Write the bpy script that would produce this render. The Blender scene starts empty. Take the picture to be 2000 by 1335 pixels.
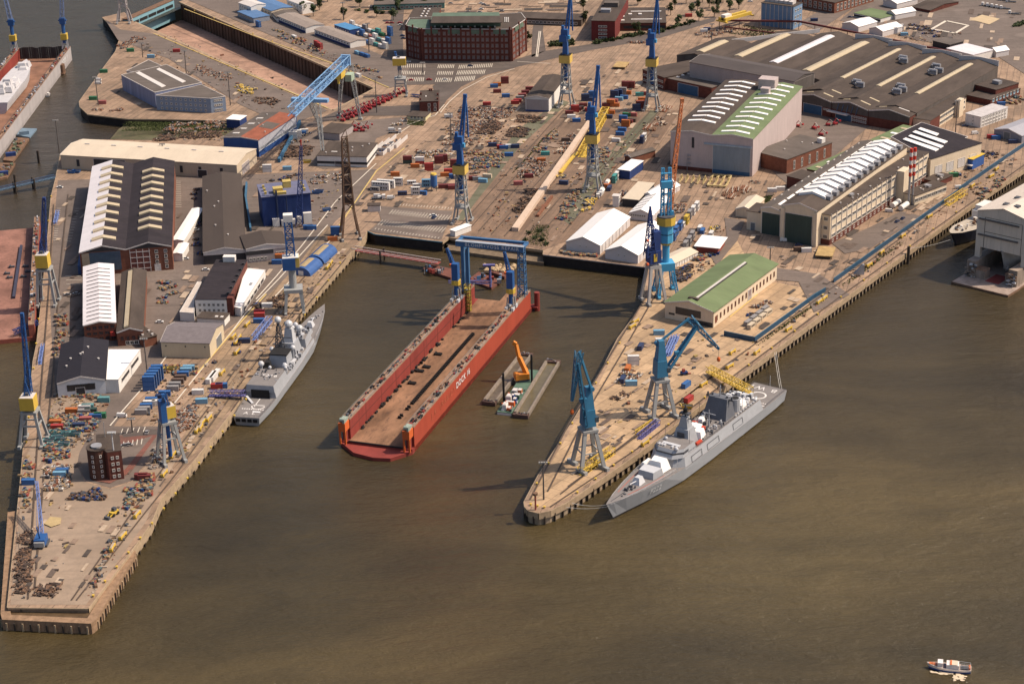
import bpy,math,random
from mathutils import Vector,Matrix,geometry
R=random.Random(7)
FPX,TH,RO,HC=3848.0,0.4043,-0.0256,423.5
Q=6.5
SC=bpy.context.scene
COL=SC.collection
_c,_s=math.cos(RO),math.sin(RO)
def G(px,py,z=Q):
 """point of the site seen at photo pixel (px, py), at height z"""
 x,y=px-1000,py-667.5
 x,y=_c*x+_s*y,-_s*x+_c*y
 d=Vector((x,FPX*math.cos(TH)-y*math.sin(TH),-FPX*math.sin(TH)-y*math.cos(TH)))
 return Vector((0,0,HC))+d*((z-HC)/d.z)
def proj(p):
 d=p-Vector((0,0,HC))
 f=d.y*math.cos(TH)-d.z*math.sin(TH);u=d.y*math.sin(TH)+d.z*math.cos(TH)
 x,y=d.x/f*FPX,-u/f*FPX
 return _c*x-_s*y+1000,_s*x+_c*y+667.5
def zat(base,top,zb=Q):
 """height of a vertical edge whose foot is at pixel base and head at pixel top"""
 p=G(base[0],base[1],zb);lo,hi=zb-30,zb+150
 for _ in range(40):
  m=(lo+hi)/2
  if proj(Vector((p.x,p.y,m)))[1]>top[1]:lo=m
  else:hi=m
 return lo
def V(*a):return Vector(a)
def lerp(a,b,t):return a+(b-a)*t
MATS={}
def srgb(c):
 if isinstance(c,str):
  c=[int(c[i:i+2],16)/255 for i in(0,2,4)]
  return tuple(x/12.92 if x<=.04045 else((x+.055)/1.055)**2.4 for x in c)
 return tuple(c)
class NT:
 def __init__(s,m):s.t=m.node_tree;s.n=s.t.nodes;s.l=s.t.links
 def add(s,ty,**kw):
  n=s.n.new(ty)
  for k,v in kw.items():
   if k in n.inputs.keys():n.inputs[k].default_value=v
   else:setattr(n,k,v)
  return n
 def link(s,a,b):s.l.new(a,b)
 def noise(s,vec,scale,detail=4,rough=.6):
  n=s.add('ShaderNodeTexNoise');n.inputs['Scale'].default_value=scale
  n.inputs['Detail'].default_value=detail;n.inputs['Roughness'].default_value=rough
  s.link(vec,n.inputs['Vector']);return n.outputs['Fac']
 def ramp(s,fac,stops):
  r=s.add('ShaderNodeValToRGB');e=r.color_ramp.elements
  while len(e)>1:e.remove(e[0])
  e[0].position=stops[0][0];e[0].color=(*stops[0][1],1)
  for p,c in stops[1:]:k=e.new(p);k.color=(*c,1)
  s.link(fac,r.inputs['Fac']);return r.outputs['Color']
 def mix(s,fac,a,b,mode='MIX'):
  m=s.add('ShaderNodeMix',data_type='RGBA',blend_type=mode)
  for i,x in((0,fac),(6,a),(7,b)):
   if hasattr(x,'links'):s.link(x,m.inputs[i])
   elif i==0:m.inputs[0].default_value=x
   else:m.inputs[i].default_value=(*x,1)
  return m.outputs[2]
 def mapping(s,vec,scale):
  m=s.add('ShaderNodeMapping');m.inputs['Scale'].default_value=scale
  s.link(vec,m.inputs['Vector']);return m.outputs['Vector']
def newmat(name):
 m=bpy.data.materials.new(name);m.use_nodes=True
 t=NT(m);b=t.n['Principled BSDF']
 return m,t,b
def M(name,col=None,rough=.65,var=.18,sc=.35,st=(1,1,1),dirt=.25,dirtcol=(.10,.075,.055),metal=0.,ribs=0,ribaxis='X',ribd=.05):
 """weathered painted surface: broad tone changes, fine mottling, streaky dirt, optional ribbed sheet relief"""
 if name in MATS:return MATS[name]
 col=srgb(col)
 m,t,b=newmat(name)
 tc=t.add('ShaderNodeTexCoord').outputs['Object']
 oi=t.add('ShaderNodeObjectInfo')
 vv=t.mapping(tc,st)
 n1=t.noise(vv,sc,5,.65)
 lo=tuple(max(0,x*(1-var))for x in col);hi=tuple(min(.95,x*(1+var))for x in col)
 c=t.ramp(n1,[(.25,lo),(.75,hi)])
 n2=t.noise(t.mapping(tc,(st[0]*1.9,st[1]*1.9,st[2]*.5)),sc*4.3,3,.7)
 d=t.ramp(n2,[(.52,(0,0,0)),(.78,(1,1,1))])
 dm=t.add('ShaderNodeMath',operation='MULTIPLY');t.link(d,dm.inputs[0]);dm.inputs[1].default_value=dirt
 c=t.mix(dm.outputs[0],c,dirtcol)
 t.link(c,b.inputs['Base Color'])
 b.inputs['Specular IOR Level'].default_value=.5 if rough<.6 else.22;b.inputs['Roughness'].default_value=rough;b.inputs['Metallic'].default_value=metal
 bump=t.add('ShaderNodeBump');bump.inputs['Distance'].default_value=ribd if ribs else.03
 bump.inputs['Strength'].default_value=.6
 if ribs:
  w=t.add('ShaderNodeTexWave',bands_direction=ribaxis);w.inputs['Scale'].default_value=ribs
  t.link(tc,w.inputs['Vector']);t.link(w.outputs['Fac'],bump.inputs['Height'])
 else:t.link(n2,bump.inputs['Height'])
 t.link(bump.outputs['Normal'],b.inputs['Normal'])
 MATS[name]=m;return m
class MB:
 def __init__(s,mat=None):s.v=[];s.f=[];s.fm=[];s.mats=[];s.cur=mat
 def _mi(s,m):
  m=m or s.cur
  if m not in s.mats:s.mats.append(m)
  return s.mats.index(m)
 def poly(s,pts,mat=None):
  k=len(s.v);s.v+=[tuple(p)for p in pts];s.f.append(tuple(range(k,k+len(pts))));s.fm.append(s._mi(mat))
 def solid(s,vs,fs,mat=None):
  k=len(s.v);s.v+=[tuple(p)for p in vs];i=s._mi(mat)
  for f in fs:s.f.append(tuple(k+j for j in f));s.fm.append(i)
 def box(s,x0,x1,y0,y1,z0,z1,mat=None):
  s.solid([(x0,y0,z0),(x1,y0,z0),(x1,y1,z0),(x0,y1,z0),(x0,y0,z1),(x1,y0,z1),(x1,y1,z1),(x0,y1,z1)],[(0,3,2,1),(4,5,6,7),(0,1,5,4),(1,2,6,5),(2,3,7,6),(3,0,4,7)],mat)
 def cbox(s,cx,cy,z0,sx,sy,sz,rot=0,mat=None,tx=1.,ty=1.):
  c,n=math.cos(rot),math.sin(rot);P=[]
  for z,a,b in((z0,1,1),(z0+sz,tx,ty)):
   for ux,uy in((-1,-1),(1,-1),(1,1),(-1,1)):
    x,y=ux*sx/2*a,uy*sy/2*b;P.append((cx+c*x-n*y,cy+n*x+c*y,z))
  s.solid(P,[(0,3,2,1),(4,5,6,7),(0,1,5,4),(1,2,6,5),(2,3,7,6),(3,0,4,7)],mat)
 def prism(s,pts,z0,z1,mat=None,topmat=None,sidemat=None):
  """pts: plan outline, counter-clockwise"""
  n=len(pts);lo=[(p[0],p[1],z0)for p in pts];hi=[(p[0],p[1],z1)for p in pts]
  s.solid(lo+hi,[tuple(range(n))[::-1]]+[(i,(i+1)%n,n+(i+1)%n,n+i)for i in range(n)],sidemat or mat)
  s.poly(hi,topmat or mat)
 def beam(s,a,b,w,h=None,mat=None):
  a,b=Vector(a),Vector(b);d=b-a
  if d.length<1e-6:return
  d.normalize();up=Vector((0,0,1))if abs(d.z)<.95 else Vector((0,1,0))
  x=d.cross(up).normalized()*(w/2);y=x.cross(d).normalized()*((h or w)/2)
  P=[a-x-y,a+x-y,a+x+y,a-x+y,b-x-y,b+x-y,b+x+y,b-x+y]
  s.solid(P,[(0,3,2,1),(4,5,6,7),(0,1,5,4),(1,2,6,5),(2,3,7,6),(3,0,4,7)],mat)
 def tube(s,a,b,r,n=8,mat=None,r2=None):
  a,b=Vector(a),Vector(b);d=(b-a).normalized();r2=r if r2 is None else r2
  up=Vector((0,0,1))if abs(d.z)<.95 else Vector((0,1,0))
  x=d.cross(up).normalized();y=x.cross(d)
  P=[p+(x*math.cos(t)+y*math.sin(t))*q for p,q in((a,r),(b,r2))for t in[2*math.pi*i/n for i in range(n)]]
  s.solid(P,[tuple(range(n))[::-1],tuple(range(n,2*n))]+[(i,(i+1)%n,n+(i+1)%n,n+i)for i in range(n)],mat)
 def sphere(s,c,r,n=10,mat=None,sz=1.):
  c=Vector(c);P=[];F=[];k=n//2
  for i in range(k+1):
   p=math.pi*i/k
   for j in range(n):
    q=2*math.pi*j/n;P.append(c+V(math.sin(p)*math.cos(q)*r,math.sin(p)*math.sin(q)*r,math.cos(p)*r*sz))
  for i in range(k):
   for j in range(n):F.append((i*n+j,(i+1)*n+j,(i+1)*n+(j+1)%n,i*n+(j+1)%n))
  s.solid(P,F,mat)
 def lattice(s,a,b,w0,w1,n,cw,bw,mat=None,h0=None,h1=None):
  """four-chord lattice boom from a to b"""
  a,b=Vector(a),Vector(b);d=(b-a).normalized()
  up=Vector((0,0,1))if abs(d.z)<.8 else Vector((0,1,0))
  x=d.cross(up).normalized();y=x.cross(d).normalized();h0=w0 if h0 is None else h0;h1=w1 if h1 is None else h1
  st=[]
  for i in range(n+1):
   t=i/n;p=lerp(a,b,t);w=lerp(w0,w1,t)/2;h=lerp(h0,h1,t)/2
   st.append([p-x*w-y*h,p+x*w-y*h,p+x*w+y*h,p-x*w+y*h])
  for k in range(4):s.beam(st[0][k],st[-1][k],cw,mat=mat)
  for i in range(n):
   for k in range(4):
    k2=(k+1)%4
    s.beam(st[i][k],st[i+1][k2],bw,mat=mat)if(i+k)%2 else s.beam(st[i][k2],st[i+1][k],bw,mat=mat)
    s.beam(st[i+1][k],st[i+1][k2],bw,mat=mat)
 def mesh(s,name):
  me=bpy.data.meshes.new(name);me.from_pydata(s.v,[],s.f)
  for m in s.mats:me.materials.append(m)
  if s.fm:me.polygons.foreach_set('material_index',s.fm)
  me.update();return me
 def build(s,name,parent=None,loc=(0,0,0),rot=0):
  return ob(name,s.mesh(name),parent,loc,rot)
def ob(name,me,parent=None,loc=(0,0,0),rot=0):
 o=bpy.data.objects.new(name,me);COL.objects.link(o);o.location=loc
 o.rotation_euler=(0,0,rot)
 if parent:o.parent=parent
 return o
PENDING=[]
def tag(o,label,cat,group=None):
 o['label']=label;o['category']=cat
 if group:o['group']=group
 return o
def tagp(o,desc,place,cat,group=None):
 o['category']=cat
 if group:o['group']=group
 PENDING.append((o,desc,place));return o
ORD='first second third fourth fifth sixth seventh eighth ninth tenth'.split()
def ordn(i):
 if i<10:return ORD[i]
 return f"{i+1}{'th' if 10 <= i+1 % 100 <= 20 else {1:'st',2:'nd',3:'rd'}.get((i+1) % 10,'th')}"
def finish_labels():
 bpy.context.view_layer.update()
 g={}
 for o,d,p in PENDING:g.setdefault((d,p),[]).append(o)
 for(d,p),os_ in g.items():
  os_.sort(key=lambda o:proj(o.matrix_world.translation)[0]);n=len(os_)
  for i,o in enumerate(os_):
   if n==1:o['label']=f"{d} {p}"
   elif n==2:o['label']=f"{d} {p}, {'left' if i == 0 else 'right'} of two"
   elif i==0:o['label']=f"leftmost {d} {p}"
   elif i==n-1:o['label']=f"rightmost {d} {p}"
   elif i<n/2:o['label']=f"{d} {p}, {ordn(i)} from left"
   else:o['label']=f"{d} {p}, {ordn(n-1-i)} from right"
def T(name,label,cat,loc=(0,0,0),rot=0,group=None):
 o=bpy.data.objects.new(name,None);COL.objects.link(o);o.location=loc;o.rotation_euler=(0,0,rot)
 o.empty_display_size=.5
 return tag(o,label,cat,group)
def Tp(name,desc,place,cat,loc=(0,0,0),rot=0,group=None):
 o=bpy.data.objects.new(name,None);COL.objects.link(o);o.location=loc;o.rotation_euler=(0,0,rot)
 return tagp(o,desc,place,cat,group)
def struct(o):o['kind']='structure';return o
def dup(o,loc,rot,parent=None):
 c=o.copy();COL.objects.link(c);c.parent=parent
 if parent is None:c.location=loc;c.rotation_euler=(0,0,rot)
 for k in('label','category','group'):
  if k in c and parent is None:del c[k]
 for ch in list(o.children):dup(ch,None,None,c)
 return c
def text_mesh(txt,size,depth,mat,name='lettering',align='CENTER',spacing=1.):
 cu=bpy.data.curves.new('t','FONT');cu.body=txt;cu.size=size;cu.extrude=depth
 cu.align_x=align;cu.align_y='CENTER';cu.space_character=spacing
 o=bpy.data.objects.new('t',cu);COL.objects.link(o)
 me=bpy.data.meshes.new_from_object(o.evaluated_get(bpy.context.evaluated_depsgraph_get()))
 bpy.data.objects.remove(o);me.name=name;me.materials.clear();me.materials.append(mat);return me
def letters(txt,size,parent,pos,xdir,updir,mat,depth=.05,spacing=1.,name='lettering'):
 me=text_mesh(txt,size,depth,mat,name,spacing=spacing)
 x=Vector(xdir).normalized();u=Vector(updir).normalized();n=x.cross(u).normalized();u=n.cross(x)
 o=bpy.data.objects.new(name,me);COL.objects.link(o);o.parent=parent
 o.matrix_local=Matrix(((x.x,u.x,n.x,pos[0]),(x.y,u.y,n.y,pos[1]),(x.z,u.z,n.z,pos[2]),(0,0,0,1)))
 return o
SUN_EL,SUN_DIR=math.radians(51),Vector((1,.04,0)).normalized()
w=bpy.data.worlds.new("World");SC.world=w;w.use_nodes=True
nt=w.node_tree;bg=nt.nodes['Background'];sky=nt.nodes.new('ShaderNodeTexSky');sky.sky_type='NISHITA'
sky.sun_disc=False;sky.sun_elevation=SUN_EL;sky.sun_rotation=math.atan2(SUN_DIR.x,SUN_DIR.y)
sky.dust_density=3.0;sky.air_density=1.0;sky.ozone_density=.6
nt.links.new(sky.outputs[0],bg.inputs[0]);bg.inputs[1].default_value=.112
sl=bpy.data.lights.new('sun','SUN');sl.energy=4.3;sl.angle=math.radians(.6);sl.color=(1,.86,.69)
so=bpy.data.objects.new('sun',sl);COL.objects.link(so);so.location=(300,500,900)
sd=Vector((SUN_DIR.x*math.cos(SUN_EL),SUN_DIR.y*math.cos(SUN_EL),math.sin(SUN_EL)))
so.rotation_euler=(-sd).to_track_quat('-Z','Y').to_euler()
cam=bpy.data.cameras.new('camera');co=bpy.data.objects.new('camera',cam);COL.objects.link(co);SC.camera=co
cam.sensor_width=36;cam.lens=36*FPX/2000;cam.clip_start=5;cam.clip_end=20000
X=V(1,0,0);U=V(0,math.sin(TH),math.cos(TH));Fw=V(0,math.cos(TH),-math.sin(TH))
rt=X*_c+U*(-_s);up=X*_s+U*_c
rt=X*_c+U*_s;up=X*(-_s)+U*_c
co.matrix_world=Matrix(((rt.x,up.x,-Fw.x,0),(rt.y,up.y,-Fw.y,0),(rt.z,up.z,-Fw.z,HC),(0,0,0,1)))
vs=SC.view_settings;SC.display_settings.display_device='sRGB'
vs.view_transform='Standard';vs.look='None';vs.exposure=0.22;vs.gamma=1
SC.cycles.max_bounces=5;SC.cycles.diffuse_bounces=2;SC.cycles.glossy_bounces=2;SC.cycles.transmission_bounces=2;SC.cycles.volume_bounces=0
SC.cycles.use_denoising=True;SC.cycles.caustics_reflective=False;SC.cycles.caustics_refractive=False
def water_mat():
 m,t,b=newmat('river_water')
 p=t.add('ShaderNodeNewGeometry').outputs['Position']
 wv=t.add('ShaderNodeTexNoise');wv.inputs['Scale'].default_value=.006;t.link(p,wv.inputs['Vector'])
 of=t.add('ShaderNodeVectorMath',operation='MULTIPLY_ADD');t.link(wv.outputs['Color'],of.inputs[0]);of.inputs[1].default_value=(120,60,0);t.link(p,of.inputs[2]);q=of.outputs[0]
 big=t.noise(t.mapping(q,(.0022,.0045,1)),1.5,5,.6)
 c=t.ramp(big,[(.34,(.032,.0245,.0125)),(.5,(.060,.0435,.019)),(.66,(.102,.072,.030))])
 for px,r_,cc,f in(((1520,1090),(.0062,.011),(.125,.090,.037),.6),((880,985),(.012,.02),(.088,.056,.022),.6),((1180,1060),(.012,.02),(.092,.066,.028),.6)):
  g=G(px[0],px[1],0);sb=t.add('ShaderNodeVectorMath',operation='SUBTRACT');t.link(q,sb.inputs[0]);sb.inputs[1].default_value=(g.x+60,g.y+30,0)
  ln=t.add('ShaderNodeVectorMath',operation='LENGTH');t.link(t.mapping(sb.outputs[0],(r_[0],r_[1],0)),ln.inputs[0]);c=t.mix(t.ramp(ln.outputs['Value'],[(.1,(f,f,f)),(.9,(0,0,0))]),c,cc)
 far=t.add('ShaderNodeSeparateXYZ');t.link(p,far.inputs[0])
 mr=t.add('ShaderNodeMapRange');t.link(far.outputs[1],mr.inputs[0]);mr.inputs[1].default_value=800;mr.inputs[2].default_value=1350
 c=t.mix(mr.outputs[0],c,(.050,.038,.026))
 med=t.noise(t.mapping(q,(.014,.04,1)),1.0,5,.65)
 c=t.mix(t.ramp(med,[(.4,(0,0,0)),(.72,(.4,.4,.4))]),c,(.030,.0225,.011))
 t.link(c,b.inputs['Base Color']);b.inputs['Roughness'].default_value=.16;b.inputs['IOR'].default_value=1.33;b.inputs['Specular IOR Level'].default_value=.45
 w1=t.noise(t.mapping(p,(.15,.24,1)),1,6,.7);w2=t.noise(t.mapping(q,(.03,.07,1)),1,3,.5)
 ad=t.add('ShaderNodeMath',operation='MULTIPLY_ADD');t.link(w2,ad.inputs[0]);ad.inputs[1].default_value=1.6;t.link(w1,ad.inputs[2])
 bp=t.add('ShaderNodeBump');bp.inputs['Distance'].default_value=1.25;bp.inputs['Strength'].default_value=1.
 t.link(ad.outputs[0],bp.inputs['Height']);t.link(bp.outputs['Normal'],b.inputs['Normal'])
 return m
def ground_mat(name,base,slab=(12,6),ang=0.,line=.35,var=.25,dark=(.10,.075,.055),stain=.55,sc=1.):
 m,t,b=newmat(name)
 p=t.add('ShaderNodeNewGeometry').outputs['Position']
 base=srgb(base)
 n1=t.noise(p,.018*sc,5,.62);n2=t.noise(p,.11*sc,5,.7)
 c=t.ramp(n1,[(.3,tuple(x*(1-var)for x in base)),(.7,tuple(min(.9,x*(1+var))for x in base))])
 s_=t.ramp(n2,[(.5,(0,0,0)),(.74,(stain,stain,stain))]);c=t.mix(s_,c,dark)
 rot=t.add('ShaderNodeVectorRotate',rotation_type='Z_AXIS');t.link(p,rot.inputs['Vector']);rot.inputs['Angle'].default_value=ang
 n3=t.noise(t.mapping(rot.outputs[0],(.012,.22,1)),1,4,.7)
 c=t.mix(t.ramp(n3,[(.5,(0,0,0)),(.72,(.6,.6,.6))]),c,dark)
 n4=t.noise(p,.5,4,.75);c=t.mix(t.ramp(n4,[(.45,(0,0,0)),(.75,(.5,.5,.5))]),c,dark)
 n5=t.noise(p,.045*sc,3,.5);c=t.mix(t.ramp(n5,[(.6,(0,0,0)),(.7,(.3,.3,.3))]),c,tuple(x*1.5+.02 for x in base))
 if line:
  bt=t.add('ShaderNodeTexBrick');t.link(rot.outputs[0],bt.inputs['Vector'])
  bt.offset=0;bt.inputs['Scale'].default_value=1;bt.inputs['Brick Width'].default_value=slab[0];bt.inputs['Row Height'].default_value=slab[1]
  bt.inputs['Mortar Size'].default_value=.22;bt.inputs['Mortar Smooth'].default_value=.4;bt.inputs['Bias'].default_value=-.2
  bt.inputs['Color1'].default_value=(1,1,1,1);bt.inputs['Color2'].default_value=(.74,.73,.72,1);bt.inputs['Mortar'].default_value=(1-line,1-line,1-line,1)
  c=t.mix(1.0,c,bt.outputs['Color'],'MULTIPLY')
 t.link(c,b.inputs['Base Color']);b.inputs['Roughness'].default_value=.9
 bp=t.add('ShaderNodeBump');bp.inputs['Distance'].default_value=.08;t.link(n2,bp.inputs['Height']);t.link(bp.outputs['Normal'],b.inputs['Normal'])
 MATS[name]=m;return m
def ang_of(a,b):
 d=G(*b)-G(*a);return-math.atan2(d.y,d.x)
A_R=ang_of((1107,980),(2000,332));A_W=ang_of((186,1210),(685,492));A_S=ang_of((900,440),(1100,215))
g_land=ground_mat('yard_slabs',(.335,.22,.145),(10,5),A_S,.5)
g_pier=ground_mat('pier_concrete',(.47,.315,.185),(9,6),A_R,.42,.22,(.20,.14,.09),.4)
g_west=ground_mat('west_quay_slabs',(.31,.21,.13),(7,4.5),A_W,.5)
g_sand=ground_mat('sandy_ground',(.29,.21,.15),line=0,var=.22,dark=(.20,.15,.11),sc=1.6)
g_asph=ground_mat('asphalt',(.105,.080,.068),line=0,var=.22,dark=(.05,.04,.035),stain=.4)
g_asph2=ground_mat('worn_asphalt',(.155,.118,.098),line=0,var=.2,dark=(.08,.06,.05),stain=.4)
g_dockfl=ground_mat('dry_dock_floor',(.40,.235,.165),line=0,var=.3,dark=(.13,.085,.06),stain=.8,sc=1.3)
g_green=ground_mat('weedy_bank',(.075,.075,.030),line=0,var=.5,dark=(.16,.11,.075),stain=.75,sc=2.2)
g_slip=ground_mat('slipway_ground',(.215,.135,.088),(40,3),A_S,.25,.3,(.09,.062,.045),.7)
g_rail=ground_mat('crane_track_bed',(.125,.115,.075),line=0,var=.3,dark=(.06,.065,.03),stain=.6)
g_brick=ground_mat('red_brick_paving',(.21,.075,.055),(2,1),A_W,.25,.2)
m_line=M('road_paint',(.62,.55,.46),.8,.12,.5,dirt=.4)
m_yline=M('yellow_kerb',(.55,.40,.15),.8,.15,.5,dirt=.4)
m_wall=M('quay_wall_concrete',(.33,.25,.175),.9,.3,.25,(1,1,.35),.6,(.07,.05,.035))
m_black=M('tarred_sheet_piles',(.032,.026,.024),.7,.4,.3,dirt=.4,dirtcol=(.10,.055,.03),ribs=2.2,ribaxis='DIAGONAL',ribd=.3)
m_pile=M('dark_timber',(.055,.042,.034),.85,.3,.4)
m_dockw=M('dock_wall',(.115,.075,.055),.9,.5,.12,(1,1,.15),.75,(.03,.024,.02))
m_rust=M('rusted_steel',(.20,.085,.045),.85,.4,.4,dirt=.5)
m_rail=M('rail_steel',(.085,.06,.045),.6,.2,.5)
def sheet(name,px,mat,z=Q,holes=(),kind='structure',world=False):
 loops=[[(p if world else G(p[0],p[1],z))for p in px]]+[[G(p[0],p[1],z)for p in h]for h in holes]
 tri=geometry.tessellate_polygon(loops);pts=[p for l in loops for p in l]
 mb=MB(mat)
 vs_=[(p.x,p.y,z)for p in pts];F=[]
 for t3 in tri:
  a,b,c=[pts[i]for i in t3]
  F.append(tuple(t3)if(b-a).cross(c-a).z>0 else tuple(t3)[::-1])
 mb.solid(vs_,F);o=mb.build(name);o['kind']=kind;return o
WEST_L=[(118,303),(109,348),(100,384),(92,480),(80,600),(72,671),(65,705),(58,780),(46,875),(41,932),(34,1000),(15,1185)]
WEST_R=[(172,1187),(254,1078),(295,1020),(315,972),(382,895),(410,858),(457,798),(530,692),(587,607),(625,560),(685,492)]
BASIN=[(690,490),(712,462),(717,450),(732,457),(864,472),(876,463),(1062,488),(1061,497),(1265,522)]
PIER=[(1257,592),(1207,660),(1162,748),(1125,812),(1082,880),(1052,927),(1033,962),(1024,979),(1025,988),(1032,996),(1052,1001),(1075,996),(1107,980),(1250,882),(1433,741),(1514,682),(1659,575),(1894,402),(2000,330),(2120,244),(2330,92)]
NORTH=[(2330,-330),(560,-330),(430,-60),(398,-14),(352,3)]
DOCK_N=[(262,43)]
ISLE=[(254,34),(243,24),(200,34),(212,46),(238,62),(226,100),(195,142),(155,198),(156,208),(172,223),(250,232),(470,236),(478,262),(300,274),(155,272)]
land_px=WEST_L+WEST_R+BASIN+PIER+NORTH+[(735,172),(650,216)]+DOCK_N+ISLE
ground=sheet('ground',land_px,g_land)
def quay(name,px,mat,cap=1.3,rec=.5,pitch=4.5,zb=-3,closed=False,capm=None,piles=True):
 P=[G(*p)for p in px];mb=MB(mat)
 for a,b in zip(P,P[1:]):
  d=(b-a);L=d.length;d.normalize();n=V(d.y,-d.x,0)
  def pt(s,off,z):q=a+d*s+n*off;return(q.x,q.y,z)
  ztop=Q-.03
  mb.poly([pt(0,.35,ztop-cap),pt(L,.35,ztop-cap),pt(L,.35,ztop),pt(0,.35,ztop)],capm)
  mb.poly([pt(0,.35,ztop),pt(L,.35,ztop),pt(L,-.6,ztop),pt(0,-.6,ztop)],capm)
  mb.poly([pt(0,-rec,ztop-cap),pt(L,-rec,ztop-cap),pt(L,.35,ztop-cap),pt(0,.35,ztop-cap)],capm)
  mb.poly([pt(0,-rec,zb),pt(L,-rec,zb),pt(L,-rec,ztop-cap),pt(0,-rec,ztop-cap)],mat)
  if piles:
   k=max(1,int(L/pitch))
   for i in range(k):
    s0=(i+.5)*L/k;q=a+d*s0+n*.1
    mb.cbox(q.x,q.y,zb,.5,.9,Q-zb-cap*.7 if i%4==0 else Q-zb-max(cap,2.6),math.atan2(d.y,d.x),m_pile)
 return struct(mb.build(name))
m_cap=M('quay_cap_concrete',(.36,.265,.175),.9,.25,.3,(1,1,1),.5)
quay('quay_wall',WEST_L,m_wall,capm=m_cap)
quay('quay_wall',WEST_R+[BASIN[0],BASIN[1],BASIN[2]],m_wall,capm=m_cap,cap=4.6,pitch=6)
quay('quay_wall',[BASIN[8]]+PIER[:-2],m_wall,capm=m_cap,cap=3.2)
quay('sheet_pile_wall',BASIN[2:5],m_black,cap=.6,piles=False,capm=M('blue_steel_coping',(.06,.16,.22),.6),rec=0)
quay('sheet_pile_wall',BASIN[7:],m_black,cap=.6,piles=False,capm=M('grey_coping',(.16,.15,.16),.8),rec=0)
quay('slipway_sill',BASIN[4:8],M('sill_concrete',(.17,.125,.085),.9,.4),cap=1.6,rec=2.5,piles=False,capm=m_cap)
quay('quay_wall',ISLE[1:11]+[(320,232.8),(400,234.5),ISLE[11]],m_black,cap=.9,capm=m_cap,rec=.2,piles=False)
quay('quay_wall',[(352,3),(398,-14),(430,-60)][::-1],m_wall,capm=m_cap)
quay('quay_wall',[WEST_L[-1],WEST_R[0]],M('west_tip_wall',(.26,.18,.12),.9,.4,.3,dirt=.6),capm=m_cap,cap=.8,rec=.1,pitch=9)
sheet('slipway_apron',[(876,466),(1061,491),(1061,503),(872,478)],M('apron_concrete',(.22,.16,.11),.9,.4),z=2.2)
ap=MB(MATS['sill_concrete']);a,b=G(872,487,2.2),G(1062,513,2.2)
ap.solid([(a.x,a.y,-2),(b.x,b.y,-2),(b.x,b.y,2.17),(a.x,a.y,2.17),(a.x+3,a.y+20,2.17),(b.x+3,b.y+20,2.17)],[(0,1,2,3),(3,2,5,4)]);struct(ap.build('slipway_step'))
DZ=-10.5
dk=[G(262,43),G(352,3),G(735,172),G(650,216)]
fl=MB(g_dockfl);fl.poly([(p.x,p.y,DZ)for p in(dk[0],dk[3],dk[2],dk[1])]);struct(fl.build('dry_dock_floor'))
dw=MB(m_dockw)
for i in(1,2,3):
 a,b=dk[i],dk[(i+1)%4]
 n=60 if i!=2 else 10
 d=(b-a)/n;o=V(-d.y,d.x,0).normalized()
 if o.dot((dk[0]+dk[2])/2-a)<0:o=-o
 dw.poly([(a.x,a.y,DZ),(b.x,b.y,DZ),(b.x,b.y,Q-.02),(a.x,a.y,Q-.02)])
 for k in range(n):
  q=a+d*(k+.5);dw.cbox(q.x+o.x*.35,q.y+o.y*.35,DZ,.8,.9,Q-DZ-2.5,math.atan2(d.y,d.x))
 q=(a+b)/2;dw.cbox(q.x+o.x*.8,q.y+o.y*.8,Q-1.6,(b-a).length,1.6,1.55,math.atan2(d.y,d.x),m_cap)
struct(dw.build('dry_dock_wall'))
LZ=[Q+.02]
def lay(name,px,mat):
 LZ[0]+=.012;return sheet(name,px,mat,LZ[0])
lay('asphalt_yard',[(113,352),(500,340),(620,335),(735,330),(700,395),(655,432),(610,490),(560,545),(515,585),(470,625),(430,650),(350,655),(322,695),(288,745),(245,800),(222,832),(335,832),(312,868),(258,938),(215,952),(168,938),(150,908),(154,885),(178,842),(212,792),(200,775),(110,775),(103,700),(98,600),(101,500),(107,420)],g_asph2)
lay('pier_apron',[(1247,612),(1275,560),(1330,500),(1390,470),(1440,470),(1480,545),(1640,575),(1500,683),(1433,733),(1250,872),(1110,970),(1075,988),(1052,992),(1036,988),(1034,978),(1060,930),(1090,880),(1132,812),(1170,748),(1212,662)],g_pier)
lay('west_pier_ground',[(38,1000),(46,900),(110,775),(200,775),(155,884),(150,908),(165,940),(215,955),(258,940),(320,868),(360,870),(305,968),(285,1018),(245,1075),(168,1180),(20,1180)],g_sand)
lay('quay_road',[(640,440),(690,485),(625,552),(585,600),(528,685),(452,795),(405,853),(375,890),(345,880),(370,830),(420,710),(440,650),(510,590),(575,525)],g_west)
lay('slipway',[(1000,260),(1100,215),(1120,222),(1062,300),(990,400),(935,462),(885,460),(905,440)],g_slip)
lay('slipway',[(1120,222),(1330,215),(1250,330),(1160,420),(1108,470),(1063,488),(935,462),(990,400),(1062,300)],g_slip)
lay('crane_track',[(1008,255),(1098,195),(1112,200),(1020,280),(925,400),(905,430),(890,430)],g_rail)
lay('crane_track',[(1150,340),(1270,215),(1288,218),(1210,310),(1140,400),(1115,440),(1100,430)],g_rail)
lay('road',[(560,258),(640,236),(720,226),(800,226),(840,222),(862,214),(872,196),(900,170),(945,148),(1010,131),(1070,117),(1150,99),(1290,74),(1395,42),(1400,33),(1280,62),(1150,87),(1062,100),(1000,118),(930,131),(880,150),(845,168),(850,185),(820,205),(735,208),(655,218),(610,238),(555,248)],g_asph)
lay('road',[(560,266),(720,234),(850,224),(800,245),(735,270),(715,325),(630,330),(560,300)],g_asph2)
lay('car_park',[(780,118),(1000,121),(1010,131),(945,148),(895,164),(790,166),(768,140)],g_asph)
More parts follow.
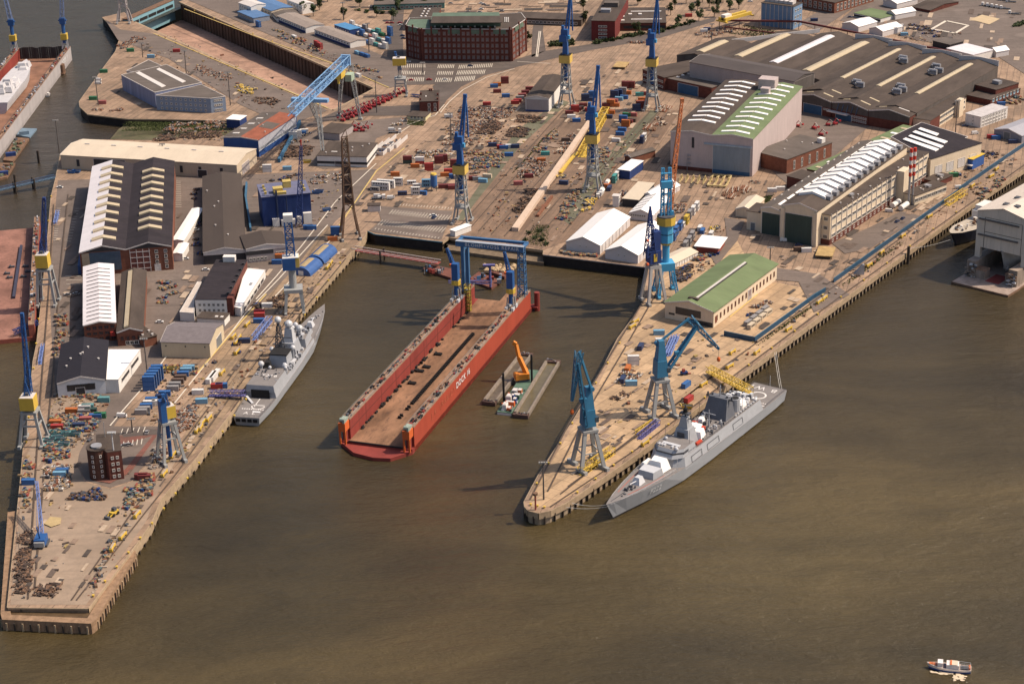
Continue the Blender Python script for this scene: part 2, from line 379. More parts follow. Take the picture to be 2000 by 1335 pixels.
lay('road',[(755,120),(760,60),(772,-20),(792,-20),(786,60),(788,108),(800,119)],g_asph)
lay('road',[(1000,119),(1038,112),(1040,60),(1046,30),(1065,30),(1060,60),(1066,99)],g_asph)
lay('road',[(205,38),(236,58),(300,66),(640,216),(560,246),(470,205),(330,115),(230,78)],g_asph2)
lay('car_park',[(735,402),(885,412),(862,468),(735,454),(722,450),(745,430)],g_asph2)
lay('dock_road',[(362,-2),(420,-25),(800,130),(790,165),(760,172),(700,142)],g_asph2)
lay('factory_yard',[(1475,300),(1560,210),(1660,240),(1700,245),(1600,330),(1540,360),(1520,345)],g_asph2)
lay('asphalt_lot',[(1640,40),(1760,-60),(2300,-60),(2300,160),(2010,150),(1940,105),(1800,80)],g_asph2)
lay('road',[(1600,60),(1720,-20),(1790,-60),(1740,-60),(1560,45)],g_asph2)
lay('asphalt_yard',[(1625,475),(1700,443),(1760,412),(1800,422),(1700,485),(1650,495)],g_asph2)
lay('asphalt_yard',[(1415,425),(1455,430),(1440,470),(1415,500),(1400,520),(1388,500),(1420,465)],g_asph2)
lay('asphalt_yard',[(1500,520),(1600,535),(1660,575),(1590,610),(1560,550),(1500,545)],g_asph2)
lay('mud_bank',[(250,236),(470,238),(478,264),(310,274),(240,262)],g_green)if False else None
mk=MB(g_green)
bk=[G(232,252,.1),G(255,237,1.5),G(440,238,3.5),G(470,239,5.),G(478,264,6.3),G(400,270,6),G(300,274,5.5),G(215,272,.1)]
mk.poly([tuple(p)for p in bk[::-1]]);o=mk.build('mud_bank');struct(o)
lay('brick_paving',[(176,880),(186,862),(236,850),(310,836),(305,852),(255,922),(215,943),(185,938),(178,920)],g_brick)
lay('forecourt',[(186,928),(190,875),(238,870),(298,850),(245,915),(215,934)],g_asph2)
lay('asphalt_yard',[(240,835),(312,838),(306,848),(240,853)],g_asph)
wb=[V(-4000,-600,0),V(4000,-600,0),V(4000,9000,0),V(-4000,9000,0)]
wl=[wb,[V(p.x,p.y,0)for p in dk]];wp=wb+wl[1];tri=geometry.tessellate_polygon(wl);wm=MB(water_mat())
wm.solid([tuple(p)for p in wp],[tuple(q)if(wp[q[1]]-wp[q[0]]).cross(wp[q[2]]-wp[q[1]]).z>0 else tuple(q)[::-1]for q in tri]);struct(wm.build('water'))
def stripes(name,segs,wd,mat,z=None,kind='structure'):
 mb=MB(mat);LZ[0]+=.012;z=z or LZ[0]
 for s in segs:
  P=[G(p[0],p[1])for p in s]
  for a,b in zip(P,P[1:]):
   d=(b-a).normalized();n=V(-d.y,d.x,0)*wd/2
   mb.poly([(q.x,q.y,z)for q in(a-n,b-n,b+n,a+n)])
 o=mb.build(name);o['kind']=kind;return o
def bays(a,b,c,n,mid=True):
 """parking stalls: row from a to b, depth towards c"""
 A,B,C=G(*a),G(*b),G(*c);d=C-A;segs=[]
 for i in range(n+1):segs.append((A+(B-A)*i/n,A+(B-A)*i/n+d))
 if mid:segs.append((A+d*.5,B+d*.5))
 return segs
def stripes3(name,segs,wd,mat):
 mb=MB(mat);LZ[0]+=.012
 for a,b in segs:
  d=(b-a).normalized();n=V(-d.y,d.x,0)*wd/2
  mb.poly([(q.x,q.y,LZ[0])for q in(a-n,b-n,b+n,a+n)])
 return struct(mb.build(name))
st=[]
for a,b,c,n,md in[((785,133),(830,133),(785,126),12,0),((855,134),(885,134),(857,127),9,0),((896,135),(960,132),(898,128),18,0),((784,146),(828,147),(786,139),12,1),((854,147),(883,147),(856,140),8,1),((892,147),(945,145),(895,139),16,1),((790,160),(826,160),(792,152),10,1),((850,161),(880,161),(853,153),8,1),((888,160),(925,158),(891,151),11,1)]:st+=bays(a,b,c,n,md)
stripes3('parking_marking',st,.5,m_line)
st=[]
for a,b,c,n,md in[((760,419),(873,431),(768,410),20,1),((738,440),(862,455),(748,430),22,1),((732,449),(855,467),(735,446),20,0),((775,402),(880,410),(778,398),18,0)]:st+=bays(a,b,c,n,md)
stripes3('parking_marking',st,.35,m_line)
st=[]
for a,b,c,n in[((147,408),(131,472),(155,408),12),((112,408),(104,470),(119,408),14),((128,540),(130,556),(158,540),2),((336,355),(337,405),(353,355),14),((236,848),(280,844),(240,838),4),((240,874),(276,868),(242,863),4)]:st+=bays(a,b,c,n,False)
stripes3('parking_marking',st,.4,m_line)
stripes('lane_marking',[[(860,221),(878,199),(905,176),(950,152),(1005,135)],[(795,245),(850,226),(868,205)],[(695,312),(760,275),(800,247)],[(735,320),(655,395),(590,480),(540,540),(500,585)],[(640,440),(545,545),(480,612),(455,645),(341,788)],[(660,455),(505,612)],[(355,652),(330,690),(290,745),(235,808),(215,832)],[(1010,121),(1075,125)],[(1050,112),(1056,62)],[(1047,112),(1053,62)]],.7,m_line)
stripes('kerb_line',[[(500,72),(647,124),(760,172)],[(360,18),(500,72)],[(660,445),(735,335),(790,290)],[(385,730),(460,642),(520,575)],[(300,66),(640,212)],[(1480,575),(1425,620)]],.9,m_yline)
stripes('crane_rail',[[(105,400),(96,560),(78,790),(62,1050),(55,1170)],[(133,380),(118,520),(106,700),(88,900),(68,1150)],[(668,500),(580,600),(440,790),(345,925),(285,1000),(150,1172)],[(676,505),(590,610),(452,803)],[(650,480),(560,580),(420,780),(300,940),(140,1172)],[(1262,580),(1195,690),(1110,830),(1036,975)],[(1290,560),(1215,690),(1150,800),(1070,960)],[(1075,990),(1250,873),(1440,729),(1660,566),(2000,323)],[(1110,950),(1240,855),(1420,712),(1650,545),(1850,400)],[(1095,965),(1290,812),(1440,700)]],.8,m_rail)
stripes('slipway_rail',[[(900,440),(1104,212)],[(918,447),(1118,218)],[(935,452),(1060,310)],[(960,458),(1110,290)],[(985,462),(1140,290)],[(1020,470),(1200,270)],[(1040,475),(1180,320)],[(1140,375),(1270,218)],[(1160,380),(1288,222)],[(1100,455),(1310,215)],[(1180,330),(1300,205)]],.7,m_rail)
pm=[M('patch_dark',(.115,.085,.07),.9,.3,.4),M('patch_pale',(.42,.32,.235),.9,.25,.4),M('patch_tan',(.25,.175,.13),.9,.3,.4),M('patch_asphalt',(.075,.06,.052),.9,.3,.4)]
pr=random.Random(21);mb=MB();LZ[0]+=.012
for quad,n,ax,sz in[([(880,210),(1290,120),(1240,330),(870,330)],170,A_S,9),([(1180,210),(1330,210),(1300,420),(1060,480)],60,A_S,8),([(770,290),(900,240),(880,400),(700,400)],50,A_S,8),([(1250,620),(1420,640),(1240,850),(1100,950)],60,A_R,6),([(1420,650),(1960,300),(1980,310),(1450,690)],50,A_R,6),([(110,370),(640,350),(500,600),(110,700)],120,A_W,7),([(660,470),(680,490),(280,1000),(250,980)],60,A_W,5),([(60,900),(300,900),(170,1160),(30,1160)],46,A_W,5),([(170,200),(270,80),(540,200),(470,225)],40,A_W,8),([(1330,340),(1520,340),(1480,470),(1330,470)],40,A_S,8),([(1520,500),(1840,380),(1850,390),(1560,600)],40,A_R,7),([(1650,30),(1990,20),(1990,130),(1800,80)],50,A_S,12),([(700,10),(1150,0),(1140,20),(700,30)],40,0,12)]:
 P=[G(*q)for q in quad]
 for i in range(n):
  u,v=pr.random(),pr.random();p=lerp(lerp(P[0],P[1],u),lerp(P[3],P[2],u),v);a=-ax;w,h=sz*pr.uniform(.3,1.6),sz*pr.uniform(.15,.6)
  d,e=V(math.cos(a),math.sin(a),0)*w/2,V(-math.sin(a),math.cos(a),0)*h/2;z=LZ[0]+i*.0004
  mb.poly([(q.x,q.y,z)for q in(p-d-e,p+d-e,p+d+e,p-d+e)],pr.choice(pm))
LZ[0]+=.08;struct(mb.build('paving_patches'))
mo=MB(M('timber_fender',(.27,.17,.105),.9,.4,.5,dirt=.6));out=[(15,999),(1,1197),(4,1209),(178,1217),(187,1210),(266,1081),(262,1068)]
P=[G(p[0],p[1],5.)for p in out]
for j,(a,b)in enumerate(zip(P,P[1:])):
 d=(b-a).normalized();n=V(-d.y,d.x,0)*4.0
 mo.solid([(q.x,q.y,z)for z in(-3-.01*j,5.0+.012*j)for q in(a,b,b+n,a+n)],[(4,5,6,7),(0,1,5,4),(3,7,6,2),(0,4,7,3),(1,2,6,5)])
 k=int((b-a).length/3.2)
 for i in range(k):
  q=a+(b-a)*(i+.5)/k;mo.cbox(q.x-n.x*.06,q.y-n.y*.06,-2,.7,.7,5.6,math.atan2(d.y,d.x),m_pile if i%2 else m_cap)
struct(mo.build('quay_mole'))
sheet('trench_bed',[(16,999),(3,1205),(180,1214),(264,1080),(262,1060),(250,1075),(170,1185),(15,1185),(34,1000)],M('wet_mud',(.10,.062,.032),.5,.4,.2),z=4.3)
m_glass=M('dark_window_glass',(.025,.028,.035),.25,.3,.6,dirt=.1)
m_wframe=M('white_window_frame',(.62,.58,.53),.6,.1,dirt=.1)
m_creamw=M('cream_wall',(.66,.54,.40),.8,.1,.2,(1,1,.3),.25)
m_beigew=M('beige_sheet_wall',(.52,.42,.31),.75,.08,.2,(1,1,.3),.2,ribs=1.2,ribd=.06)
m_whitew=M('white_wall',(.70,.66,.62),.75,.08,.2,(1,1,.3),.2)
m_brickw=M('red_brick_wall',(.125,.042,.032),.9,.3,.35,dirt=.35,dirtcol=(.05,.025,.02))
m_brick2=M('brown_brick_wall',(.19,.075,.048),.9,.3,.35,dirt=.35)
m_greyw=M('grey_sheet_wall',(.36,.31,.30),.7,.1,.2,(1,1,.3),.2,ribs=1.0,ribd=.06)
m_pinkw=M('pale_pink_sheet_wall',(.47,.385,.37),.7,.1,.2,(1,1,.3),.25,ribs=.9,ribd=.06)
m_bluew=M('blue_sheet_wall',(.022,.045,.15),.6,.2,.2,(1,1,.3),.2,ribs=.9,ribd=.06)
m_dkw=M('dark_cladding',(.045,.042,.045),.7,.2,.2,(1,1,.3),.2,ribs=.9,ribd=.06)
r_brown=M('brown_felt_roof',(.074,.056,.047),.9,.35,.1,(1,.3,1),.55)
r_dark=M('dark_felt_roof',(.028,.022,.026),.85,.35,.1,(.4,1,1),.3,(.09,.07,.06))
r_grey=M('grey_felt_roof',(.118,.097,.085),.9,.3,.12,(.4,1,1),.5)
r_white=M('white_sheet_roof',(.68,.63,.64),.55,.1,.15,(.3,1,1),.3,(.35,.3,.26))
r_tent=M('white_tent_fabric',(.84,.80,.77),.6,.04,.3,dirt=.08,dirtcol=(.5,.45,.4))
r_cream=M('cream_sheet_roof',(.60,.50,.385),.6,.08,.12,(1,.3,1),.2,(.3,.22,.15),ribs=.4,ribd=.05)
r_green=M('green_sheet_roof',(.14,.18,.085),.7,.2,.1,(.3,1,1),.4,(.2,.19,.12))
r_copper=M('copper_green_roof',(.105,.15,.11),.75,.2,.2,dirt=.4)
r_blue=M('blue_sheet_roof',(.09,.17,.32),.6,.15,.2)
r_purple=M('blue_grey_roof',(.135,.14,.22),.7,.15,.2)
r_rusty=M('rusty_red_roof',(.26,.085,.05),.8,.3,.25)
m_sky=M('milky_skylight',(.66,.60,.55),.4,.08,.5,dirt=.2,dirtcol=(.35,.3,.25))
m_skyy=M('yellowed_skylight',(.50,.40,.26),.45,.12,.4,dirt=.3)
m_door=M('steel_door',(.16,.17,.18),.6,.15)
m_green_door=M('green_roller_door',(.045,.065,.055),.6,.2,.3,(1,1,.2),.2,ribs=.8,ribaxis='Z',ribd=.08)
m_blue_door=M('blue_steel_door',(.04,.10,.19),.6,.2,.3)
m_trim=M('pale_roof_trim',(.58,.53,.50),.6,.1)
m_unit=M('grey_metal_plant',(.33,.32,.33),.5,.2,metal=.3)
WINME={}
def win_mesh(w,h,fr,gl,bars):
 k=(round(w,2),round(h,2),fr.name,gl.name,bars)
 if k not in WINME:
  mb=MB();t=.12
  mb.box(-w/2,w/2,-.05,.06,-h/2,h/2,gl)
  for a,b,c,d in((-w/2-t,-w/2+t,-h/2-t,h/2+t),(w/2-t,w/2+t,-h/2-t,h/2+t)):mb.box(a,b,-.16,.02,c,d,fr)
  for c in(-h/2,h/2):mb.box(-w/2+t,w/2-t,-.16,.02,c-t,c+t,fr)
  for i in range(1,bars):x=-w/2+w*i/bars;mb.box(x-.07,x+.07,-.12,-.01,-h/2+t,h/2-t,fr)
  WINME[k]=mb.mesh('window')
 return WINME[k]
class House:
 def __init__(s,name,label,A,B,C=None,ze=None,base=None,bcorner='B',adj='B',roof='flat',rise=0,wall=None,roofm=None,cat='building',D=None,over=.35,roof2=None,parapet=0,plinth=None,z0=Q,group=None,bays=1,gablem=None,noroof=False,thick=.35):
  if ze is None:
   top=A if bcorner=='A' else B
   ze=zat(base,top,z0)
  s.ze=ze-z0;s.z0=z0
  a,b=G(A[0],A[1],ze),G(B[0],B[1],ze);a.z=b.z=0
  u=(b-a);s.L=u.length;u.normalize();v=V(-u.y,u.x,0)
  if C is not None:
   c=G(C[0],C[1],ze);c.z=0
   s.D=(c-(b if adj=='B' else a)).dot(v)
  if D is not None:s.D=D
  s.D=max(s.D,3)
  s.u,s.v,s.o=u,v,a;s.rot=math.atan2(u.y,u.x)
  s.root=T(name,label,cat,(a.x,a.y,z0),s.rot,group)
  s.roof,s.rise,s.n=roof,rise,bays
  W=MB(wall);L,D,h=s.L,s.D,s.ze
  if roof=='flat':
   W.box(0,L,0,D,-.3,h+parapet)
   s.wall=W.build('wall',s.root)
   if not noroof:
    r=MB(roofm);o=-.3 if parapet else over
    r.box(-o,L+o,-o,D+o,h+(.0 if not parapet else-.1)+.003,h+(thick if not parapet else parapet*.35))
    if parapet:
     r.build('roof',s.root)
     e=MB(m_trim)
     for x0,x1,y0,y1 in((-.15,L+.15,-.15,.3),(-.15,L+.15,D-.3,D+.15),(-.15,.3,.3,D-.3),(L-.3,L+.15,.3,D-.3)):e.box(x0,x1,y0,y1,h+parapet-.2,h+parapet+.12)
     e.build('roof_edge',s.root)
     k=MB(roofm);k.box(.3,L-.3,.3,D-.3,h+parapet,h+parapet+.08);k.build('roof',s.root)
    else:r.build('roof',s.root)
  else:
   X=roof=='x';span=D if X else L;ln=L if X else D
   prof=[]
   for i in range(bays):
    prof+=[(span*i/bays,h),(span*(i+.5)/bays,h+rise)]
   prof.append((span,h))
   P=(lambda t,z,q:(q,t,z))if X else(lambda t,z,q:(t,q,z))
   fr=[(0,-.3)]+prof+[(span,-.3)]
   f0,f1=[P(t,z,0)for t,z in fr],[P(t,z,ln)for t,z in fr]
   W.box(0,L,0,D,-.3,h-.02)
   g=gablem or wall
   tri0=[P(t,z,0)for t,z in prof];tri1=[P(t,z,ln)for t,z in prof]
   for i in range(bays):
    for tr in(tri0,tri1):W.poly(tr[2*i:2*i+3],g)
   s.wall=W.build('wall',s.root)
   if not noroof:
    k=0
    for i in range(len(prof)-1):
     (t0,z0_),(t1,z1)=prof[i],prof[i+1]
     mm=roofm if not roof2 or(i not in roof2)else roof2[i]
     r=MB(mm);sl=(z1-z0_)/(t1-t0);o0=over if i==0 else 0;o1=over if i==len(prof)-2 else 0
     t0-=o0;z0_-=sl*o0;t1+=o1;z1+=sl*o1
     q0,q1=-over,ln+over
     vs_=[P(t0,z0_+.02,q0),P(t1,z1+.02,q0),P(t1,z1+.02,q1),P(t0,z0_+.02,q1)]
     vs_+=[(p[0],p[1],p[2]+thick)for p in vs_]
     r.solid(vs_,[(0,1,2,3),(4,7,6,5),(0,4,5,1),(1,5,6,2),(2,6,7,3),(3,7,4,0)])
     r.build('roof',s.root)
    e=MB(m_trim)
    for i in range(len(prof)-1):
     (t0,z0_),(t1,z1)=prof[i],prof[i+1]
     e.beam(P(t0,z0_+.1,-over-.08),P(t1,z1+.1,-over-.08),.12,.7)
    e.build('roof_edge',s.root)
  s.thick=thick
 def rz(s,x,y):
  if s.roof=='flat':return s.ze+s.thick
  span,t=(s.D,y)if s.roof=='x' else(s.L,x)
  f=(t/span*s.n)%1.0
  return s.ze+s.rise*(1-abs(2*f-1))+s.thick+.02
 def face(s,f,a,z,out=.05):
  """point on a facade: a = distance from its left end seen from outside; returns pos, rotation"""
  if f=='F':return(a,-out,z),0
  if f=='R':return(s.L+out,a,z),math.pi/2
  if f=='B':return(s.L-a,s.D+out,z),math.pi
  return(-out,s.D-a,z),-math.pi/2
 def wins(s,f,n,m,w,h,x0=None,x1=None,z0=2,z1=None,fr=None,gl=None,bars=2,skip=()):
  Lf=s.L if f in 'FB' else s.D
  x0=1.5 if x0 is None else x0*Lf;x1=Lf-1.5 if x1 is None else x1*Lf;z1=s.ze-2 if z1 is None else z1
  me=win_mesh(w,h,fr or m_wframe,gl or m_glass,bars);c=0
  for j in range(m):
   for i in range(n):
    if(i,j)in skip:continue
    a=x0+(x1-x0)*(i+.5)/n;z=z0+(z1-z0)*(j/(max(1,m-1))if m>1 else.5)
    p,r=s.face(f,a,z);ob('window',me,s.root,p,r);c+=1
 def panel(s,f,x0,x1,z0,z1,mat,name='door',frac=True,out=.1):
  Lf=s.L if f in 'FB' else s.D
  if frac:x0*=Lf;x1*=Lf
  mb=MB(mat);w,h=x1-x0,z1-z0;mb.box(-w/2,w/2,-out,.05,-h/2,h/2)
  if name=='door':
   for q in(-w/2-.12,w/2+.12):mb.box(q-.12,q+.12,-out-.08,.05,-h/2,h/2,m_trim)
   mb.box(-w/2-.24,w/2+.24,-out-.08,.05,h/2,h/2+.25,m_trim)
  p,r=s.face(f,(x0+x1)/2,(z0+z1)/2);return mb.build(name,s.root,p,r)
 def sky(s,x0,x1,y0,y1,mat=None,h=.25,name='skylight',nx=1,ny=1):
  """glazing strip laid on the roof plane (metres in the building's own axes); split at a ridge it crosses"""
  mb=MB(mat or m_sky)
  cuts={0.,1.}
  span=s.D if s.roof=='x' else s.L;a0,a1=(y0,y1)if s.roof=='x' else(x0,x1)
  if s.roof!='flat':
   for i in range(2*s.n+1):
    q=span*i/(2*s.n)
    if a0+.05<q<a1-.05:cuts.add((q-a0)/(a1-a0))
  cuts=sorted(cuts);e=1e-4
  for c0,c1 in zip(cuts,cuts[1:]):
   if s.roof=='x':q=[(x0,lerp(y0,y1,c0)+e),(x1,lerp(y0,y1,c0)+e),(x1,lerp(y0,y1,c1)-e),(x0,lerp(y0,y1,c1)-e)]
   else:q=[(lerp(x0,x1,c0)+e,y0),(lerp(x0,x1,c1)-e,y0),(lerp(x0,x1,c1)-e,y1),(lerp(x0,x1,c0)+e,y1)]
   lo=[(x,y,s.rz(x,y)-.02)for x,y in q];hi=[(x,y,z+h)for x,y,z in lo]
   mb.solid(lo+hi,[(3,2,1,0),(4,5,6,7),(0,1,5,4),(1,2,6,5),(2,3,7,6),(3,0,4,7)])
  return mb.build(name,s.root)
 def unit(s,x,y,w,d,h,mat=None,name='roof_unit',cyl=False):
  mb=MB(mat or m_unit);z=s.rz(x,y)
  if cyl:mb.tube((x-w/2,y,z+h*.5),(x+w/2,y,z+h*.5),h*.45,10);mb.box(x-w*.3,x+w*.3,y-h*.3,y+h*.3,z-.3,z+.2)
  else:mb.box(x-w/2,x+w/2,y-d/2,y+d/2,z-.4,z+h);mb.box(x-w/2-.1,x+w/2+.1,y-d/2-.1,y+d/2+.1,z+h,z+h+.12)
  return mb.build(name,s.root)
 def vents(s,n,seed=1,mat=None):
  r=random.Random(seed)
  me=None
  for i in range(n):
   x,y=r.uniform(.1,.9)*s.L,r.uniform(.1,.9)*s.D
   if me is None:
    mb=MB(mat or m_trim);mb.tube((0,0,-.3),(0,0,.6),.4,8);mb.tube((0,0,.6),(0,0,.8),.6,8);me=mb.mesh('roof_vent')
   ob('roof_vent',me,s.root,(x,y,s.rz(x,y)))
 def P(s,x,y,z=0):q=s.o+s.u*x+s.v*y;return V(q.x,q.y,s.z0+z)
def poly_house(name,label,px,ze=None,base=None,wall=None,roofm=None,cat='building',z0=Q,edge=True):
 """building of irregular plan; first pixel is the corner whose foot is `base`"""
 if ze is None:ze=zat(base,px[0],z0)
 P=[G(p[0],p[1],ze)for p in px];o=P[0];Lp=[(p.x-o.x,p.y-o.y)for p in P]
 ar=sum(a[0]*b[1]-a[1]*b[0]for a,b in zip(Lp,Lp[1:]+Lp[:1]))
 if ar<0:Lp=Lp[::-1]
 root=T(name,label,cat,(o.x,o.y,z0));h=ze-z0
 w=MB(wall);w.prism(Lp,-.3,h);w.build('wall',root)
 r=MB(roofm);r.prism(Lp,h+.003,h+.3);r.build('roof',root)
 if edge:
  e=MB(m_trim)
  for a,b in zip(Lp,Lp[1:]+Lp[:1]):e.beam((a[0],a[1],h+.2),(b[0],b[1],h+.2),.4,.5)
  e.build('roof_edge',root)
 root['_h']=h
 return root,Lp,h
def facade_windows(root,a,b,n,m,z0,z1,w,h,fr=None,gl=None,bars=2,name='window',inset=1.):
 """windows along the outward side of local edge a->b (counter-clockwise plan)"""
 a,b=Vector((a[0],a[1],0)),Vector((b[0],b[1],0));d=(b-a);L=d.length;d.normalize();nn=V(d.y,-d.x,0)
 me=win_mesh(w,h,fr or m_wframe,gl or m_glass,bars);r=math.atan2(d.y,d.x)
 for j in range(m):
  for i in range(n):
   p=a+d*(inset+(L-2*inset)*(i+.5)/n)+nn*.05
   ob(name,me,root,(p.x,p.y,z0+(z1-z0)*(j/max(1,m-1))),r)
HS={}
def loc_of(root,p):
 c,s=math.cos(-root.rotation_euler.z),math.sin(-root.rotation_euler.z);d=p-root.location
 return V(c*d.x-s*d.y,s*d.x+c*d.y,d.z)
def slab(root,px,z,mat,name,h=.25):
 P=[loc_of(root,G(p[0],p[1],z))for p in px]
 ar=sum(a.x*b.y-a.y*b.x for a,b in zip(P,P[1:]+P[:1]))
 if ar<0:P=P[::-1]
 mb=MB(mat);mb.prism([(p.x,p.y)for p in P],P[0].z-.02,P[0].z+h);return mb.build(name,root)
r,Lp,h=poly_house('workshop_hall','blue panelled hall with two long skylights on the island by the dry dock',[(302,181),(394,162),(325,127),(237,147)],base=(302,211),wall=M('blue_striped_cladding',(.20,.22,.33),.6,.35,.08,(3,3,.05),.2),roofm=r_grey)
slab(r,[(265,143),(272,140),(324,168),(316,171)],Q+h+.32,m_sky,'skylight');slab(r,[(305,136),(311,133),(363,159),(356,162)],Q+h+.32,m_sky,'skylight')
r,Lp,h=poly_house('office_wing','low blue office wing with three rows of small windows beside the blue hall',[(411,193),(440,189),(393,166),(304,187)],base=(411,221),wall=M('blue_office_cladding',(.22,.27,.36),.6,.15,.2),roofm=r_grey)
a=Vector((*Lp[0],0));i0=0
pts=[(p[0],p[1])for p in Lp]
for a,b in zip(pts,pts[1:]+pts[:1]):
 L_=math.hypot(b[0]-a[0],b[1]-a[1]);ny=-(b[0]-a[0])/L_
 if ny<-.3:facade_windows(r,a,b,10 if L_>30 else 4,3,1.8,h-1.8,1.3,1.5,inset=2.5)
poly_house('annexe','low grey roofed annexe behind the blue island hall',[(247,139),(290,118),(322,132),(300,148)],ze=Q+7,wall=m_greyw,roofm=r_grey)
H=House('storage_hall','long cream hall with a shallow cream roof behind the two-bay black and white hall',(118,303),(462,323),(495,291),base=(463,350),roof='x',rise=2.6,wall=m_beigew,roofm=r_cream);HS['cream']=H
for t in(.09,.68,.785,.905):H.panel('F',t,t+.016,2.5,H.ze-2.5,m_dkw,'window',out=.12)
H.panel('F',.19,.37,0,H.ze-1.2,m_dkw,'door');H.panel('F',.78,.83,0,5,m_dkw,'door')
H.panel('R',.25,.6,0,7,m_greyw,'door')
for i in range(6):H.unit(H.L*(i+.6)/6.5,H.D*.5,3.5,.8,.35,m_trim,'ridge_vent')
H=House('assembly_hall','big two-bay hall with one white roof slope and rows of yellowed rooflights',(155,494),(335,481),(327,316),base=(336,526),roof='y',rise=3.5,bays=2,wall=m_brick2,roofm=r_dark,roof2={0:r_white},gablem=m_dkw);HS['bw']=H
for b,n,lo in((0,10,.06),(1,9,.14)):
 for i in range(n):
  y=H.D*(lo+(.98-lo)*i/10.)+2
  c=H.L*(.25+.5*b);H.sky(c-H.L*.125,c+H.L*.14,y,y+4.4,m_skyy,.9)
H.panel('F',.1,.44,2.5,H.ze-.4,M('blue_glazed_front',(.06,.09,.13),.3,.3,.5),'glazed_front')
H.panel('F',.02,.1,0,H.ze-.5,M('stone_pier',(.3,.24,.18),.9),'pier',out=.3)
m_panelw=M('brick_panel_wall',(.16,.06,.05),.85,.2)
H.panel('F',.54,.76,.2,H.ze-.6,m_panelw,'panelled_front')
for i in range(4):H.panel('F',.54+.07*i,.546+.07*i,.2,H.ze-.4,m_trim,'mullion',out=.25)
for i in range(4):H.panel('F',.54,.76,H.ze*(i+.6)/4.2,H.ze*(i+.6)/4.2+.4,m_trim,'mullion',out=.22)
H.wins('F',2,4,1.7,2.0,.78,.98,2.5,H.ze-2.5)
H.panel('F',.8,.86,0,4,m_whitew)
H.panel('L',.02,.98,.1,5.5,M('blue_lean_to',(.05,.10,.24),.6),'lean_to',out=2.2)
for A,B,C,nm in[((336,470),(358,470),(356,408),'long white store shed between the two-bay hall and the brown hall'),((337,496),(356,496),(355,476),'small square white canopy beside the brick corner of the two-bay hall')]:
 House('store_shed',nm,A,B,C,ze=Q+4.5,roof='y',rise=.6,wall=m_whitew,roofm=r_tent)
H=House('workshop_hall','long brown roofed hall with a white gable fascia east of the two-bay hall',(397,494),(480,488),(461,341),base=(480,511),roof='y',rise=2.4,wall=m_dkw,roofm=M('brown_grey_sheet_roof',(.068,.052,.044),.8,.12,.1,(1,.2,1),.25),gablem=m_trim);HS['brown']=H
H.panel('F',0,1,H.ze-1.7,H.ze,m_trim,'fascia');H.vents(5,3)
H2=House('workshop_wing','short brown roofed wing with a white fascia facing the quay road',(480,487),(562,478),(556,452),base=(562,505),roof='y',rise=2.0,wall=m_greyw,roofm=MATS['brown_grey_sheet_roof'],gablem=m_trim)
H2.panel('F',0,.98,H2.ze-1.5,H2.ze,m_trim,'fascia');H2.panel('F',0,.65,H2.ze-4,H2.ze-1.5,m_dkw,'window_band');H2.wins('F',5,1,1.4,1.6,.05,.5,1.6,2.6);H2.wins('F',4,1,1.2,1.5,.7,.98,4,5)
H=House('paint_hall','tall dark blue windowless hall with yellow plant boxes on its roof',(511,386),(606,377),(602,352),base=(607,433),wall=m_bluew,roofm=r_purple);HS['blue']=H
for x,y,a,b,c in((.36,.25,6,5,3.2),(.58,.62,5,5,4),(.4,.1,7,3,1.5)):H.unit(H.L*x,H.D*y,a,b,c,M('yellow_plant',(.48,.36,.12),.6))
for x in(.1,.9):
 for y in(.2,.45,.7):H.unit(H.L*x,H.D*y,1.4,1.4,1.6,MATS['yellow_plant'],'roof_cowl')
for a,b,z in((.18,.32,5),(.36,.66,3.6),(.68,.8,5),(.82,.99,7)):H.panel('F',a,b,0,z,m_whitew,'annexe',out=2.5)
mb=MB(M('dark_blue_duct',(.02,.035,.09),.5));mb.tube((H.L*.3,-.6,2),(H.L*.3,-.6,H.ze+4),.6);mb.tube((H.L*.5,-.6,4),(H.L*.5,-.6,H.ze-1),.35);mb.build('duct',H.root)
H=House('fabrication_hall','blue hall with a grey and rusty red roof behind the cream hall',(436,268),(504,274),(549,223),base=(504,307),roof='y',rise=1.2,wall=M('bright_blue_wall',(.025,.07,.22),.6,.15,.2,(1,1,.3),ribs=.8),roofm=r_grey,roof2={1:r_rusty});HS['bred']=H
H.panel('R',.0,.98,H.ze-7.5,H.ze-.6,M('pale_grey_panel',(.38,.38,.42),.6),'upper_cladding');H.panel('R',.0,.98,4,6.4,M('pale_blue_strip',(.42,.44,.48),.6),'window_band')
for y in(.12,.3,.5,.72):H.sky(H.L*.12,H.L*.3,H.D*y,H.D*y+2.5)
H.vents(6,8);H.sky(H.L*.55,H.L*.95,H.D*.4,H.D*.62,r_grey,.1,'roof_patch')
H=House('depot_shed','flat brown roofed shed with white walls and a dark band, below the gantry crane',(619,304),(716,307),(741,280),base=(717,327),wall=m_whitew,roofm=r_brown);HS['depot']=H
H.panel('F',0,1,1.9,3.6,m_dkw,'window_band');H.panel('R',0,1,1.9,3.4,m_dkw,'window_band');H.panel('F',.36,.5,0,3.9,m_greyw)
H.wins('F',2,1,.9,1.5,.55,.62,.4,1.6);H.vents(5,2);H.sky(8,12,8,9.4)
H=House('brick_office','small square red brick house with a flat dark roof by the road bend',(819,199),(856,198),(851,177),base=(857,219),wall=m_brickw,roofm=r_brown);HS['office']=H
H.wins('F',2,2,1.7,2.4,.35,.98,2.2,H.ze-2.6);H.sky(H.L*.3,H.L*.36,H.D*.4,H.D*.5)
for x,y in((.05,.1),(.95,.1),(.95,.5),(.05,.6),(.5,.95),(.6,.95)):H.unit(H.L*x,H.D*y,1.2,1.2,1.5,m_brickw,'chimney')
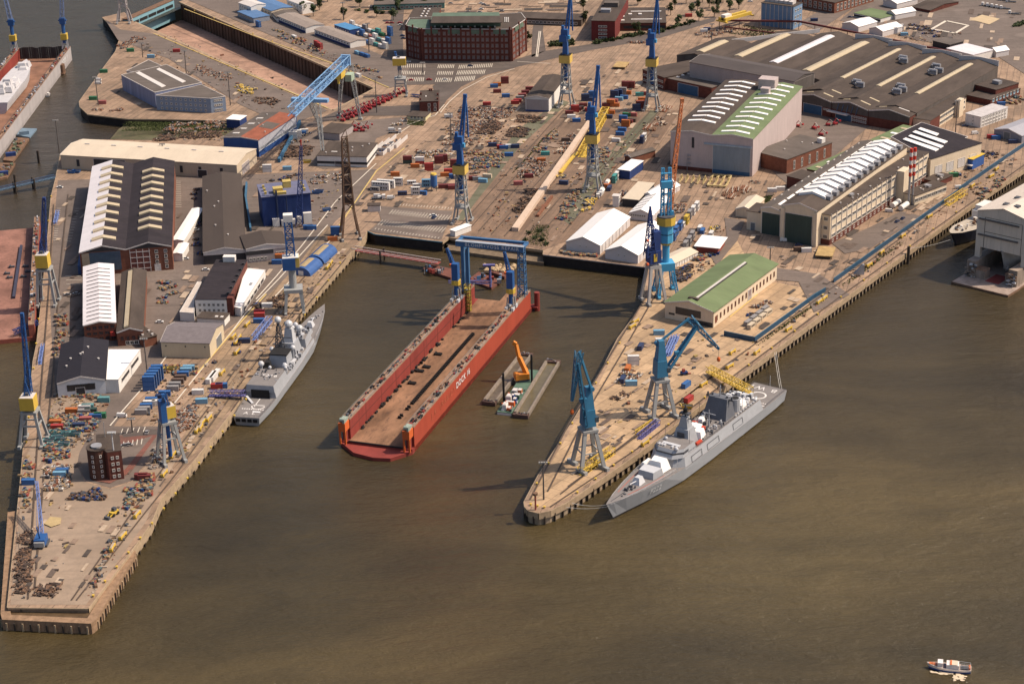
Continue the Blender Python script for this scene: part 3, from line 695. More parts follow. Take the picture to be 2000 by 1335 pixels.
H=House('gatehouse','single storey pale yellow house with a dark flat roof beside the brick house',(795,227),(831,229),(836,219),base=(831,236),wall=M('pale_yellow_wall',(.60,.53,.32),.8),roofm=r_brown)
H.wins('F',4,1,1.5,1.7,.15,.9,1.2,3)
zb=zat((820,119),(821,57))
r,Lp,h=poly_house('brick_office_block','big five storey dark red brick block with a copper green attic',[(821,57),(998,58),(1027,38),(1018,26),(800,36),(792,50)],ze=zb,wall=m_brickw,roofm=r_brown)
slab(r,[(794,50),(821,55.5),(840,55.5),(838,38),(801,38)],zb+.32,r_copper,'copper_roof',.1)
for a,b in zip(Lp,Lp[1:]+Lp[:1]):
 L_=math.hypot(b[0]-a[0],b[1]-a[1]);ny=-(b[0]-a[0])/L_
 if ny<-.15 and L_>8:
  n=18 if L_>60 else(4 if L_>18 else 3)
  facade_windows(r,a,b,n,5,3.2,h-3.6,(L_-4)/n*.62,3.1,M('red_sandstone_frame',(.20,.08,.06),.8),M('sky_reflection_glass',(.17,.155,.16),.25,.5,.8),3,inset=2)  # pane colour lightened to stand in for sky reflected in the glass
  d=Vector((b[0]-a[0],b[1]-a[1],0)).normalized();nn=V(d.y,-d.x,0);mb=MB(m_brickw)
  for k in range(n//2+1):
   p=Vector((a[0],a[1],0))+d*(1+(L_-2)*k/(n//2))+nn*.35;mb.cbox(p.x,p.y,0,1.3,.9,h+2.2 if k%2 else h+.8,math.atan2(d.y,d.x))
  mb.build('pilaster',r)
  mb=MB(r_copper)
  for k in range(4 if L_>60 else 1):
   p=Vector((a[0],a[1],0))+d*(L_*(k+.5)/(4 if L_>60 else 1))+nn*.45;mb.cbox(p.x,p.y,h-3.6,L_/(4 if L_>60 else 1)*.55,.5,3.2,math.atan2(d.y,d.x))
  mb.build('copper_band',r)
slab(r,[(842,52),(978,52),(975,37),(846,38)],zb+.35,r_copper,'attic',5.5);slab(r,[(841,46),(980,45),(976,32),(845,33)],zb+5.9,r_brown,'attic_roof',.4)
for i in range(12):slab(r,[(985+3.4*(i%3),44-1.2*(i//3)*2),(987+3.4*(i%3),44-1.2*(i//3)*2),(987+3.4*(i%3),42.5-1.2*(i//3)*2),(985+3.4*(i%3),42.5-1.2*(i//3)*2)],zb+.35,m_sky,'skylight',.6)
for i in range(10):slab(r,[(848+13*i,53.6),(851+13*i,53.6),(851+13*i,52.4),(848+13*i,52.4)],zb+.35,m_sky,'dormer',1.)
H=House('workshop_annexe','low brown roofed annexe with white domes behind the brick block',(797,37),(850,37),(848,16),ze=Q+10,wall=m_brickw,roofm=r_brown)
for i in range(4):
 for j in range(2):H.sky(H.L*(.42+.16*j),H.L*(.48+.16*j),H.D*(.12+.22*i),H.D*(.2+.22*i),m_sky,.8)
H=House('brick_tower','plain dark red brick tower block with three strips of white windows',(1155,41),(1201,42),(1200,-6),base=(1202,80),wall=M('oxblood_brick_wall',(.14,.028,.026),.9,.2),roofm=r_brown)
H.wins('F',3,4,2.2,1.5,.3,.66,2.5,H.ze-4.5);H.unit(H.L*.4,H.D*.35,8,6,2.5,m_unit);H.unit(H.L*.5,H.D*.6,12,9,3.5,r_grey)
H=House('office_building','long low office with two white roof strips beside the brick tower',(1203,46),(1301,45),(1320,15),base=(1300,60),wall=m_brickw,roofm=r_brown)
H.panel('F',.15,.98,2,4.5,m_glass,'window_band')
for y in(.2,.72):H.sky(H.L*.3,H.L*.92,H.D*y,H.D*y+2.2)
for x,y in((.1,.1),(.1,.35),(.25,.5),(.45,.5),(.1,.8)):H.sky(H.L*x,H.L*x+3,H.D*y,H.D*y+4,m_sky,.8)
H=House('gate_building','long low grey gate building spanning the entrance road',(1002,35),(1135,40),(1135,28),base=(1135,52),wall=M('dark_shopfront',(.10,.075,.06),.8),roofm=r_brown)
H.wins('F',16,1,2.6,2.2,.05,.95,1.5,H.ze-2,gl=m_glass,fr=m_whitew)
H=House('office_pavilion','low pavilion with a pale roof and teal trim at the top edge of the yard',(730,10),(868,6),(860,-4),ze=Q+5,wall=M('teal_wall',(.10,.22,.20),.6),roofm=r_grey);H.wins('F',14,1,3,1.8,.03,.97,1.5,3)
for A,B,C,b,nm,rm,wm,rf in[((542,32),(597,55),(627,46),(597,66),'long shed with a weathered grey roof, upper of the two along the dry dock',M('weathered_grey_roof',(.27,.22,.19),.8,.2),m_whitew,'x'),((614,58),(684,84),(706,75),(684,95),'long white shed with a blue base, lower of the two along the dry dock',MATS['weathered_grey_roof'],m_whitew,'x'),((464,23),(495,36),(515,26),(495,46),'pavilion with a bright blue roof near the dock gate',r_blue,M('pavilion_wall',(.25,.27,.32)),'flat'),((490,6),(530,22),(565,12),(530,34),'shed with a blue front roof half behind the weathered sheds',r_blue,m_creamw,'x'),((528,22),(542,36),(578,22),(542,44),'grey barrel roofed shed between the blue roof and the weathered shed',r_grey,m_whitew,'x')]:
 H=House('shed',nm,A,B,C,base=b,roof=rf,rise=1.2,wall=wm,roofm=rm)
 if 'long' in nm:H.panel('F',.02,.98,0,H.ze*.42,M('navy_base',(.025,.04,.12),.6),'base_band');H.wins('F',12,1,2.2,1.4,.03,.97,H.ze*.6,H.ze*.8)
 elif 'blue' in nm:H.wins('F',6,1,2.5,1.6,.05,.95,2,4)
H=House('site_office','blue flat roofed site office amid white cabins',(653,49),(683,59),(692,51),ze=Q+5,wall=m_bluew,roofm=M('sky_blue_roof',(.07,.22,.42),.5));H.wins('F',6,1,1.6,1.2,.05,.95,2,3.4)
for A,B,C,nm in[((560,0),(590,11),(600,2),'white two storey house at the top edge behind the blue roofs'),((466,6),(490,14),(505,4),'white gabled store near the dock gate')]:
 H=House('store_house',nm,A,B,C,ze=Q+8,roof='x',rise=1.5,wall=m_whitew,roofm=m_trim);H.wins('F',5,2,1.3,1.4,.05,.95,2,5.5)
H=House('slipway_shed','dark roofed shed with a ribbed white front over the slipway',(1026,191),(1072,193),(1098,150),base=(1072,219),roof='y',rise=1.6,wall=m_whitew,roofm=r_brown)
H.panel('F',.04,.96,1.2,H.ze-1,m_greyw,'door');H.panel('F',0,1,-.1,1.2,M('blue_sill',(.03,.06,.18)),'sill')
m_fac=M('factory_dark_wall',(.10,.085,.078),.85,.25,.2,(1,1,.3),.3,ribs=.7)
H=House('machine_hall','tall grey hall with a ribbed wall in front of the many-bayed factory',(1347,122),(1551,160),(1592,144),base=(1551,214),roof='x',rise=2.6,wall=m_greyw,roofm=M('mid_grey_roof',(.088,.073,.07),.8,.15,.1,(.3,1,1)),gablem=m_fac);HS['mach']=H
H.panel('R',.02,.98,H.ze*.3,H.ze-.2,m_fac,'dark_cladding')
H.panel('F',.02,.98,0,H.ze*.33,m_brickw,'brick_base');H.panel('F',.78,.98,0,H.ze*.38,m_brickw,'brick_base',out=.2)
ridges=[((1375,102),(1432,82)),((1442,110),(1540,67)),((1510,122),(1625,70)),((1575,138),(1690,82)),((1645,153),(1755,96)),((1717,169),(1822,111)),((1794,184),(1897,125))]
zr=Q+15.0
a,b=G(*ridges[3][0],zr),G(*ridges[3][1],zr);uy=(b-a);uy.z=0;uy.normalize();ux=V(uy.y,-uy.x,0)
org=a.copy();org.z=Q
froot=T('factory','vast dark roofed factory of seven parallel bays with long skylight strips','factory',tuple(org),math.atan2(ux.y,ux.x))
cx=[];fe=[]
for p,q in ridges:
 P_,Q_=G(*p,zr)-a,G(*q,zr)-a;cx.append((P_.dot(ux)+Q_.dot(ux))/2);fe.append((P_.dot(uy),Q_.dot(uy)))
pitch=(cx[-1]-cx[1])/5;cx=[cx[3]+pitch*(i-3)for i in range(7)]
front=[-22,-22,-22,-22,-30,-30,-30];hw=pitch/2
W=MB(m_fac);he,hr=11.5,15.0
for i,c in enumerate(cx):
 y0,y1=fe[i][0]-(8 if i<4 else 34),fe[i][1]+14
 x0,x1=c-hw,c+hw
 W.box(x0+.02,x1-.02,y0,y1,-.3,he-.02)
 for y in(y0,y1):W.poly([(x0,y,he),(x1,y,he),(c,y,hr)])
 r=MB(r_brown)
 for(t0,z0),(t1,z1)in(((x0,he),(c,hr)),((c,hr),(x1,he))):
  vv=[(t0,y0-.4,z0+.02),(t1,y0-.4,z1+.02),(t1,y1+.4,z1+.02),(t0,y1+.4,z0+.02)];vv+=[(p[0],p[1],p[2]+.35)for p in vv]
  r.solid(vv,[(3,2,1,0),(4,5,6,7),(0,1,5,4),(1,2,6,5),(2,3,7,6),(3,0,4,7)])
 r.build('roof_bay',froot)
 s=MB(r_white if i==2 else m_skyy);wd=3.6 if i<4 else 2.0
 s0,s1=fe[i]
 for sgn in(-1,1):
  za=lambda t:hr-(hr-he)*abs(t-c)/hw+.36
  t0,t1=(c-wd,c)if sgn<0 else(c,c+wd)
  vv=[(t0,s0,za(t0)),(t1,s0,za(t1)),(t1,s1,za(t1)),(t0,s1,za(t0))];vv+=[(p[0],p[1],p[2]+.45)for p in vv]
  s.solid(vv,[(3,2,1,0),(4,5,6,7),(0,1,5,4),(1,2,6,5),(2,3,7,6),(3,0,4,7)])
 s.build('skylight',froot)
 if i>=3:
  s=MB(m_trim);yy=y1+.6
  s.solid([(q[0],y_,q[1])for y_ in(yy,yy+.5)for q in((x0,he),(c,hr),(x1,he),(x1,hr+1.2),(c,hr+2.2),(x0,hr+1.2))],[(0,1,2,3,4,5),(11,10,9,8,7,6),(5,4,10,11),(4,3,9,10),(0,5,11,6),(2,8,9,3)]);s.build('parapet',froot)
W.build('wall',froot)
P0,P1=G(1403,84,Q+13),G(1601,60,Q+15)
mb=MB(m_trim);l0,l1=loc_of(froot,P0),loc_of(froot,P1);mb.beam(l0,l1,.6,3.2);mb.build('parapet',froot)
rr=random.Random(5)
for i,(px,py)in enumerate([(1764,114),(1765,119),(1829,130),(1822,141),(1834,138),(1674,161),(1680,166),(1760,169),(1752,179),(1763,175)]):
 p=loc_of(froot,G(px,py,Q+14.5));mb=MB(m_unit);dx=3.2
 mb.tube((p.x-dx,p.y,p.z+1.3),(p.x+dx,p.y,p.z+1.3),1.25,10);mb.tube((p.x-dx,p.y-2,p.z+.8),(p.x-dx,p.y+4,p.z+.8),.8,8);mb.box(p.x-dx,p.x+dx,p.y-1.2,p.y+1.2,p.z-1.5,p.z+.4);mb.build('ventilation_plant',froot)
gf=[]
for k,(A,B,C)in enumerate([((1555,186),(1624,200),(1650,178)),((1625,200),(1696,216),(1720,192)),((1697,216),(1777,229),(1800,205))]):
 H=House('front_bay',['first gabled front bay of the factory with a wide blue door','middle gabled front bay with blue struts over a pale canopy','third gabled front bay with a plain dark gable and brick base'][k],A,B,C,base=(B[0],B[1]+30),roof='y',rise=3.0,wall=m_brickw,roofm=r_brown,gablem=m_fac)
 H.panel('F',0,1,H.ze*.6,H.ze,m_fac,'dark_cladding')
 if k==0:H.panel('F',.22,.74,0,H.ze*.6,m_blue_door);H.wins('F',4,1,1.2,1.2,.78,.98,H.ze*.35,H.ze*.6)
 if k==1:
  H.panel('F',.12,.55,0,H.ze*.42,m_blue_door);H.panel('F',-.05,.5,H.ze*.45,H.ze*.5,m_trim,'canopy',out=4)
  H.wins('F',7,2,1.1,1.5,.55,.97,2,H.ze*.4)
  mb=MB(M('blue_strut',(.08,.14,.24)))
  for q in range(5):mb.beam((H.L*(.15+.13*q),-.3,H.ze*.55),(H.L*(.15+.13*q)+2,-1.2,H.ze+.5),.35)
  mb.build('strut',H.root)
 for y in(.25,.6):H.sky(H.L*.12,H.L*.3,H.D*y,H.D*y+1.6,m_skyy);H.sky(H.L*.6,H.L*.86,H.D*y,H.D*y+1.6,m_sky if k==2 else m_skyy)
H=House('west_wing','low grey roofed wing with a row of white domes and a blue gate',(1297,152),(1390,172),(1470,130),ze=Q+9,roof='flat',wall=m_brickw,roofm=r_grey);H.root['label']='low grey wing with a row of small white domes west of the tall grey hall'
H.panel('F',.3,.72,0,7.5,m_blue_door)
for i in range(10):H.sky(H.L*.16,H.L*.16+2.4,H.D*(.08+.09*i),H.D*(.08+.09*i)+1.6,m_sky,.8)
H=House('brick_annexe','narrow brick office with white window bands at the west end of the factory',(1255,136),(1297,152),(1345,108),ze=Q+10,roof='flat',wall=m_brickw,roofm=r_brown);H.wins('F',8,2,2.4,1.5,.03,.97,2.4,6.5)
H=House('flank_office','dark roofed flank office with a cream front at the east side of the factory',(1817,236),(1887,191),ze=Q+9,D=13,wall=m_creamw,roofm=r_brown);H.wins('F',7,2,5,2,.28,.66,2.6,6.6);H.wins('F',2,2,4,2,.82,.98,2.6,6.6)
H.panel('F',0,.26,-.1,9.1,m_brickw,'brick_front');H.panel('F',.68,.8,0,12.5,m_creamw,'stair_tower',out=3.5)
H=House('red_office','dark red brick annexe with a row of blue panels east of the factory',(1888,186),(1935,196),(1975,170),base=(1935,207),roof='flat',wall=m_brickw,roofm=r_brown);H.wins('R',8,1,2.5,2.5,.03,.97,2.5,4.5,gl=M('blue_panel',(.10,.25,.36)))
for i in range(3):H.unit(H.L*(.5+.1*i),H.D*.45,2,3,3,m_unit)
H=House('red_annexe','stepped red brick annexe under the corner of the factory roof',(1905,166),(1945,176),(1962,156),ze=Q+8,roof='flat',wall=m_brickw,roofm=r_brown);H.unit(H.L*.5,H.D*.5,6,4,2.4,m_unit)
H=House('ship_assembly_hall','tall pale pink hall with a half grey, half green roof of white skylights',(1310,257),(1471,272),(1533,167),base=(1471,345),roof='y',rise=1.8,bays=2,wall=m_pinkw,roofm=r_brown,roof2={2:r_green,3:r_green});HS['pink']=H
for b,n,lo in((0,10,.16),(1,11,.03)):
 for i in range(n):
  y=H.D*(lo+(1-lo)*i/n)+2;c=H.L*(.25+.5*b)
  H.sky(c-H.L*.17,c-.3,y,y+3.0,m_sky if 0 else r_tent,.5);H.sky(c+.3,c+H.L*.17,y,y+3.0,r_tent,.5)
H.unit(H.L*.62,H.D*.9,12,10,7,m_pinkw,'roof_house');H.unit(H.L*.66,H.D*.78,6,5,4,m_pinkw,'roof_house')
H.panel('F',.52,.97,0,H.ze*.74,M('blue_grey_sliding_door',(.22,.26,.30),.6,.12,.3,(1,1,.2),ribs=.35,ribd=.12));H.panel('F',.41,.985,H.ze*.75,H.ze*.79,M('blue_rail',(.30,.36,.42)),'door_rail',out=.8)
H.panel('F',0,.52,0,H.ze*.1,m_brickw,'brick_base');H.panel('F',.52,.97,0,H.ze*.1,m_blue_door,'door_base',out=.3);H.panel('F',.26,.29,H.ze*.62,H.ze*.9,m_dkw,'window')
mb=MB(m_unit)
for i in range(3):mb.box(H.L*.21,H.L*.25,-1.2,0,H.ze*(.2+.1*i),H.ze*(.2+.1*i)+.25)
mb.box(H.L*.21,H.L*.214,-1.1,-.9,0,H.ze*.45);mb.build('platform',H.root)
H=House('boiler_house','brown brick boiler house with a flat grey roof against the pink hall',(1474,296),(1537,312),(1556,262),base=(1533,340),roof='flat',wall=m_brick2,roofm=r_grey);H.wins('R',5,2,1.6,3,.08,.92,3,H.ze-4);H.unit(H.L*.8,H.D*.9,4,4,3,m_whitew);H.vents(4,6)
H=House('office_range','long four storey cream office range with many windows along the east quay',(1622,421),(1814,298),(1597,413),base=(1622,479),bcorner='A',adj='A',roof='flat',wall=m_creamw,roofm=r_brown);HS['range']=H
H.wins('F',20,3,5.0,1.9,.01,.99,5.2,H.ze-2.6,fr=m_wframe,bars=4,skip={(13,0),(13,1),(13,2)});H.panel('F',0,1,-.1,3.6,m_brickw,'brick_base')
H.wins('F',24,1,2.0,1.7,.01,.99,1.3,2.4);H.wins('L',2,3,2.6,2.2,.12,.9,5.0,H.ze-2.6,bars=3);H.panel('L',0,1,-.1,3.4,m_brickw,'brick_base')
H.panel('F',.655,.725,0,H.ze+1.6,m_creamw,'stair_tower',out=5)
for i in range(20):
 H.panel('F',.01+.98*i/20-.0012,.01+.98*i/20+.0012,3.6,H.ze+.6,m_trim,'pilaster',out=.3)
H.vents(7,4);H.unit(H.L*.27,H.D*.5,4,2,1.2,m_unit)
H1=House('works_hall','cream gabled works hall with a tall green door and white saw-tooth roof',(1526,401),(1597,413),(1793,290),base=(1593,482),roof='y',rise=3.2,wall=m_creamw,roofm=r_brown);HS['works']=H1
H1.panel('F',.12,.86,0,H1.ze*.82,m_green_door);H1.panel('F',.0,.1,0,H1.ze*.95,m_creamw,'door_pier',out=.7);H1.panel('F',.9,1.0,0,H1.ze*.95,m_creamw,'door_pier',out=.7)
for i in range(13):
 y=H1.D*(.13+.066*i);H1.sky(H1.L*.12,H1.L*.86,y,y+6.0,r_tent if i%1==0 else m_sky,1.6)
 H1.unit(H1.L*.9,y+3,4,4,2.0,m_unit,'roof_unit')if i%1==0 else None
H2=House('works_hall','lower cream works hall with a green roller door beside the saw-tooth hall',(1486,406),(1526,413),(1720,282),base=(1524,462),roof='y',rise=1.6,wall=m_creamw,roofm=r_grey);HS['works2']=H2
H2.panel('F',.08,.94,0,H2.ze*.86,m_green_door);House('annexe','low cream annexe at the left corner of the works halls',(1459,412),(1486,416),ze=Q+12,D=16,wall=m_creamw,roofm=r_brown).panel('F',.3,.6,0,5,m_door)
for i in range(12):H2.sky(H2.L*.62,H2.L*.78,H2.D*(.04+.08*i),H2.D*(.04+.08*i)+H2.D*.062,r_tent,.5)
for i in range(14):H2.sky(H2.L*.08,H2.L*.13,H2.D*(.1+.065*i),H2.D*(.1+.065*i)+2,m_sky,.4)
H=House('brick_store','long brick store with a green roof of alternating skylights',(1576,330),(1612,338),(1757,243),base=(1610,356),roof='flat',wall=m_brickw,roofm=r_green);HS['gstore']=H
for i in range(9):H.sky(H.L*.22,H.L*.75,H.D*(.04+.11*i),H.D*(.04+.11*i)+3,r_tent if i%2 else m_skyy,.4)
House('brick_store','small brown brick store at the near end of the green roofed store',(1537,344),(1565,351),(1582,336),ze=Q+8,wall=m_brickw,roofm=r_brown)
H=House('dark_hall','dark roofed hall with four white light strips behind the cream office range',(1770,297),(1818,311),(1890,272),ze=Q+15,roof='flat',wall=m_creamw,roofm=r_dark);HS['dark']=H
H.root['label']='dark roofed hall with four long white strips at the far end of the cream range'
dz=Q+15.4
for q in([(1763,273),(1769,270),(1834,292),(1827,296)],[(1774,267),(1779,264),(1843,286),(1837,290)],[(1782,259),(1788,256),(1851,277),(1844,281)],[(1793,253),(1798,250),(1834,262),(1829,266)]):slab(H.root,q,dz,r_tent,'skylight',.5)
H.wins('R',4,1,7,6,.05,.95,4,8,gl=m_trim)
r,Lp,h=poly_house('works_roof','dark flat roof joining the saw-tooth hall to the dark hall',[(1790,296),(1812,303),(1890,268),(1800,240),(1740,268)],ze=Q+14.6,wall=m_creamw,roofm=r_dark)
for A,B,C,bs,nm,wm in[((1822,317),(1845,323),(1873,303),(1845,337),'flat roofed white plant house with roof gear behind the chimney',m_whitew),((1762,376),(1787,383),(1820,352),(1787,402),'low cream workshop with a ribbon of windows at the tower foot',m_creamw),((1805,350),(1830,356),(1846,339),(1830,366),'low dark annexe with a white door by the cream range',m_brickw)]:
 H=House('annexe',nm,A,B,C,base=bs,wall=wm,roofm=r_brown);H.vents(4,len(nm));H.unit(H.L*.5,H.D*.6,4,3,1.2,m_unit)
 if 'ribbon' in nm:H.wins('R',8,1,5.5,2.2,.02,.98,2.4,4.4,bars=4)
H=House('site_office','blue and yellow two storey site office by the blue quay wall',(1876,307),(1900,312),(1905,297),ze=Q+7,wall=M('cobalt_wall',(.04,.10,.30)),roofm=M('yellow_deck',(.55,.38,.06)));H.panel('F',-.05,1.05,3,3.6,m_trim,'canopy',out=2.5)
t=T('chimney_pair','pair of slim red and white banded chimneys on the cream office range','chimney',tuple(G(1774,402)))
for k in(0,1):
 z1=zat((1774,402),(1778,290))-Q;z0=z1*.52;dx=k*2.6
 mb=MB(m_unit);mb.tube((dx,k*1.5,0),(dx,k*1.5,z0),.7,10);mb.build('flue',t)
 for i in range(7):
  mb=MB(M('signal_red',(.55,.05,.03),.6)if i%2==0 else m_whitew);mb.tube((dx,k*1.5,z0+(z1-z0)*i/7),(dx,k*1.5,z0+(z1-z0)*(i+1)/7),1.0,12);mb.build('band',t)
H=House('quay_hall','cream hall with a green pitched roof on the east pier',(1299,590),(1394,609),(1508,514),base=(1394,640),roof='y',rise=3.6,wall=m_creamw,roofm=r_green,over=.8);HS['green']=H
H.panel('F',.22,.74,H.ze*.42,H.ze*.86,m_glass,'window_band');H.panel('F',.08,.2,H.ze*.3,H.ze*.42,m_glass,'window');H.panel('F',.42,.98,H.ze*.02,H.ze*.28,m_glass,'window_band')
H.wins('R',17,1,1.3,3.0,.02,.98,3,6,fr=m_brick2);H.panel('R',.53,.58,0,6.5,m_greyw);H.panel('R',.02,.05,2,6,m_brick2,'window')
mb=MB(r_green);x,zz=H.L*.56,H.ze+3.6*.88;mb.box(x-.6,x+.5,4,H.D*.82,zz,zz+.9,m_trim);mb.box(x+.5,x+1.2,4,H.D*.82,zz,zz+.5,m_dkw);mb.build('ridge_light',H.root)
mb=MB(r_brown);mb.box(H.L*.42,H.L*.62,3,5,H.ze+3,H.ze+4.3);mb.build('cowl',H.root)
TENT=[((1106,472),(1172,480),(1211,422),(1172,497),'wide white tent hall nearest the slipway, left of the next tent'),((1182,489),(1246,499),(1288,446),(1246,515),'wide white tent hall behind the dark blue quay crane'),((1229,416),(1275,421),(1300,387),(1275,433),'smaller white tent with grey roof stripes and dark wall slots'),((1250,382),(1282,388),(1301,357),(1282,398),'small white tent beside the flat beige roof'),((1290,486),(1320,513),(1342,490),(1320,521),'low cream tent right of the light blue crane tower')]
for i,(A,B,C,b,nm)in enumerate(TENT):
 if i==4:H=House('tent_hall',nm,(1288,506),(1319,514),(1342,487),base=(1319,523),roof='y',rise=1.5,wall=m_whitew,roofm=r_cream,cat='tent')
 else:H=House('tent_hall',nm,A,B,C,base=b,roof='y',rise=4.2 if i<2 else 3,wall=M('tent_wall',(.62,.57,.55),.7,.05),roofm=r_tent,cat='tent')
 if i==2:
  H.wins('F',7,1,1.2,1.3,.05,.7,2.6,3.6)
  for k in range(5):H.sky(.2,H.L/2,H.D*(.12+.19*k),H.D*(.12+.19*k)+.8,r_grey,.12,'roof_stripe')
 for k in range(8):H.panel('R',.06+.115*k,.063+.115*k,0,H.ze,m_trim,'tent_rib',out=.2)
 if i<2:H.wins('F',2,1,.8,.8,.32,.68,H.ze*.5,H.ze*.9)
House('open_shelter','flat beige shelter roof on dark sides beside the small white tent',(1216,388),(1247,391),(1265,357),ze=Q+5,wall=m_dkw,roofm=M('beige_flat_roof',(.56,.47,.36),.7,.06))
H=House('gatehouse','cream tent shed on grass near the works hall corner',(1437,408),(1470,412),(1496,389),ze=Q+5,roof='y',rise=2,wall=m_creamw,roofm=r_cream);H.root.name='store_tent';H.root['category']='tent'
H=House('cladding_store','workshop with a white ribbed roof above a brown brick front',(163,636),(226,630),(215,517),base=(226,664),roof='y',rise=1.6,wall=m_brick2,roofm=r_white);HS['wr']=H
for i in range(14):H.sky(H.L*.1,H.L*.88,H.D*(.05+.065*i),H.D*(.05+.065*i)+.5,m_dkw,.3,'roof_seam')
H.wins('F',5,3,2.2,2.0,.05,.98,2,H.ze-2,fr=m_brickw);H.panel('F',.8,.95,3,5.5,M('red_awning',(.4,.05,.04)),'awning',out=1)
H=House('brick_hall','old brown brick hall with a pale ridge light, east of the white ribbed roof',(228,650),(279,646),(268,530),base=(279,672),roof='y',rise=2.2,wall=m_brick2,roofm=r_brown);HS['bh']=H
H.wins('F',4,1,1.6,2.6,.08,.95,3,5.5,fr=m_brickw);H.sky(H.L*.28,H.L*.45,2,H.D*.95,m_skyy,.8,'ridge_light');H.wins('F',4,1,2,2.2,.3,.95,1.2,2)
H=House('brown_shed','flat brown roofed shed east of the old brick hall',(280,662),(306,655),(297,590),ze=Q+5,wall=m_brick2,roofm=r_brown)
for i in range(16):H.unit(H.L*random.Random(i).uniform(.1,.9),H.D*(i+.5)/16,1.,1.,.8,m_trim,'roof_vent')
H=House('black_hall','white walled hall with a black roof at the south end of the west yard',(111,749),(205,741),(206,666),base=(205,768),roof='y',rise=3.0,wall=M('pale_blue_white_wall',(.60,.60,.62),.7,.06),roofm=M('black_roof',(.020,.018,.025),.8,.15),over=.6);HS['black']=H
H.wins('F',4,1,3.4,3.2,.2,.78,3.5,6,fr=m_dkw,bars=4);H.panel('F',.38,.56,0,4.5,m_dkw);H.vents(6,11)
r,Lp,h=poly_house('white_hall','white flat roofed hall joined to the black roofed hall',[(231,742),(274,683),(207,683),(205,742)],base=(233,767),wall=m_whitew,roofm=r_tent)
facade_windows(r,(Lp[0][0],Lp[0][1]),(Lp[1][0],Lp[1][1]),2,1,h*.66,h*.66,13,2.2,m_trim,m_dkw,1,'window_band',3)
H=House('cream_store','cream store with a slate grey roof beside the quay road',(314,668),(409,671),(428,632),base=(409,700),roof='x',rise=3.2,wall=M('cream_render',(.56,.46,.32),.8,.06,.2,(1,1,.3),.15),roofm=M('slate_roof',(.17,.145,.15),.8,.2,.4));HS['cs']=H
H.panel('R',.45,.8,0,6,m_door)
for t_ in(.1,.5,.9):H.panel('F',t_-.012,t_+.012,H.ze-2.4,H.ze-1.6,m_dkw,'vent')
H=House('yard_office','white fronted office with a flat dark roof and a red brick side',(381,585),(443,585),(480,508),base=(443,617),roof='flat',wall=m_brickw,roofm=r_dark);HS['yo']=H
H.panel('F',0,.985,.0,H.ze-.1,m_whitew,'white_front',out=.25);H.wins('F',6,2,1.4,1.6,.06,.94,3.6,H.ze-3)
for c in H.root.children:
 if c.name.startswith('window'):c.location.y-=.22
H.unit(H.L*.45,H.D*.97,7,4,3,m_whitew);H.panel('R',.0,.1,0,H.ze+1,m_brickw,'stair_tower',out=3.2)
for i in range(6):H.unit(H.L*.97,H.D*(.12+.15*i),1.4,1.4,1,m_dkw,'roof_unit')
r,Lp,h=poly_house('white_shed','long white shed roof between the brick office and the quay road',[(470,603),(518,528),(480,524),(458,600)],base=(470,618),wall=m_whitew,roofm=r_tent)
facade_windows(r,(Lp[0][0],Lp[0][1]),(Lp[1][0],Lp[1][1]),6,1,1.5,1.5,6.5,2.4,m_trim,m_dkw,1,'open_bay',5)
slab(r,[(486,556),(491,557),(494,553),(489,552)],Q+h+.32,m_unit,'roof_hatch')
poly_house('lean_to','white lean-to shed west of the flat dark roofed office',[(379,612),(379,587),(393,551),(386,551),(351,610)],ze=Q+5,wall=m_whitew,roofm=M('off_white_roof',(.55,.47,.41),.7))
H=House('low_store','low dark roofed store in front of the white fronted office',(385,621),(438,624),(445,612),ze=Q+4,wall=m_whitew,roofm=r_brown);H.sky(H.L*.6,H.L*.7,2,4);H.sky(H.L*.8,H.L*.9,2,4)
H=House('cabin_block','white three storey block of stacked office cabins on the east road',(1886,222),(1916,229),(1951,206),base=(1916,250),wall=m_whitew,roofm=M('cabin_roof',(.50,.46,.45),.7));H.wins('R',9,3,1.8,1.,.04,.96,1.6,H.ze-1.4);H.wins('F',1,3,.9,1.,.4,.6,1.6,H.ze-1.4)
for i in range(9):H.panel('R',.02+.108*i,.024+.108*i,0,H.ze,m_unit,'joint',out=.08)
H=House('grey_hall','blue-grey hall with a pale grey gabled roof at the east edge',(1942,253),(1996,266),(2045,190),base=(1994,280),roof='y',rise=2.8,wall=M('blue_grey_wall',(.26,.26,.30),.7),roofm=M('pale_grey_roof',(.36,.35,.38),.6,.08));H.panel('F',.36,.58,0,5.5,m_door)
H=House('blue_warehouse','tall blue ribbed warehouse with white columns in the top yard',(1487,6),(1550,14),(1567,6),base=(1549,58),wall=M('steel_blue_wall',(.16,.25,.38),.6,.1),roofm=r_brown);HS['bluew']=H
for i in range(8):H.panel('F',.02+.13*i,.032+.13*i,0,H.ze,m_trim,'column',out=.5)
H.wins('R',3,3,2.2,2,.1,.95,4,H.ze-4)
for i in range(6):H.unit(H.L*(.1+.14*i),H.D*.5,5,6,2.2,m_trim)
H=House('brick_warehouse','long brown brick warehouse at the top right road',(1556,-8),(1630,6),(1690,-20),base=(1630,27),wall=m_brick2,roofm=r_brown);H.wins('F',7,2,2.8,2.4,.04,.96,3,H.ze-3);H.wins('R',10,2,2.4,2.4,.04,.96,3,H.ze-3)
H=House('green_roof_store','white store with a flat green roof among the top right tents',(1668,26),(1720,37),(1736,24),base=(1720,45),wall=m_whitew,roofm=r_green);H.panel('F',0,1,1,2.6,m_dkw,'window_band')
H=House('brick_store','low dark brick store at the edge of the asphalt lot',(1780,14),(1817,21),(1850,0),base=(1817,26),roof='x',rise=2.0,wall=m_brickw,roofm=r_brown)
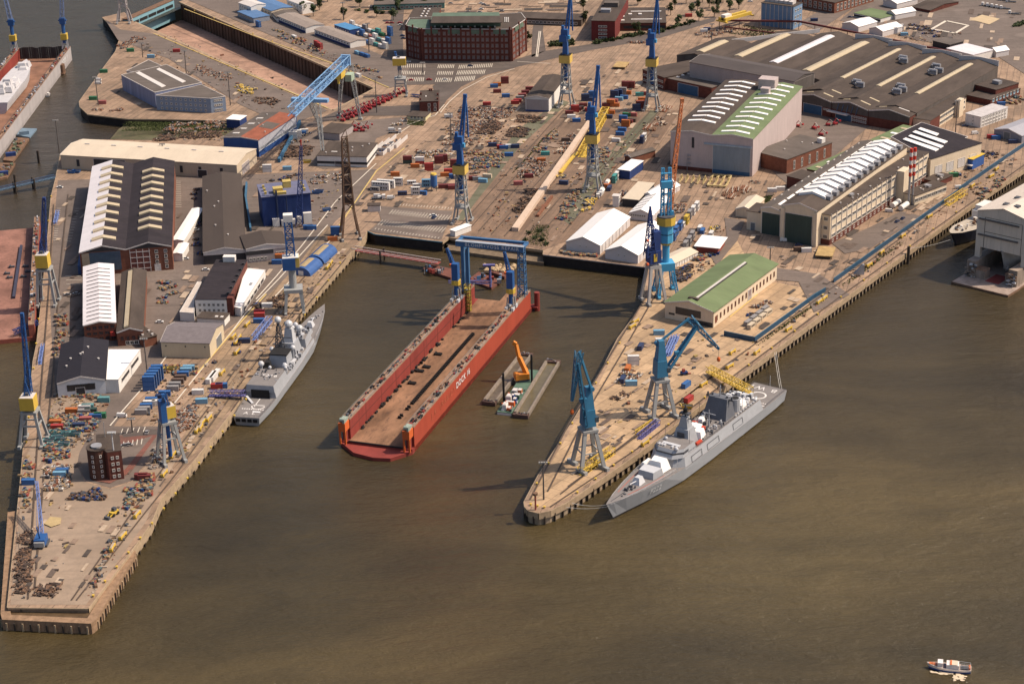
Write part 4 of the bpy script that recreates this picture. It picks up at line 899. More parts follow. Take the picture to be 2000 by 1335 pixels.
for A,B,C,nm in[((1645,46),(1677,53),(1699,40),'white tent in front of the green roofed store'),((1698,56),(1724,62),(1746,48),'pale tent right of the white tent below the green roof'),((1732,24),(1749,29),(1769,16),'pale tent right of the flat green roof'),((1725,2),(1752,8),(1783,-4),'white tent at the top edge behind the green roof'),((1931,97),(1946,102),(1960,94),'tiny white tent shed alone on the asphalt edge')]:
 House('tent_hall',nm,A,B,C,ze=Q+4.6,roof='y',rise=2.4,wall=MATS['tent_wall'],roofm=r_tent,cat='tent')
House('flat_store','flat white roofed store beside the pipe bridge in the north east',(1849,95),(1901,108),(1914,92),ze=Q+6,wall=m_whitew,roofm=r_white)
House('lean_to','flat grey canopy left of the flat white roofed store',(1822,80),(1855,88),(1868,78),ze=Q+5,wall=m_dkw,roofm=r_grey)
t=T('brick_tower_house','brown brick pilot house with a round tower inside the brick paved loop','tower',tuple(G(195,930)),A_W*0)
zt=zat((195,930),(195,873))-Q
a=loc_of(t,G(228,918));
mb=MB(M('dark_brown_brick',(.085,.04,.03),.9,.3));mb.tube((0,0,0),(0,0,zt),4.6,20);mb.tube((0,0,zt),(0,0,zt+.4),4.9,20,r_brown);mb.tube((0,0,zt+.4),(0,0,zt+1.2),2.6,14,m_unit);mb.build('round_tower',t)
me=win_mesh(.9,1.2,m_trim,m_glass,1)
for j in range(5):
 for k,an in enumerate((-108,-60)):q=math.radians(an);ob('window',me,t,(4.62*math.cos(q),4.62*math.sin(q),2.2+j*(zt-3.5)/4.6),q+math.pi/2)
mb=MB(m_brickw);zb_=zt*.95;P_=[loc_of(t,G(p[0],p[1],Q+zb_))for p in((209,884),(237,880),(233,846),(187,849),(188,870))]
mb.prism([(p.x,p.y)for p in P_],0,zb_);mb.build('wall',t)
mb=MB(r_brown);mb.prism([(p.x,p.y)for p in P_],zb_+.003,zb_+.35);mb.build('roof',t)
facade_windows(t,(P_[0].x,P_[0].y),(P_[1].x,P_[1].y),2,4,2,zb_-3,1.1,1.3)
mb=MB(m_unit);mb.tube((P_[3].x+5,P_[3].y-3,zb_),(P_[3].x+5,P_[3].y-3,zb_+8),.15);mb.build('flagpole',t)
for k,(a0,a1)in enumerate((((583,540),(612,516)),((610,517),(640,490)))):
 A_,B_=G(a0[0]+5,a0[1]-2),G(a1[0]+2,a1[1]);d=B_-A_;L_=d.length
 t=T('barrel_shed',['blue barrel roofed shelter with a tan roof strip, nearer the water crane','blue barrel roofed shelter with a tan roof strip, nearer the inner basin'][k],'shed',tuple(A_),math.atan2(d.y,d.x))
 w_=6.2;mb=MB(M('barrel_blue',(.03,.09,.26),.5,.2));N=10;tan=M('tan_strip',(.36,.27,.15));ms=MB(tan)
 pts=[(w_*math.cos(math.pi*i/N),5.2*math.sin(math.pi*i/N))for i in range(N+1)]
 mb.solid([(0,p,z)for p,z in pts]+[(L_-1,p,z)for p,z in pts],[(i,i+1,N+2+i,N+1+i)for i in range(N)]+[tuple(range(N+1))[::-1],tuple(range(N+1,2*N+2))]);mb.build('shell',t)
 ms.solid([(2,p*1.01,z*1.02)for p,z in pts[4:7]]+[(L_-3,p*1.01,z*1.02)for p,z in pts[4:7]],[(0,1,4,3),(1,2,5,4)]);ms.build('roof_strip',t)
 m2=MB(m_whitew);m2.box(-.12,.05,-1.6,1.6,0,3);m2.build('door',t)
def axis(stern,bow,zs,zb):
 a,b=G(*stern,zs),G(*bow,zb);a.z=b.z=0;d=b-a
 return a,d.length,math.atan2(d.y,d.x)
def hull(mb,L,st,side,deck,boot=None,zk=-2,zboot=1.0):
 """st: (t, half breadth at deck, half breadth at waterline, deck height, flare shift of the waterline)"""
 boot=boot or side;R_=[]
 for t,bd,bw,zd,sh in st:
  x=t*L;f=zboot/zd;bm=bw+(bd-bw)*f;xs=sh*(1-f)
  R_.append([(x+sh,bw*.8,zk),(x+xs,bm,zboot),(x,bd,zd),(x,-bd,zd),(x+xs,-bm,zboot),(x+sh,-bw*.8,zk)])
 for p,q in zip(R_,R_[1:]):
  for i,m in((0,boot),(1,side),(2,deck),(3,side),(4,boot)):
   mb.poly([p[i],q[i],q[i+1],p[i+1]][::1],m)
 mb.poly(R_[0][::-1][:3]+R_[0][:3][::-1],side)
n_side=M('naval_grey',(.31,.322,.35),.5,.07,.12,(.3,1,1),.18,(.14,.11,.09))
n_sup=M('naval_grey_superstructure',(.33,.337,.362),.5,.1,.3,dirt=.2)
n_deck=M('deck_grey',(.205,.185,.178),.8,.12,.3,dirt=.3)
n_dark=M('dark_grey_fittings',(.075,.078,.09),.6,.2)
n_blk=M('soot_black',(.02,.019,.02),.8)
n_boot=M('boot_topping',(.03,.027,.028),.6)
n_white=M('fabric_cover_white',(.82,.79,.77),.7,.06)
n_lt=M('light_grey_dome',(.52,.52,.54),.4,.05)
def lofted(mb,pts0,z0,pts1,z1,mat,top=None):
 n=len(pts0);vs_=[(p[0],p[1],z0)for p in pts0]+[(p[0],p[1],z1)for p in pts1]
 mb.solid(vs_,[(i,(i+1)%n,n+(i+1)%n,n+i)for i in range(n)],mat);mb.poly(vs_[n:],top or mat)
def rect(x0,x1,b0,b1=None):b1=b0 if b1 is None else b1;return[(x0,-b0),(x1,-b1),(x1,b1),(x0,b0)]
def rail(mb,pts,z,mat,h=1.1):
 for a,b in zip(pts,pts[1:]):
  L_=math.dist(a,b);n=max(1,int(L_/2.2))
  mb.beam((*a,z+h),(*b,z+h),.09,mat=mat);mb.beam((*a,z+h*.5),(*b,z+h*.5),.06,mat=mat)
  for i in range(n+1):x=a[0]+(b[0]-a[0])*i/n;y=a[1]+(b[1]-a[1])*i/n;mb.beam((x,y,z),(x,y,z+h),.07,mat=mat)
def greebles(mb,r,x0,x1,y0,y1,z,n,mats,s=(.5,2.2),h=(.4,1.8)):
 for i in range(n):
  x,y=r.uniform(x0,x1),r.uniform(y0,y1);a,b=r.uniform(*s),r.uniform(*s)
  if r.random()<.7:mb.cbox(x,y,z,a,b,r.uniform(*h),r.choice((0,0,.4)),r.choice(mats))
  else:mb.tube((x,y,z),(x,y,z+r.uniform(*h)*1.3),a*.35,8,r.choice(mats))
def east_frigate():
 a,L,rot=axis((1505,755),(1184,985),6,10)
 L=L;t=T('frigate','large pale grey frigate with white covered deck gear moored along the east pier','warship',tuple(a),rot)
 B=9.9;mb=MB()
 hull(mb,L,[(0,B*.93,B*.86,6.4,1.5),(.08,B*.98,B*.94,6.4,0),(.16,B,B*.95,6.5,0),(.5,B,B*.97,7,0),(.66,B*.97,B*.9,7.6,0),(.76,B*.84,B*.66,8.2,-1),(.86,B*.6,B*.38,8.9,-2),(.93,B*.36,B*.17,9.5,-4),(.975,B*.15,B*.05,9.9,-5),(1.,.15,.02,10.1,-6.5)],n_side,n_deck,n_boot)
 mb.build('hull',t)
 mb=MB();x0,x1,xf=.17*L,.655*L,.685*L
 lofted(mb,[(x0,-B*1.0),(x1,-B*.975),(xf,-B*.5),(xf,B*.5),(x1,B*.975),(x0,B*1.0)],6.4,[(x0+1,-B*.86),(x1-1,-B*.84),(xf-3,-B*.45),(xf-3,B*.45),(x1-1,B*.84),(x0+1,B*.86)],12.0,n_sup,n_deck)
 mb.build('superstructure',t)
 for k,(xa,xb)in enumerate(((.45,.52),(.555,.615),(.30,.36))):
  for sg in(-1,1):
   mb=MB(n_dark);yy=sg*B*.965
   for z in(7.5,10.5):mb.beam((xa*L,yy*(1.0 if z<9 else.955),z),(xb*L,yy*(1.0 if z<9 else.955),z),.16)
   for x in(xa,xb):mb.beam((x*L,yy*1.0,7.5),(x*L,yy*.955,10.5),.16)
   mb.build('boat_bay_door',t)
 mb=MB();lofted(mb,[(.575*L,-B*.82),(.655*L,-B*.82),(.683*L,-B*.46),(.683*L,B*.46),(.655*L,B*.82),(.575*L,B*.82)],12.0,[(.58*L,-B*.74),(.642*L,-B*.74),(.664*L,-B*.42),(.664*L,B*.42),(.642*L,B*.74),(.58*L,B*.74)],15.6,n_sup,n_deck)
 o=mb.build('bridge',t)
 mb=MB(n_dark);P0=[(.62*L,-B*.785),(.6485*L,-B*.785),(.6735*L,-B*.445),(.6735*L,B*.445),(.6485*L,B*.785),(.62*L,B*.785)]
 for p,q in zip(P0,P0[1:]):mb.beam((*p,13.9),(*q,13.9),.25,1.1)
 mb.build('bridge_windows',o)
 mb=MB(n_lt);mb.cbox(.635*L,0,15.6,2,9,.5)
 for y in(-5,-3.6,-2.2,2,4):mb.cbox(.65*L,y,15.6,1.6,.9,.7)
 mb.build('bridge_roof_lockers',t)
 mb=MB();lofted(mb,rect(.525*L,.583*L,4.6),12,rect(.535*L,.572*L,3.2),19.5,n_sup);lofted(mb,rect(.537*L,.568*L,2.6),19.5,rect(.545*L,.562*L,1.5),25,n_sup)
 mb.build('forward_mast',t)
 mb=MB(n_dark)
 for q,rr_ in((.5755,0),):mb.box(q*L+.6,q*L+.75,-1.9,1.9,14.2,18.2)
 mb.build('radar_panel',t)
 mb=MB(n_dark);mb.tube((.553*L,0,25),(.553*L,0,31),.35,8);mb.box(.545*L,.561*L,-2.4,2.4,26.2,27);mb.tube((.553*L,0,27),(.553*L,0,29.2),1.1,10,n_blk);mb.beam((.553*L,-3.4,24.2),(.553*L,3.4,24.2),.4)
 for y in(-3,3):mb.tube((.553*L,y,24.2),(.553*L,y,26),.3,6)
 mb.build('mast_head',t)
 mb=MB(n_white);mb.cbox(.505*L,3,12,7,5,3.6,.2,tx=.75,ty=.7);mb.cbox(.475*L,-1.5,12,5.5,6,3,.1,tx=.9,ty=.85);mb.cbox(.41*L,-4,12,4,3,2,.2,tx=.8,ty=.7);mb.cbox(.25*L,4,12,5,4,2.4,0,tx=.8,ty=.8);mb.build('deck_cover',t)
 mb=MB(M('orange_liferaft',(.5,.06,.03)));mb.cbox(.462*L,1.5,12,1.6,2.2,2.2);mb.cbox(.43*L,-5.5,12,1.2,3,1);mb.build('rescue_gear',t)
 mb=MB();mb.tube((.43*L,2,12),(.43*L,2,21),.5,8,n_sup,.2);mb.beam((.43*L,-1.5,19),(.43*L,5.5,19),.3,mat=n_sup);mb.build('pole_mast',t)
 mb=MB();lofted(mb,rect(.315*L,.375*L,6.4),12,rect(.325*L,.352*L,5.0),22,M('aft_mast_grey',(.125,.13,.15),.6,.15));mb.beam((.34*L,-7.5,21.2),(.34*L,7.5,21.2),.6,mat=n_dark);mb.tube((.338*L,0,22),(.338*L,0,27.5),.3,8,n_sup)
 for y in(-6.5,-4,4,6.5):mb.tube((.34*L,y,21),(.34*L,y,23),.5,8,n_dark)
 mb.build('aft_mast',t)
 for y in(-3.6,3.6):
  mb=MB();mb.tube((.285*L,y,12),(.285*L,y,18.5),2.9,14,n_sup,2.5);mb.tube((.285*L,y,18.5),(.285*L,y,18.62),2.0,14,n_blk);mb.build('funnel',t)
 mb=MB(n_lt);mb.tube((.295*L,-7,12),(.295*L,-7,15),.9,8);mb.sphere((.295*L,-7,16.3),1.9,12);mb.build('radar_dome',t)
 mb=MB(n_lt);mb.sphere((.66*L,5.2,16.1),.9,10);mb.sphere((.612*L,-5,16.2),.9,10);mb.build('radar_dome',t)
 r=random.Random(3);mb=MB()
 greebles(mb,r,.175*L,.27*L,-6.8,6.8,12,56,[n_sup,n_dark,n_lt,n_lt,n_white],(.6,2.6),(.5,2.6));greebles(mb,r,.38*L,.52*L,-7.5,7.5,12,46,[n_sup,n_dark,n_dark,n_lt],(.4,1.8));greebles(mb,r,.36*L,.38*L,-7,-3,12,8,[n_dark,n_sup])
 mb.build('deck_equipment',t)['kind']='stuff'
 mb=MB(n_lt)
 for i in range(9):
  for sg in(-1,1):mb.tube((.19*L+i*2.6,sg*7.7,12.5),(.19*L+i*2.6+1.5,sg*7.7,12.5),.42,8)
 mb.build('liferaft_canisters',t)['kind']='stuff'
 mb=MB(n_dark);[mb.tube((x*L,y,12),(x*L,y,z),.09,5)for x,y,z in((.60,6.5,22),(.60,-6.5,22),(.39,6.8,20),(.39,-6.8,20),(.27,6.6,19),(.22,-6.6,18),(.50,7,18),(.44,-7,19))];mb.build('whip_antennas',t)['kind']='stuff'
 mb=MB(n_dark);rail(mb,[(.19*L,-8.2),(.62*L,-8.0)],12,n_dark,1.1);rail(mb,[(.19*L,8.2),(.62*L,8.0)],12,n_dark,1.1);mb.build('guard_rail',t)
 mb=MB(MATS['orange_liferaft']);mb.cbox(.545*L,6.6,12,5.5,1.8,1.1,0,None,.8,.6);mb.build('ship_boat',t)
 mb=MB();lofted(mb,rect(.735*L,.785*L,5.0,4.2),8.3,rect(.74*L,.78*L,4.6,3.8),11.6,n_sup,n_lt);mb.build('launcher_block',t)
 mb=MB(n_white);lofted(mb,[(.69*L,-5.8),(.735*L,-5.4),(.735*L,4.2),(.69*L,5.)],8.2,[(.695*L,-3.6),(.728*L,-2.4),(.726*L,2.6),(.695*L,3.2)],13.2,n_white);mb.cbox(.715*L,-6,8.2,7,2.4,3,0,n_white,.8,.5);mb.build('gun_cover',t)
 g=MB();lofted(g,rect(-2.6,2.8,2.3),0,rect(-1.8,1.2,1.2),3.2,n_lt);o=g.build('gun_turret',t,(.825*L,0,8.7));g=MB(n_lt);g.tube((2.0,0,1.7),(7.6,0,2.6),.28,8);g.build('gun_barrel',o)
 mb=MB(n_dark);greebles(mb,r,.86*L,.93*L,-1.8,1.8,9.2,12,[n_dark,n_lt,n_dark],(.5,1.4),(.4,1.2));mb.beam((.90*L,0,9.4),(.975*L,0,9.9),.25);mb.build('anchor_gear',t)
 mb=MB(M('red_deck_line',(.42,.12,.09)))
 for s_ in(-1,1):mb.beam((.79*L,s_*5.6,8.62),(.91*L,s_*2.6,9.36),.3,.05);mb.beam((.74*L,s_*6.2,8.28),(.79*L,s_*5.6,8.62),.3,.05)
 mb.build('deck_marking',t)
 mb=MB(M('deck_paint_white',(.72,.68,.65),.7));z=6.56;N=28;cx_=.085*L
 for i in range(N):
  p,q=2*math.pi*i/N,2*math.pi*(i+1)/N
  mb.poly([(cx_+math.cos(k)*r_,math.sin(k)*r_,z)for k,r_ in((p,3.4),(p,4.3),(q,4.3),(q,3.4))])
 for i in range(13):mb.poly([(.128*L,-8+1.3*i,z),(.134*L,-8+1.3*i,z),(.134*L,-7.3+1.3*i,z),(.128*L,-7.3+1.3*i,z)])
 mb.poly([(.145*L,-8.6,z),(.15*L,-8.6,z),(.15*L,8.6,z),(.145*L,8.6,z)]);mb.poly([(.02*L,-8,z),(.06*L,-8.2,z),(.06*L,-7.6,z),(.02*L,-7.4,z)])
 mb.build('flight_deck_marking',t)
 letters('B W',5.5,t,(.03*L,0,6.58),(0,-1,0),(1,0,0),MATS['deck_paint_white'],.01,1.3)
 mb=MB(n_dark);rail(mb,[(.15*L,-9.3),(.08*L,-9.0),(.004*L,-9.),(.004*L,9.),(.08*L,9.),(.15*L,9.3)],6.5,n_dark);mb.build('guard_rail',t)
 mb=MB(n_dark);rail(mb,[(.70*L,-8.4),(.76*L,-7.6),(.86*L,-5.5),(.93*L,-3.3),(.985*L,-.9)],8.6,n_lt,1.0);rail(mb,[(.70*L,8.4),(.76*L,7.6),(.86*L,5.5),(.93*L,3.3),(.985*L,.9)],8.6,n_lt,1.0);mb.build('guard_rail',t)
 mb=MB(n_lt);mb.tube((.004*L,0,6.5),(.004*L,0,12.5),.12,6);mb.build('flagstaff',t)
 mb=MB(n_lt);mb.tube((.7*L,9.2,8.4),(.7*L,9.2,15),.14,6);mb.build('flagstaff',t)
 d=Vector((.86*L-.70*L,0,0))
 letters('F222',4.2,t,(.80*L,7.1,5.6),(-1,.16,-.02),(0,.30,1),M('pennant_number',(.62,.62,.63)),.02)
 return t
FE=east_frigate()
def west_frigate():
 a,L,rot=axis((481,814),(634,595),5,9)
 t=T('frigate','grey frigate with black topped funnels moored stern first along the west quay','warship',tuple(a),rot)
 B=8.3;mb=MB()
 hull(mb,L,[(0,B*.82,B*.74,4.8,1),(.1,B*.95,B*.9,4.8,0),(.17,B,B*.94,4.9,0),(.5,B,B*.95,5.2,0),(.66,B*.95,B*.85,6.2,0),(.78,B*.78,B*.55,7.4,-1),(.88,B*.52,B*.3,8.3,-2.5),(.95,B*.25,B*.1,9,-4),(1,.12,.02,9.5,-6)],n_side,n_deck,n_boot);mb.build('hull',t)
 mb=MB(n_sup);lofted(mb,rect(.17*L,.68*L,B*.99,B*.94),4.8,rect(.172*L,.675*L,B*.9,B*.84),8.2,n_sup,n_deck);mb.build('superstructure',t)
 mb=MB(n_sup);lofted(mb,rect(.165*L,.315*L,B*.93),8.2,rect(.168*L,.312*L,B*.86),11.8,n_sup,n_deck);o=mb.build('hangar',t)
 mb=MB(n_blk);mb.box(.1635*L,.168*L,-4.8,4.8,5.2,9.4);mb.build('hangar_door',o)
 letters('F216',4.2,t,(.255*L,-1.2,11.83),(0,-1,0),(1,0,0),MATS['deck_paint_white'],.01,1.05)
 letters('A L',3.8,t,(.035*L,0,4.86),(0,-1,0),(1,0,0),MATS['deck_paint_white'],.01,1.2)
 mb=MB(MATS['deck_paint_white']);z=4.9
 mb.poly([(.09*L,-.25,z),(.16*L,-.25,z),(.16*L,.25,z),(.09*L,.25,z)]);mb.poly([(.10*L,-5,z),(.105*L,-5,z),(.105*L,1,z),(.10*L,1,z)])
 for i in range(10):mb.poly([(.065*L,-6+1.2*i,z),(.072*L,-6+1.2*i,z),(.072*L,-5.3+1.2*i,z),(.065*L,-5.3+1.2*i,z)])
 for i in range(14):
  p,q=math.pi*(i/14-.5),math.pi*((i+1)/14-.5);mb.poly([(.095*L-math.cos(k)*r_,-2+math.sin(k)*r_,z)for k,r_ in((p,3),(p,3.6),(q,3.6),(q,3))][::-1])
 mb.build('flight_deck_marking',t)
 mb=MB();mb.box(.045*L,.052*L,-5,-1,4.8,5.0);mb.beam((.115*L,2,5),(.155*L,7,6.2),1.2,.5,n_lt);mb.build('helicopter_handling_gear',t)
 mb=MB();lofted(mb,rect(.385*L,.455*L,5),8.2,rect(.39*L,.447*L,4.4),15,n_sup);lofted(mb,rect(.387*L,.45*L,4.9),15,rect(.387*L,.45*L,4.9),15.6,n_blk);mb.build('funnel',t)
 mb=MB(n_blk);mb.cbox(.36*L,4.5,8.2,6,4,5,.2,tx=.6,ty=.6);mb.cbox(.345*L,3,8.2,4,5,2.6,.2);greebles(mb,random.Random(9),.33*L,.375*L,1,7,8.2,8,[n_blk],(.8,2),(1,3));mb.build('tarpaulin_cover',t)
 mb=MB(n_dark);mb.lattice((.485*L,3.2,8.2),(.485*L,3.2,26),5,1.6,8,.35,.22);mb.beam((.485*L,-3.6,19.5),(.485*L,10,19.5),.35);mb.beam((.485*L,-1,15),(.485*L,7.4,15),.4,.3);mb.tube((.485*L,3.2,26),(.485*L,3.2,28),.8,8);mb.build('lattice_mast',t)
 mb=MB(n_lt);mb.sphere((.485*L,3.2,29.4),1.9,12);mb.build('radar_dome',t)
 mb=MB();lofted(mb,rect(.50*L,.575*L,4.8),8.2,rect(.51*L,.565*L,3.6),14.5,n_sup);lofted(mb,rect(.52*L,.556*L,2.6),14.5,rect(.527*L,.55*L,1.9),22,n_lt);mb.build('forward_tower',t)
 mb=MB(n_lt);mb.sphere((.538*L,0,24),2.3,12);mb.build('radar_dome',t)
 mb=MB();lofted(mb,rect(.58*L,.68*L,B*.83,B*.7),8.2,rect(.585*L,.67*L,B*.76,B*.6),13,n_sup,n_deck);o=mb.build('bridge',t)
 mb=MB(n_dark);mb.beam((.677*L,-4.6,11.6),(.677*L,4.6,11.6),.3,1.);mb.build('bridge_windows',o)
 for x,y,z,q in((.33,6.6,11.8,1.6),(.33,-6.2,11.8,1.5),(.315,1.2,11.8,.9),(.32,-7,11.8,.9),(.46,6.5,12.5,1.4),(.46,-5,14,1.5),(.66,2,15,1.5),(.62,-2,15.2,1.9),(.645,3,14.5,1.2)):
  mb=MB(n_lt);mb.tube((x*L,y,8.2),(x*L,y,z+.4),q*.45,8,n_sup);mb.sphere((x*L,y,z+q),q,10);mb.build('radar_dome',t)
 r=random.Random(4);mb=MB();greebles(mb,r,.40*L,.50*L,-7,-5.2,8.2,24,[n_sup,n_dark,n_lt]);greebles(mb,r,.58*L,.67*L,-5,5,13,34,[n_sup,n_dark,n_lt,n_lt],(.5,2.2),(.5,2.4));greebles(mb,r,.46*L,.58*L,-6.8,6.8,8.2,40,[n_sup,n_dark,n_lt]);greebles(mb,r,.2*L,.31*L,-6.5,6.5,11.8,22,[n_dark,n_sup],(.4,1.2),(.3,.9));greebles(mb,r,.33*L,.44*L,-7.2,-5,8.2,20,[n_sup,n_lt,n_dark]);mb.build('deck_equipment',t)['kind']='stuff'
 mb=MB(n_lt);mb.beam((.415*L,-6.4,9.6),(.45*L,-6.4,9.6),1.6,.9);mb.build('ship_boat',t)
 g=MB();lofted(g,rect(-2.4,2.4,2.),0,rect(-1.6,1.,1.1),2.8,n_lt);o=g.build('gun_turret',t,(.80*L,0,7.6));g=MB(n_lt);g.tube((1.6,0,1.5),(7,0,2.2),.25,8);g.build('gun_barrel',o)
 mb=MB();lofted(mb,rect(.70*L,.755*L,3.4),6.6,rect(.705*L,.75*L,3),9.2,n_sup);mb.build('launcher_block',t)
 mb=MB(n_dark);greebles(mb,r,.85*L,.93*L,-1.8,1.8,8.2,10,[n_dark,n_lt],(.4,1.2),(.4,1));mb.build('anchor_gear',t)
 mb=MB(n_lt);rail(mb,[(.70*L,-7.3),(.78*L,-6.2),(.88*L,-4.1),(.95*L,-2),(.99*L,-.4)],7.6,n_lt,1.);rail(mb,[(.165*L,-7.9),(.1*L,-7.7),(.003*L,-6.6),(.003*L,6.6),(.1*L,7.7),(.165*L,7.9)],4.8,n_dark);mb.build('guard_rail',t)
 mb=MB(n_blk)
 for y0 in(-5.6,-2.6,.4,3.4):mb.box(-.12,.1,y0,y0+2.2,2.2,3.9)
 mb.build('stern_opening',t)
 return t
FW=west_frigate()
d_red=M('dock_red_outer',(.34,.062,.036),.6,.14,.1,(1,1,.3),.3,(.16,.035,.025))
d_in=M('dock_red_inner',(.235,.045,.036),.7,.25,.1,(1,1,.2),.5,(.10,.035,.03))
d_floor=M('dock_floor_rust',(.215,.118,.07),.85,.7,.09,(1,.35,1),.95,(.07,.042,.034))
d_top=M('dock_wall_top',(.29,.175,.115),.85,.4,.5,dirt=.7,dirtcol=(.06,.05,.045))
d_org=M('bright_orange_paint',(.60,.12,.03),.5,.1)
c_rust0=M('dock_gear_rust',(.16,.085,.055),.85,.4)
def dock16():
 zt=13.0
 a=G(803,889,.5);a.z=0
 b=G(1043,596,2.0);b.z=0
 d=b-a;L=d.length;rot=math.atan2(d.y,d.x)-math.pi/2
 cw=G(660,868,2.0);Wd=abs((cw-a).dot(V(math.cos(rot),math.sin(rot),0)))
 t=T('floating_dock','long empty red floating dock with high side walls in the middle of the basin','floating dock',tuple(a),rot)
 hw=4.2;zf=2.6
 mb=MB(d_red);mb.box(-Wd,0,2,L,-2,zf,d_in);mb.prism([(-Wd,2),(-Wd*.72,-7),(-Wd*.42,-9.5),(-Wd*.2,-8),(0,2)],-2,1.8,d_in);mb.build('pontoon',t)
 mb=MB(d_floor);mb.box(-Wd+hw,-hw,2.2,L-.2,zf+.003,zf+.1);o=mb.build('dock_floor',t)
 mb=MB(n_blk);mb.box(-Wd+hw,-hw,1.6,2.2,zf,zf+.7);mb.build('floor_sill',t)
 walls=[]
 for nm,x0,x1 in(('wing_wall',-hw,0),('wing_wall',-Wd,-Wd+hw)):
  mb=MB();y0,y1=5,L-6
  mb.solid([(x0,y0,zf),(x1,y0,-1),(x1,y1,-1),(x0,y1,zf),(x0,y0,zt),(x1,y0,zt),(x1,y1,zt),(x0,y1,zt)],[(0,1,5,4),(2,3,7,6)],d_in)
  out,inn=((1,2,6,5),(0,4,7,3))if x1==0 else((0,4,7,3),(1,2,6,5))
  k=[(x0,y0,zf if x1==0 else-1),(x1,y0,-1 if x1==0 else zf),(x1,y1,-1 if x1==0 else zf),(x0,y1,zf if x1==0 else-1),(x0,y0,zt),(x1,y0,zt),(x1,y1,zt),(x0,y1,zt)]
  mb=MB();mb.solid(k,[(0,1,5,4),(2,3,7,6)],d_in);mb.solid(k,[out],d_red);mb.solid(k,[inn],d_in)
  w=mb.build('wing_wall',t);walls.append(w)
  mb=MB(d_top);mb.box(x0-.4,x1+.1,y0,y1,zt,zt+.25);mb.build('walkway',w)
  mb=MB(n_dark);e=x1 if x1==0 else x0
  rail(mb,[(e,y0),(e,y1)],zt+.25,M('rail_grey',(.3,.28,.26)),1.1);rail(mb,[(x0 if x1==0 else x1,y0),(x0 if x1==0 else x1,y1)],zt+.25,MATS['rail_grey'],1.1);mb.build('guard_rail',w)
  r=random.Random(int(abs(x0)*10));mb=MB()
  for i in range(110):
   y=r.uniform(y0+2,y1-2);mb.cbox(r.uniform(x0+.5,x1-.6),y,zt+.25,r.uniform(.4,1.5),r.uniform(.5,3),r.uniform(.3,1.3),0,r.choice([n_dark,d_top,d_top,n_blk,n_blk,c_rust0,d_in,d_in]))
  mb.beam((x0+1.2,y0,zt+.6),(x0+1.2,y1,zt+.6),.3,mat=n_dark);mb.beam((x1-1.4,y0,zt+.5),(x1-1.4,y1,zt+.5),.25,mat=MATS['rail_grey'])
  o=mb.build('walkway_gear',w);o['kind']='stuff'
  mb=MB(M('dock_seam',(.10,.03,.025)))
  s_=x0 if x1==0 else x1
  for i in range(1,9):y=y0+(y1-y0)*i/9;mb.box(s_-.06,s_+.06,y-.12,y+.12,zf+.2,zt-.1)
  mb.box(s_-.1,s_+.1,y0,y1,zf+5.2,zf+5.5);mb.build('wall_seam',w)
  mb=MB(n_blk)
  for i in range(60):
   y=r.uniform(y0+10,y1-6)
   xx=(x0-r.uniform(.3,1.2))if x1==0 else(x1+r.uniform(.3,1.5));mb.cbox(xx,y,zf+.1,r.uniform(.5,1.4),r.uniform(.6,2.6),r.uniform(.4,1.5))
  o=mb.build('fender_row',w);o['kind']='stuff'
  mb=MB(d_org);cx_=(x0+x1)/2
  mb.box(x0+.3,x1-.3,y0-5.5,y0-.2,zt-4.2,zt+.2);
  for xx in(x0+.7,x1-.7):mb.box(xx-.4,xx+.4,y0-5.2,y0-4.4,1.8,zt-4.2)
  mb.box(x0+1.2,x1-1.2,y0-2,y0-.5,1.8,zt-4.2,d_in);o=mb.build('end_platform',t)
  mb=MB(M('winch_green_grey',(.28,.33,.28),.6));mb.tube((x0+.6,y0-3.5,zt+1.2),(x1-.6,y0-3.5,zt+1.2),1.1,10);mb.cbox(cx_,y0-1.2,zt+.2,2.6,2.4,1.6);mb.cbox(cx_+1,y0-5,zt+.2,1,.8,2.2);mb.build('winch',o)
 m=MB(n_blk);m.box(-.8,.8,-.4,.4,0,1.3);m.box(-1.0,1.0,-.5,.5,0,.4);me=m.mesh('keel_block');cx_=-Wd/2;n=0
 y=L*.17
 while y<L*.74:
  if not(L*.195<y<L*.215 or L*.24<y<L*.255):ob('keel_block',me,t,(cx_,y,zf+.1));n+=1
  y+=1.9 if y>L*.25 else 2.6
 m=MB(n_blk)
 for q in(-.9,0,.9):m.box(-2,2,q-.28,q+.28,0,.9)
 m.box(-1.9,-1.1,-1.4,1.4,0,1.2);me=m.mesh('side_block')
 for x,y in((-9,.38),(9,.35),(-9,.49),(9,.41),(9,.46),(9,.52),(-9,.58),(9,.57),(-10.5,.46),(9.5,.34)):ob('side_block',me,t,(cx_+x,y*L,zf+.1))
 bl=M('gantry_blue',(.045,.13,.27),.5,.1);yg=L-14;zg=zt+31
 mb=MB(bl)
 for x in(-Wd+hw/2,):
  mb.box(x-.9,x+.9,yg-4.6,yg-2.6,zt,zg-3);mb.box(x-.9,x+.9,yg+2.6,yg+4.6,zt,zg-3);mb.beam((x,yg-3.6,zt+.6),(x,yg+3.6,zt+.6),1.2);mb.beam((x,yg-3.6,zg-5),(x,yg+3.6,zg-5),1.6)
 mb.build('gantry_leg',t);mb=MB(bl);mb.lattice((-hw/2,yg,zt),(-hw/2,yg,zg-2.8),4.2,3.2,9,.45,.3);mb.build('gantry_leg',t)
 mb=MB(bl);mb.box(-Wd-1.5,.8,yg-5.2,yg-3.6,zg-3,zg);mb.box(-Wd-1.5,.8,yg+2.6,yg+4.4,zg-1.4,zg);mb.box(-Wd-1.5,.8,yg-5.6,yg-2.8,zg,zg+.25,M('gantry_walkway',(.3,.33,.38)))
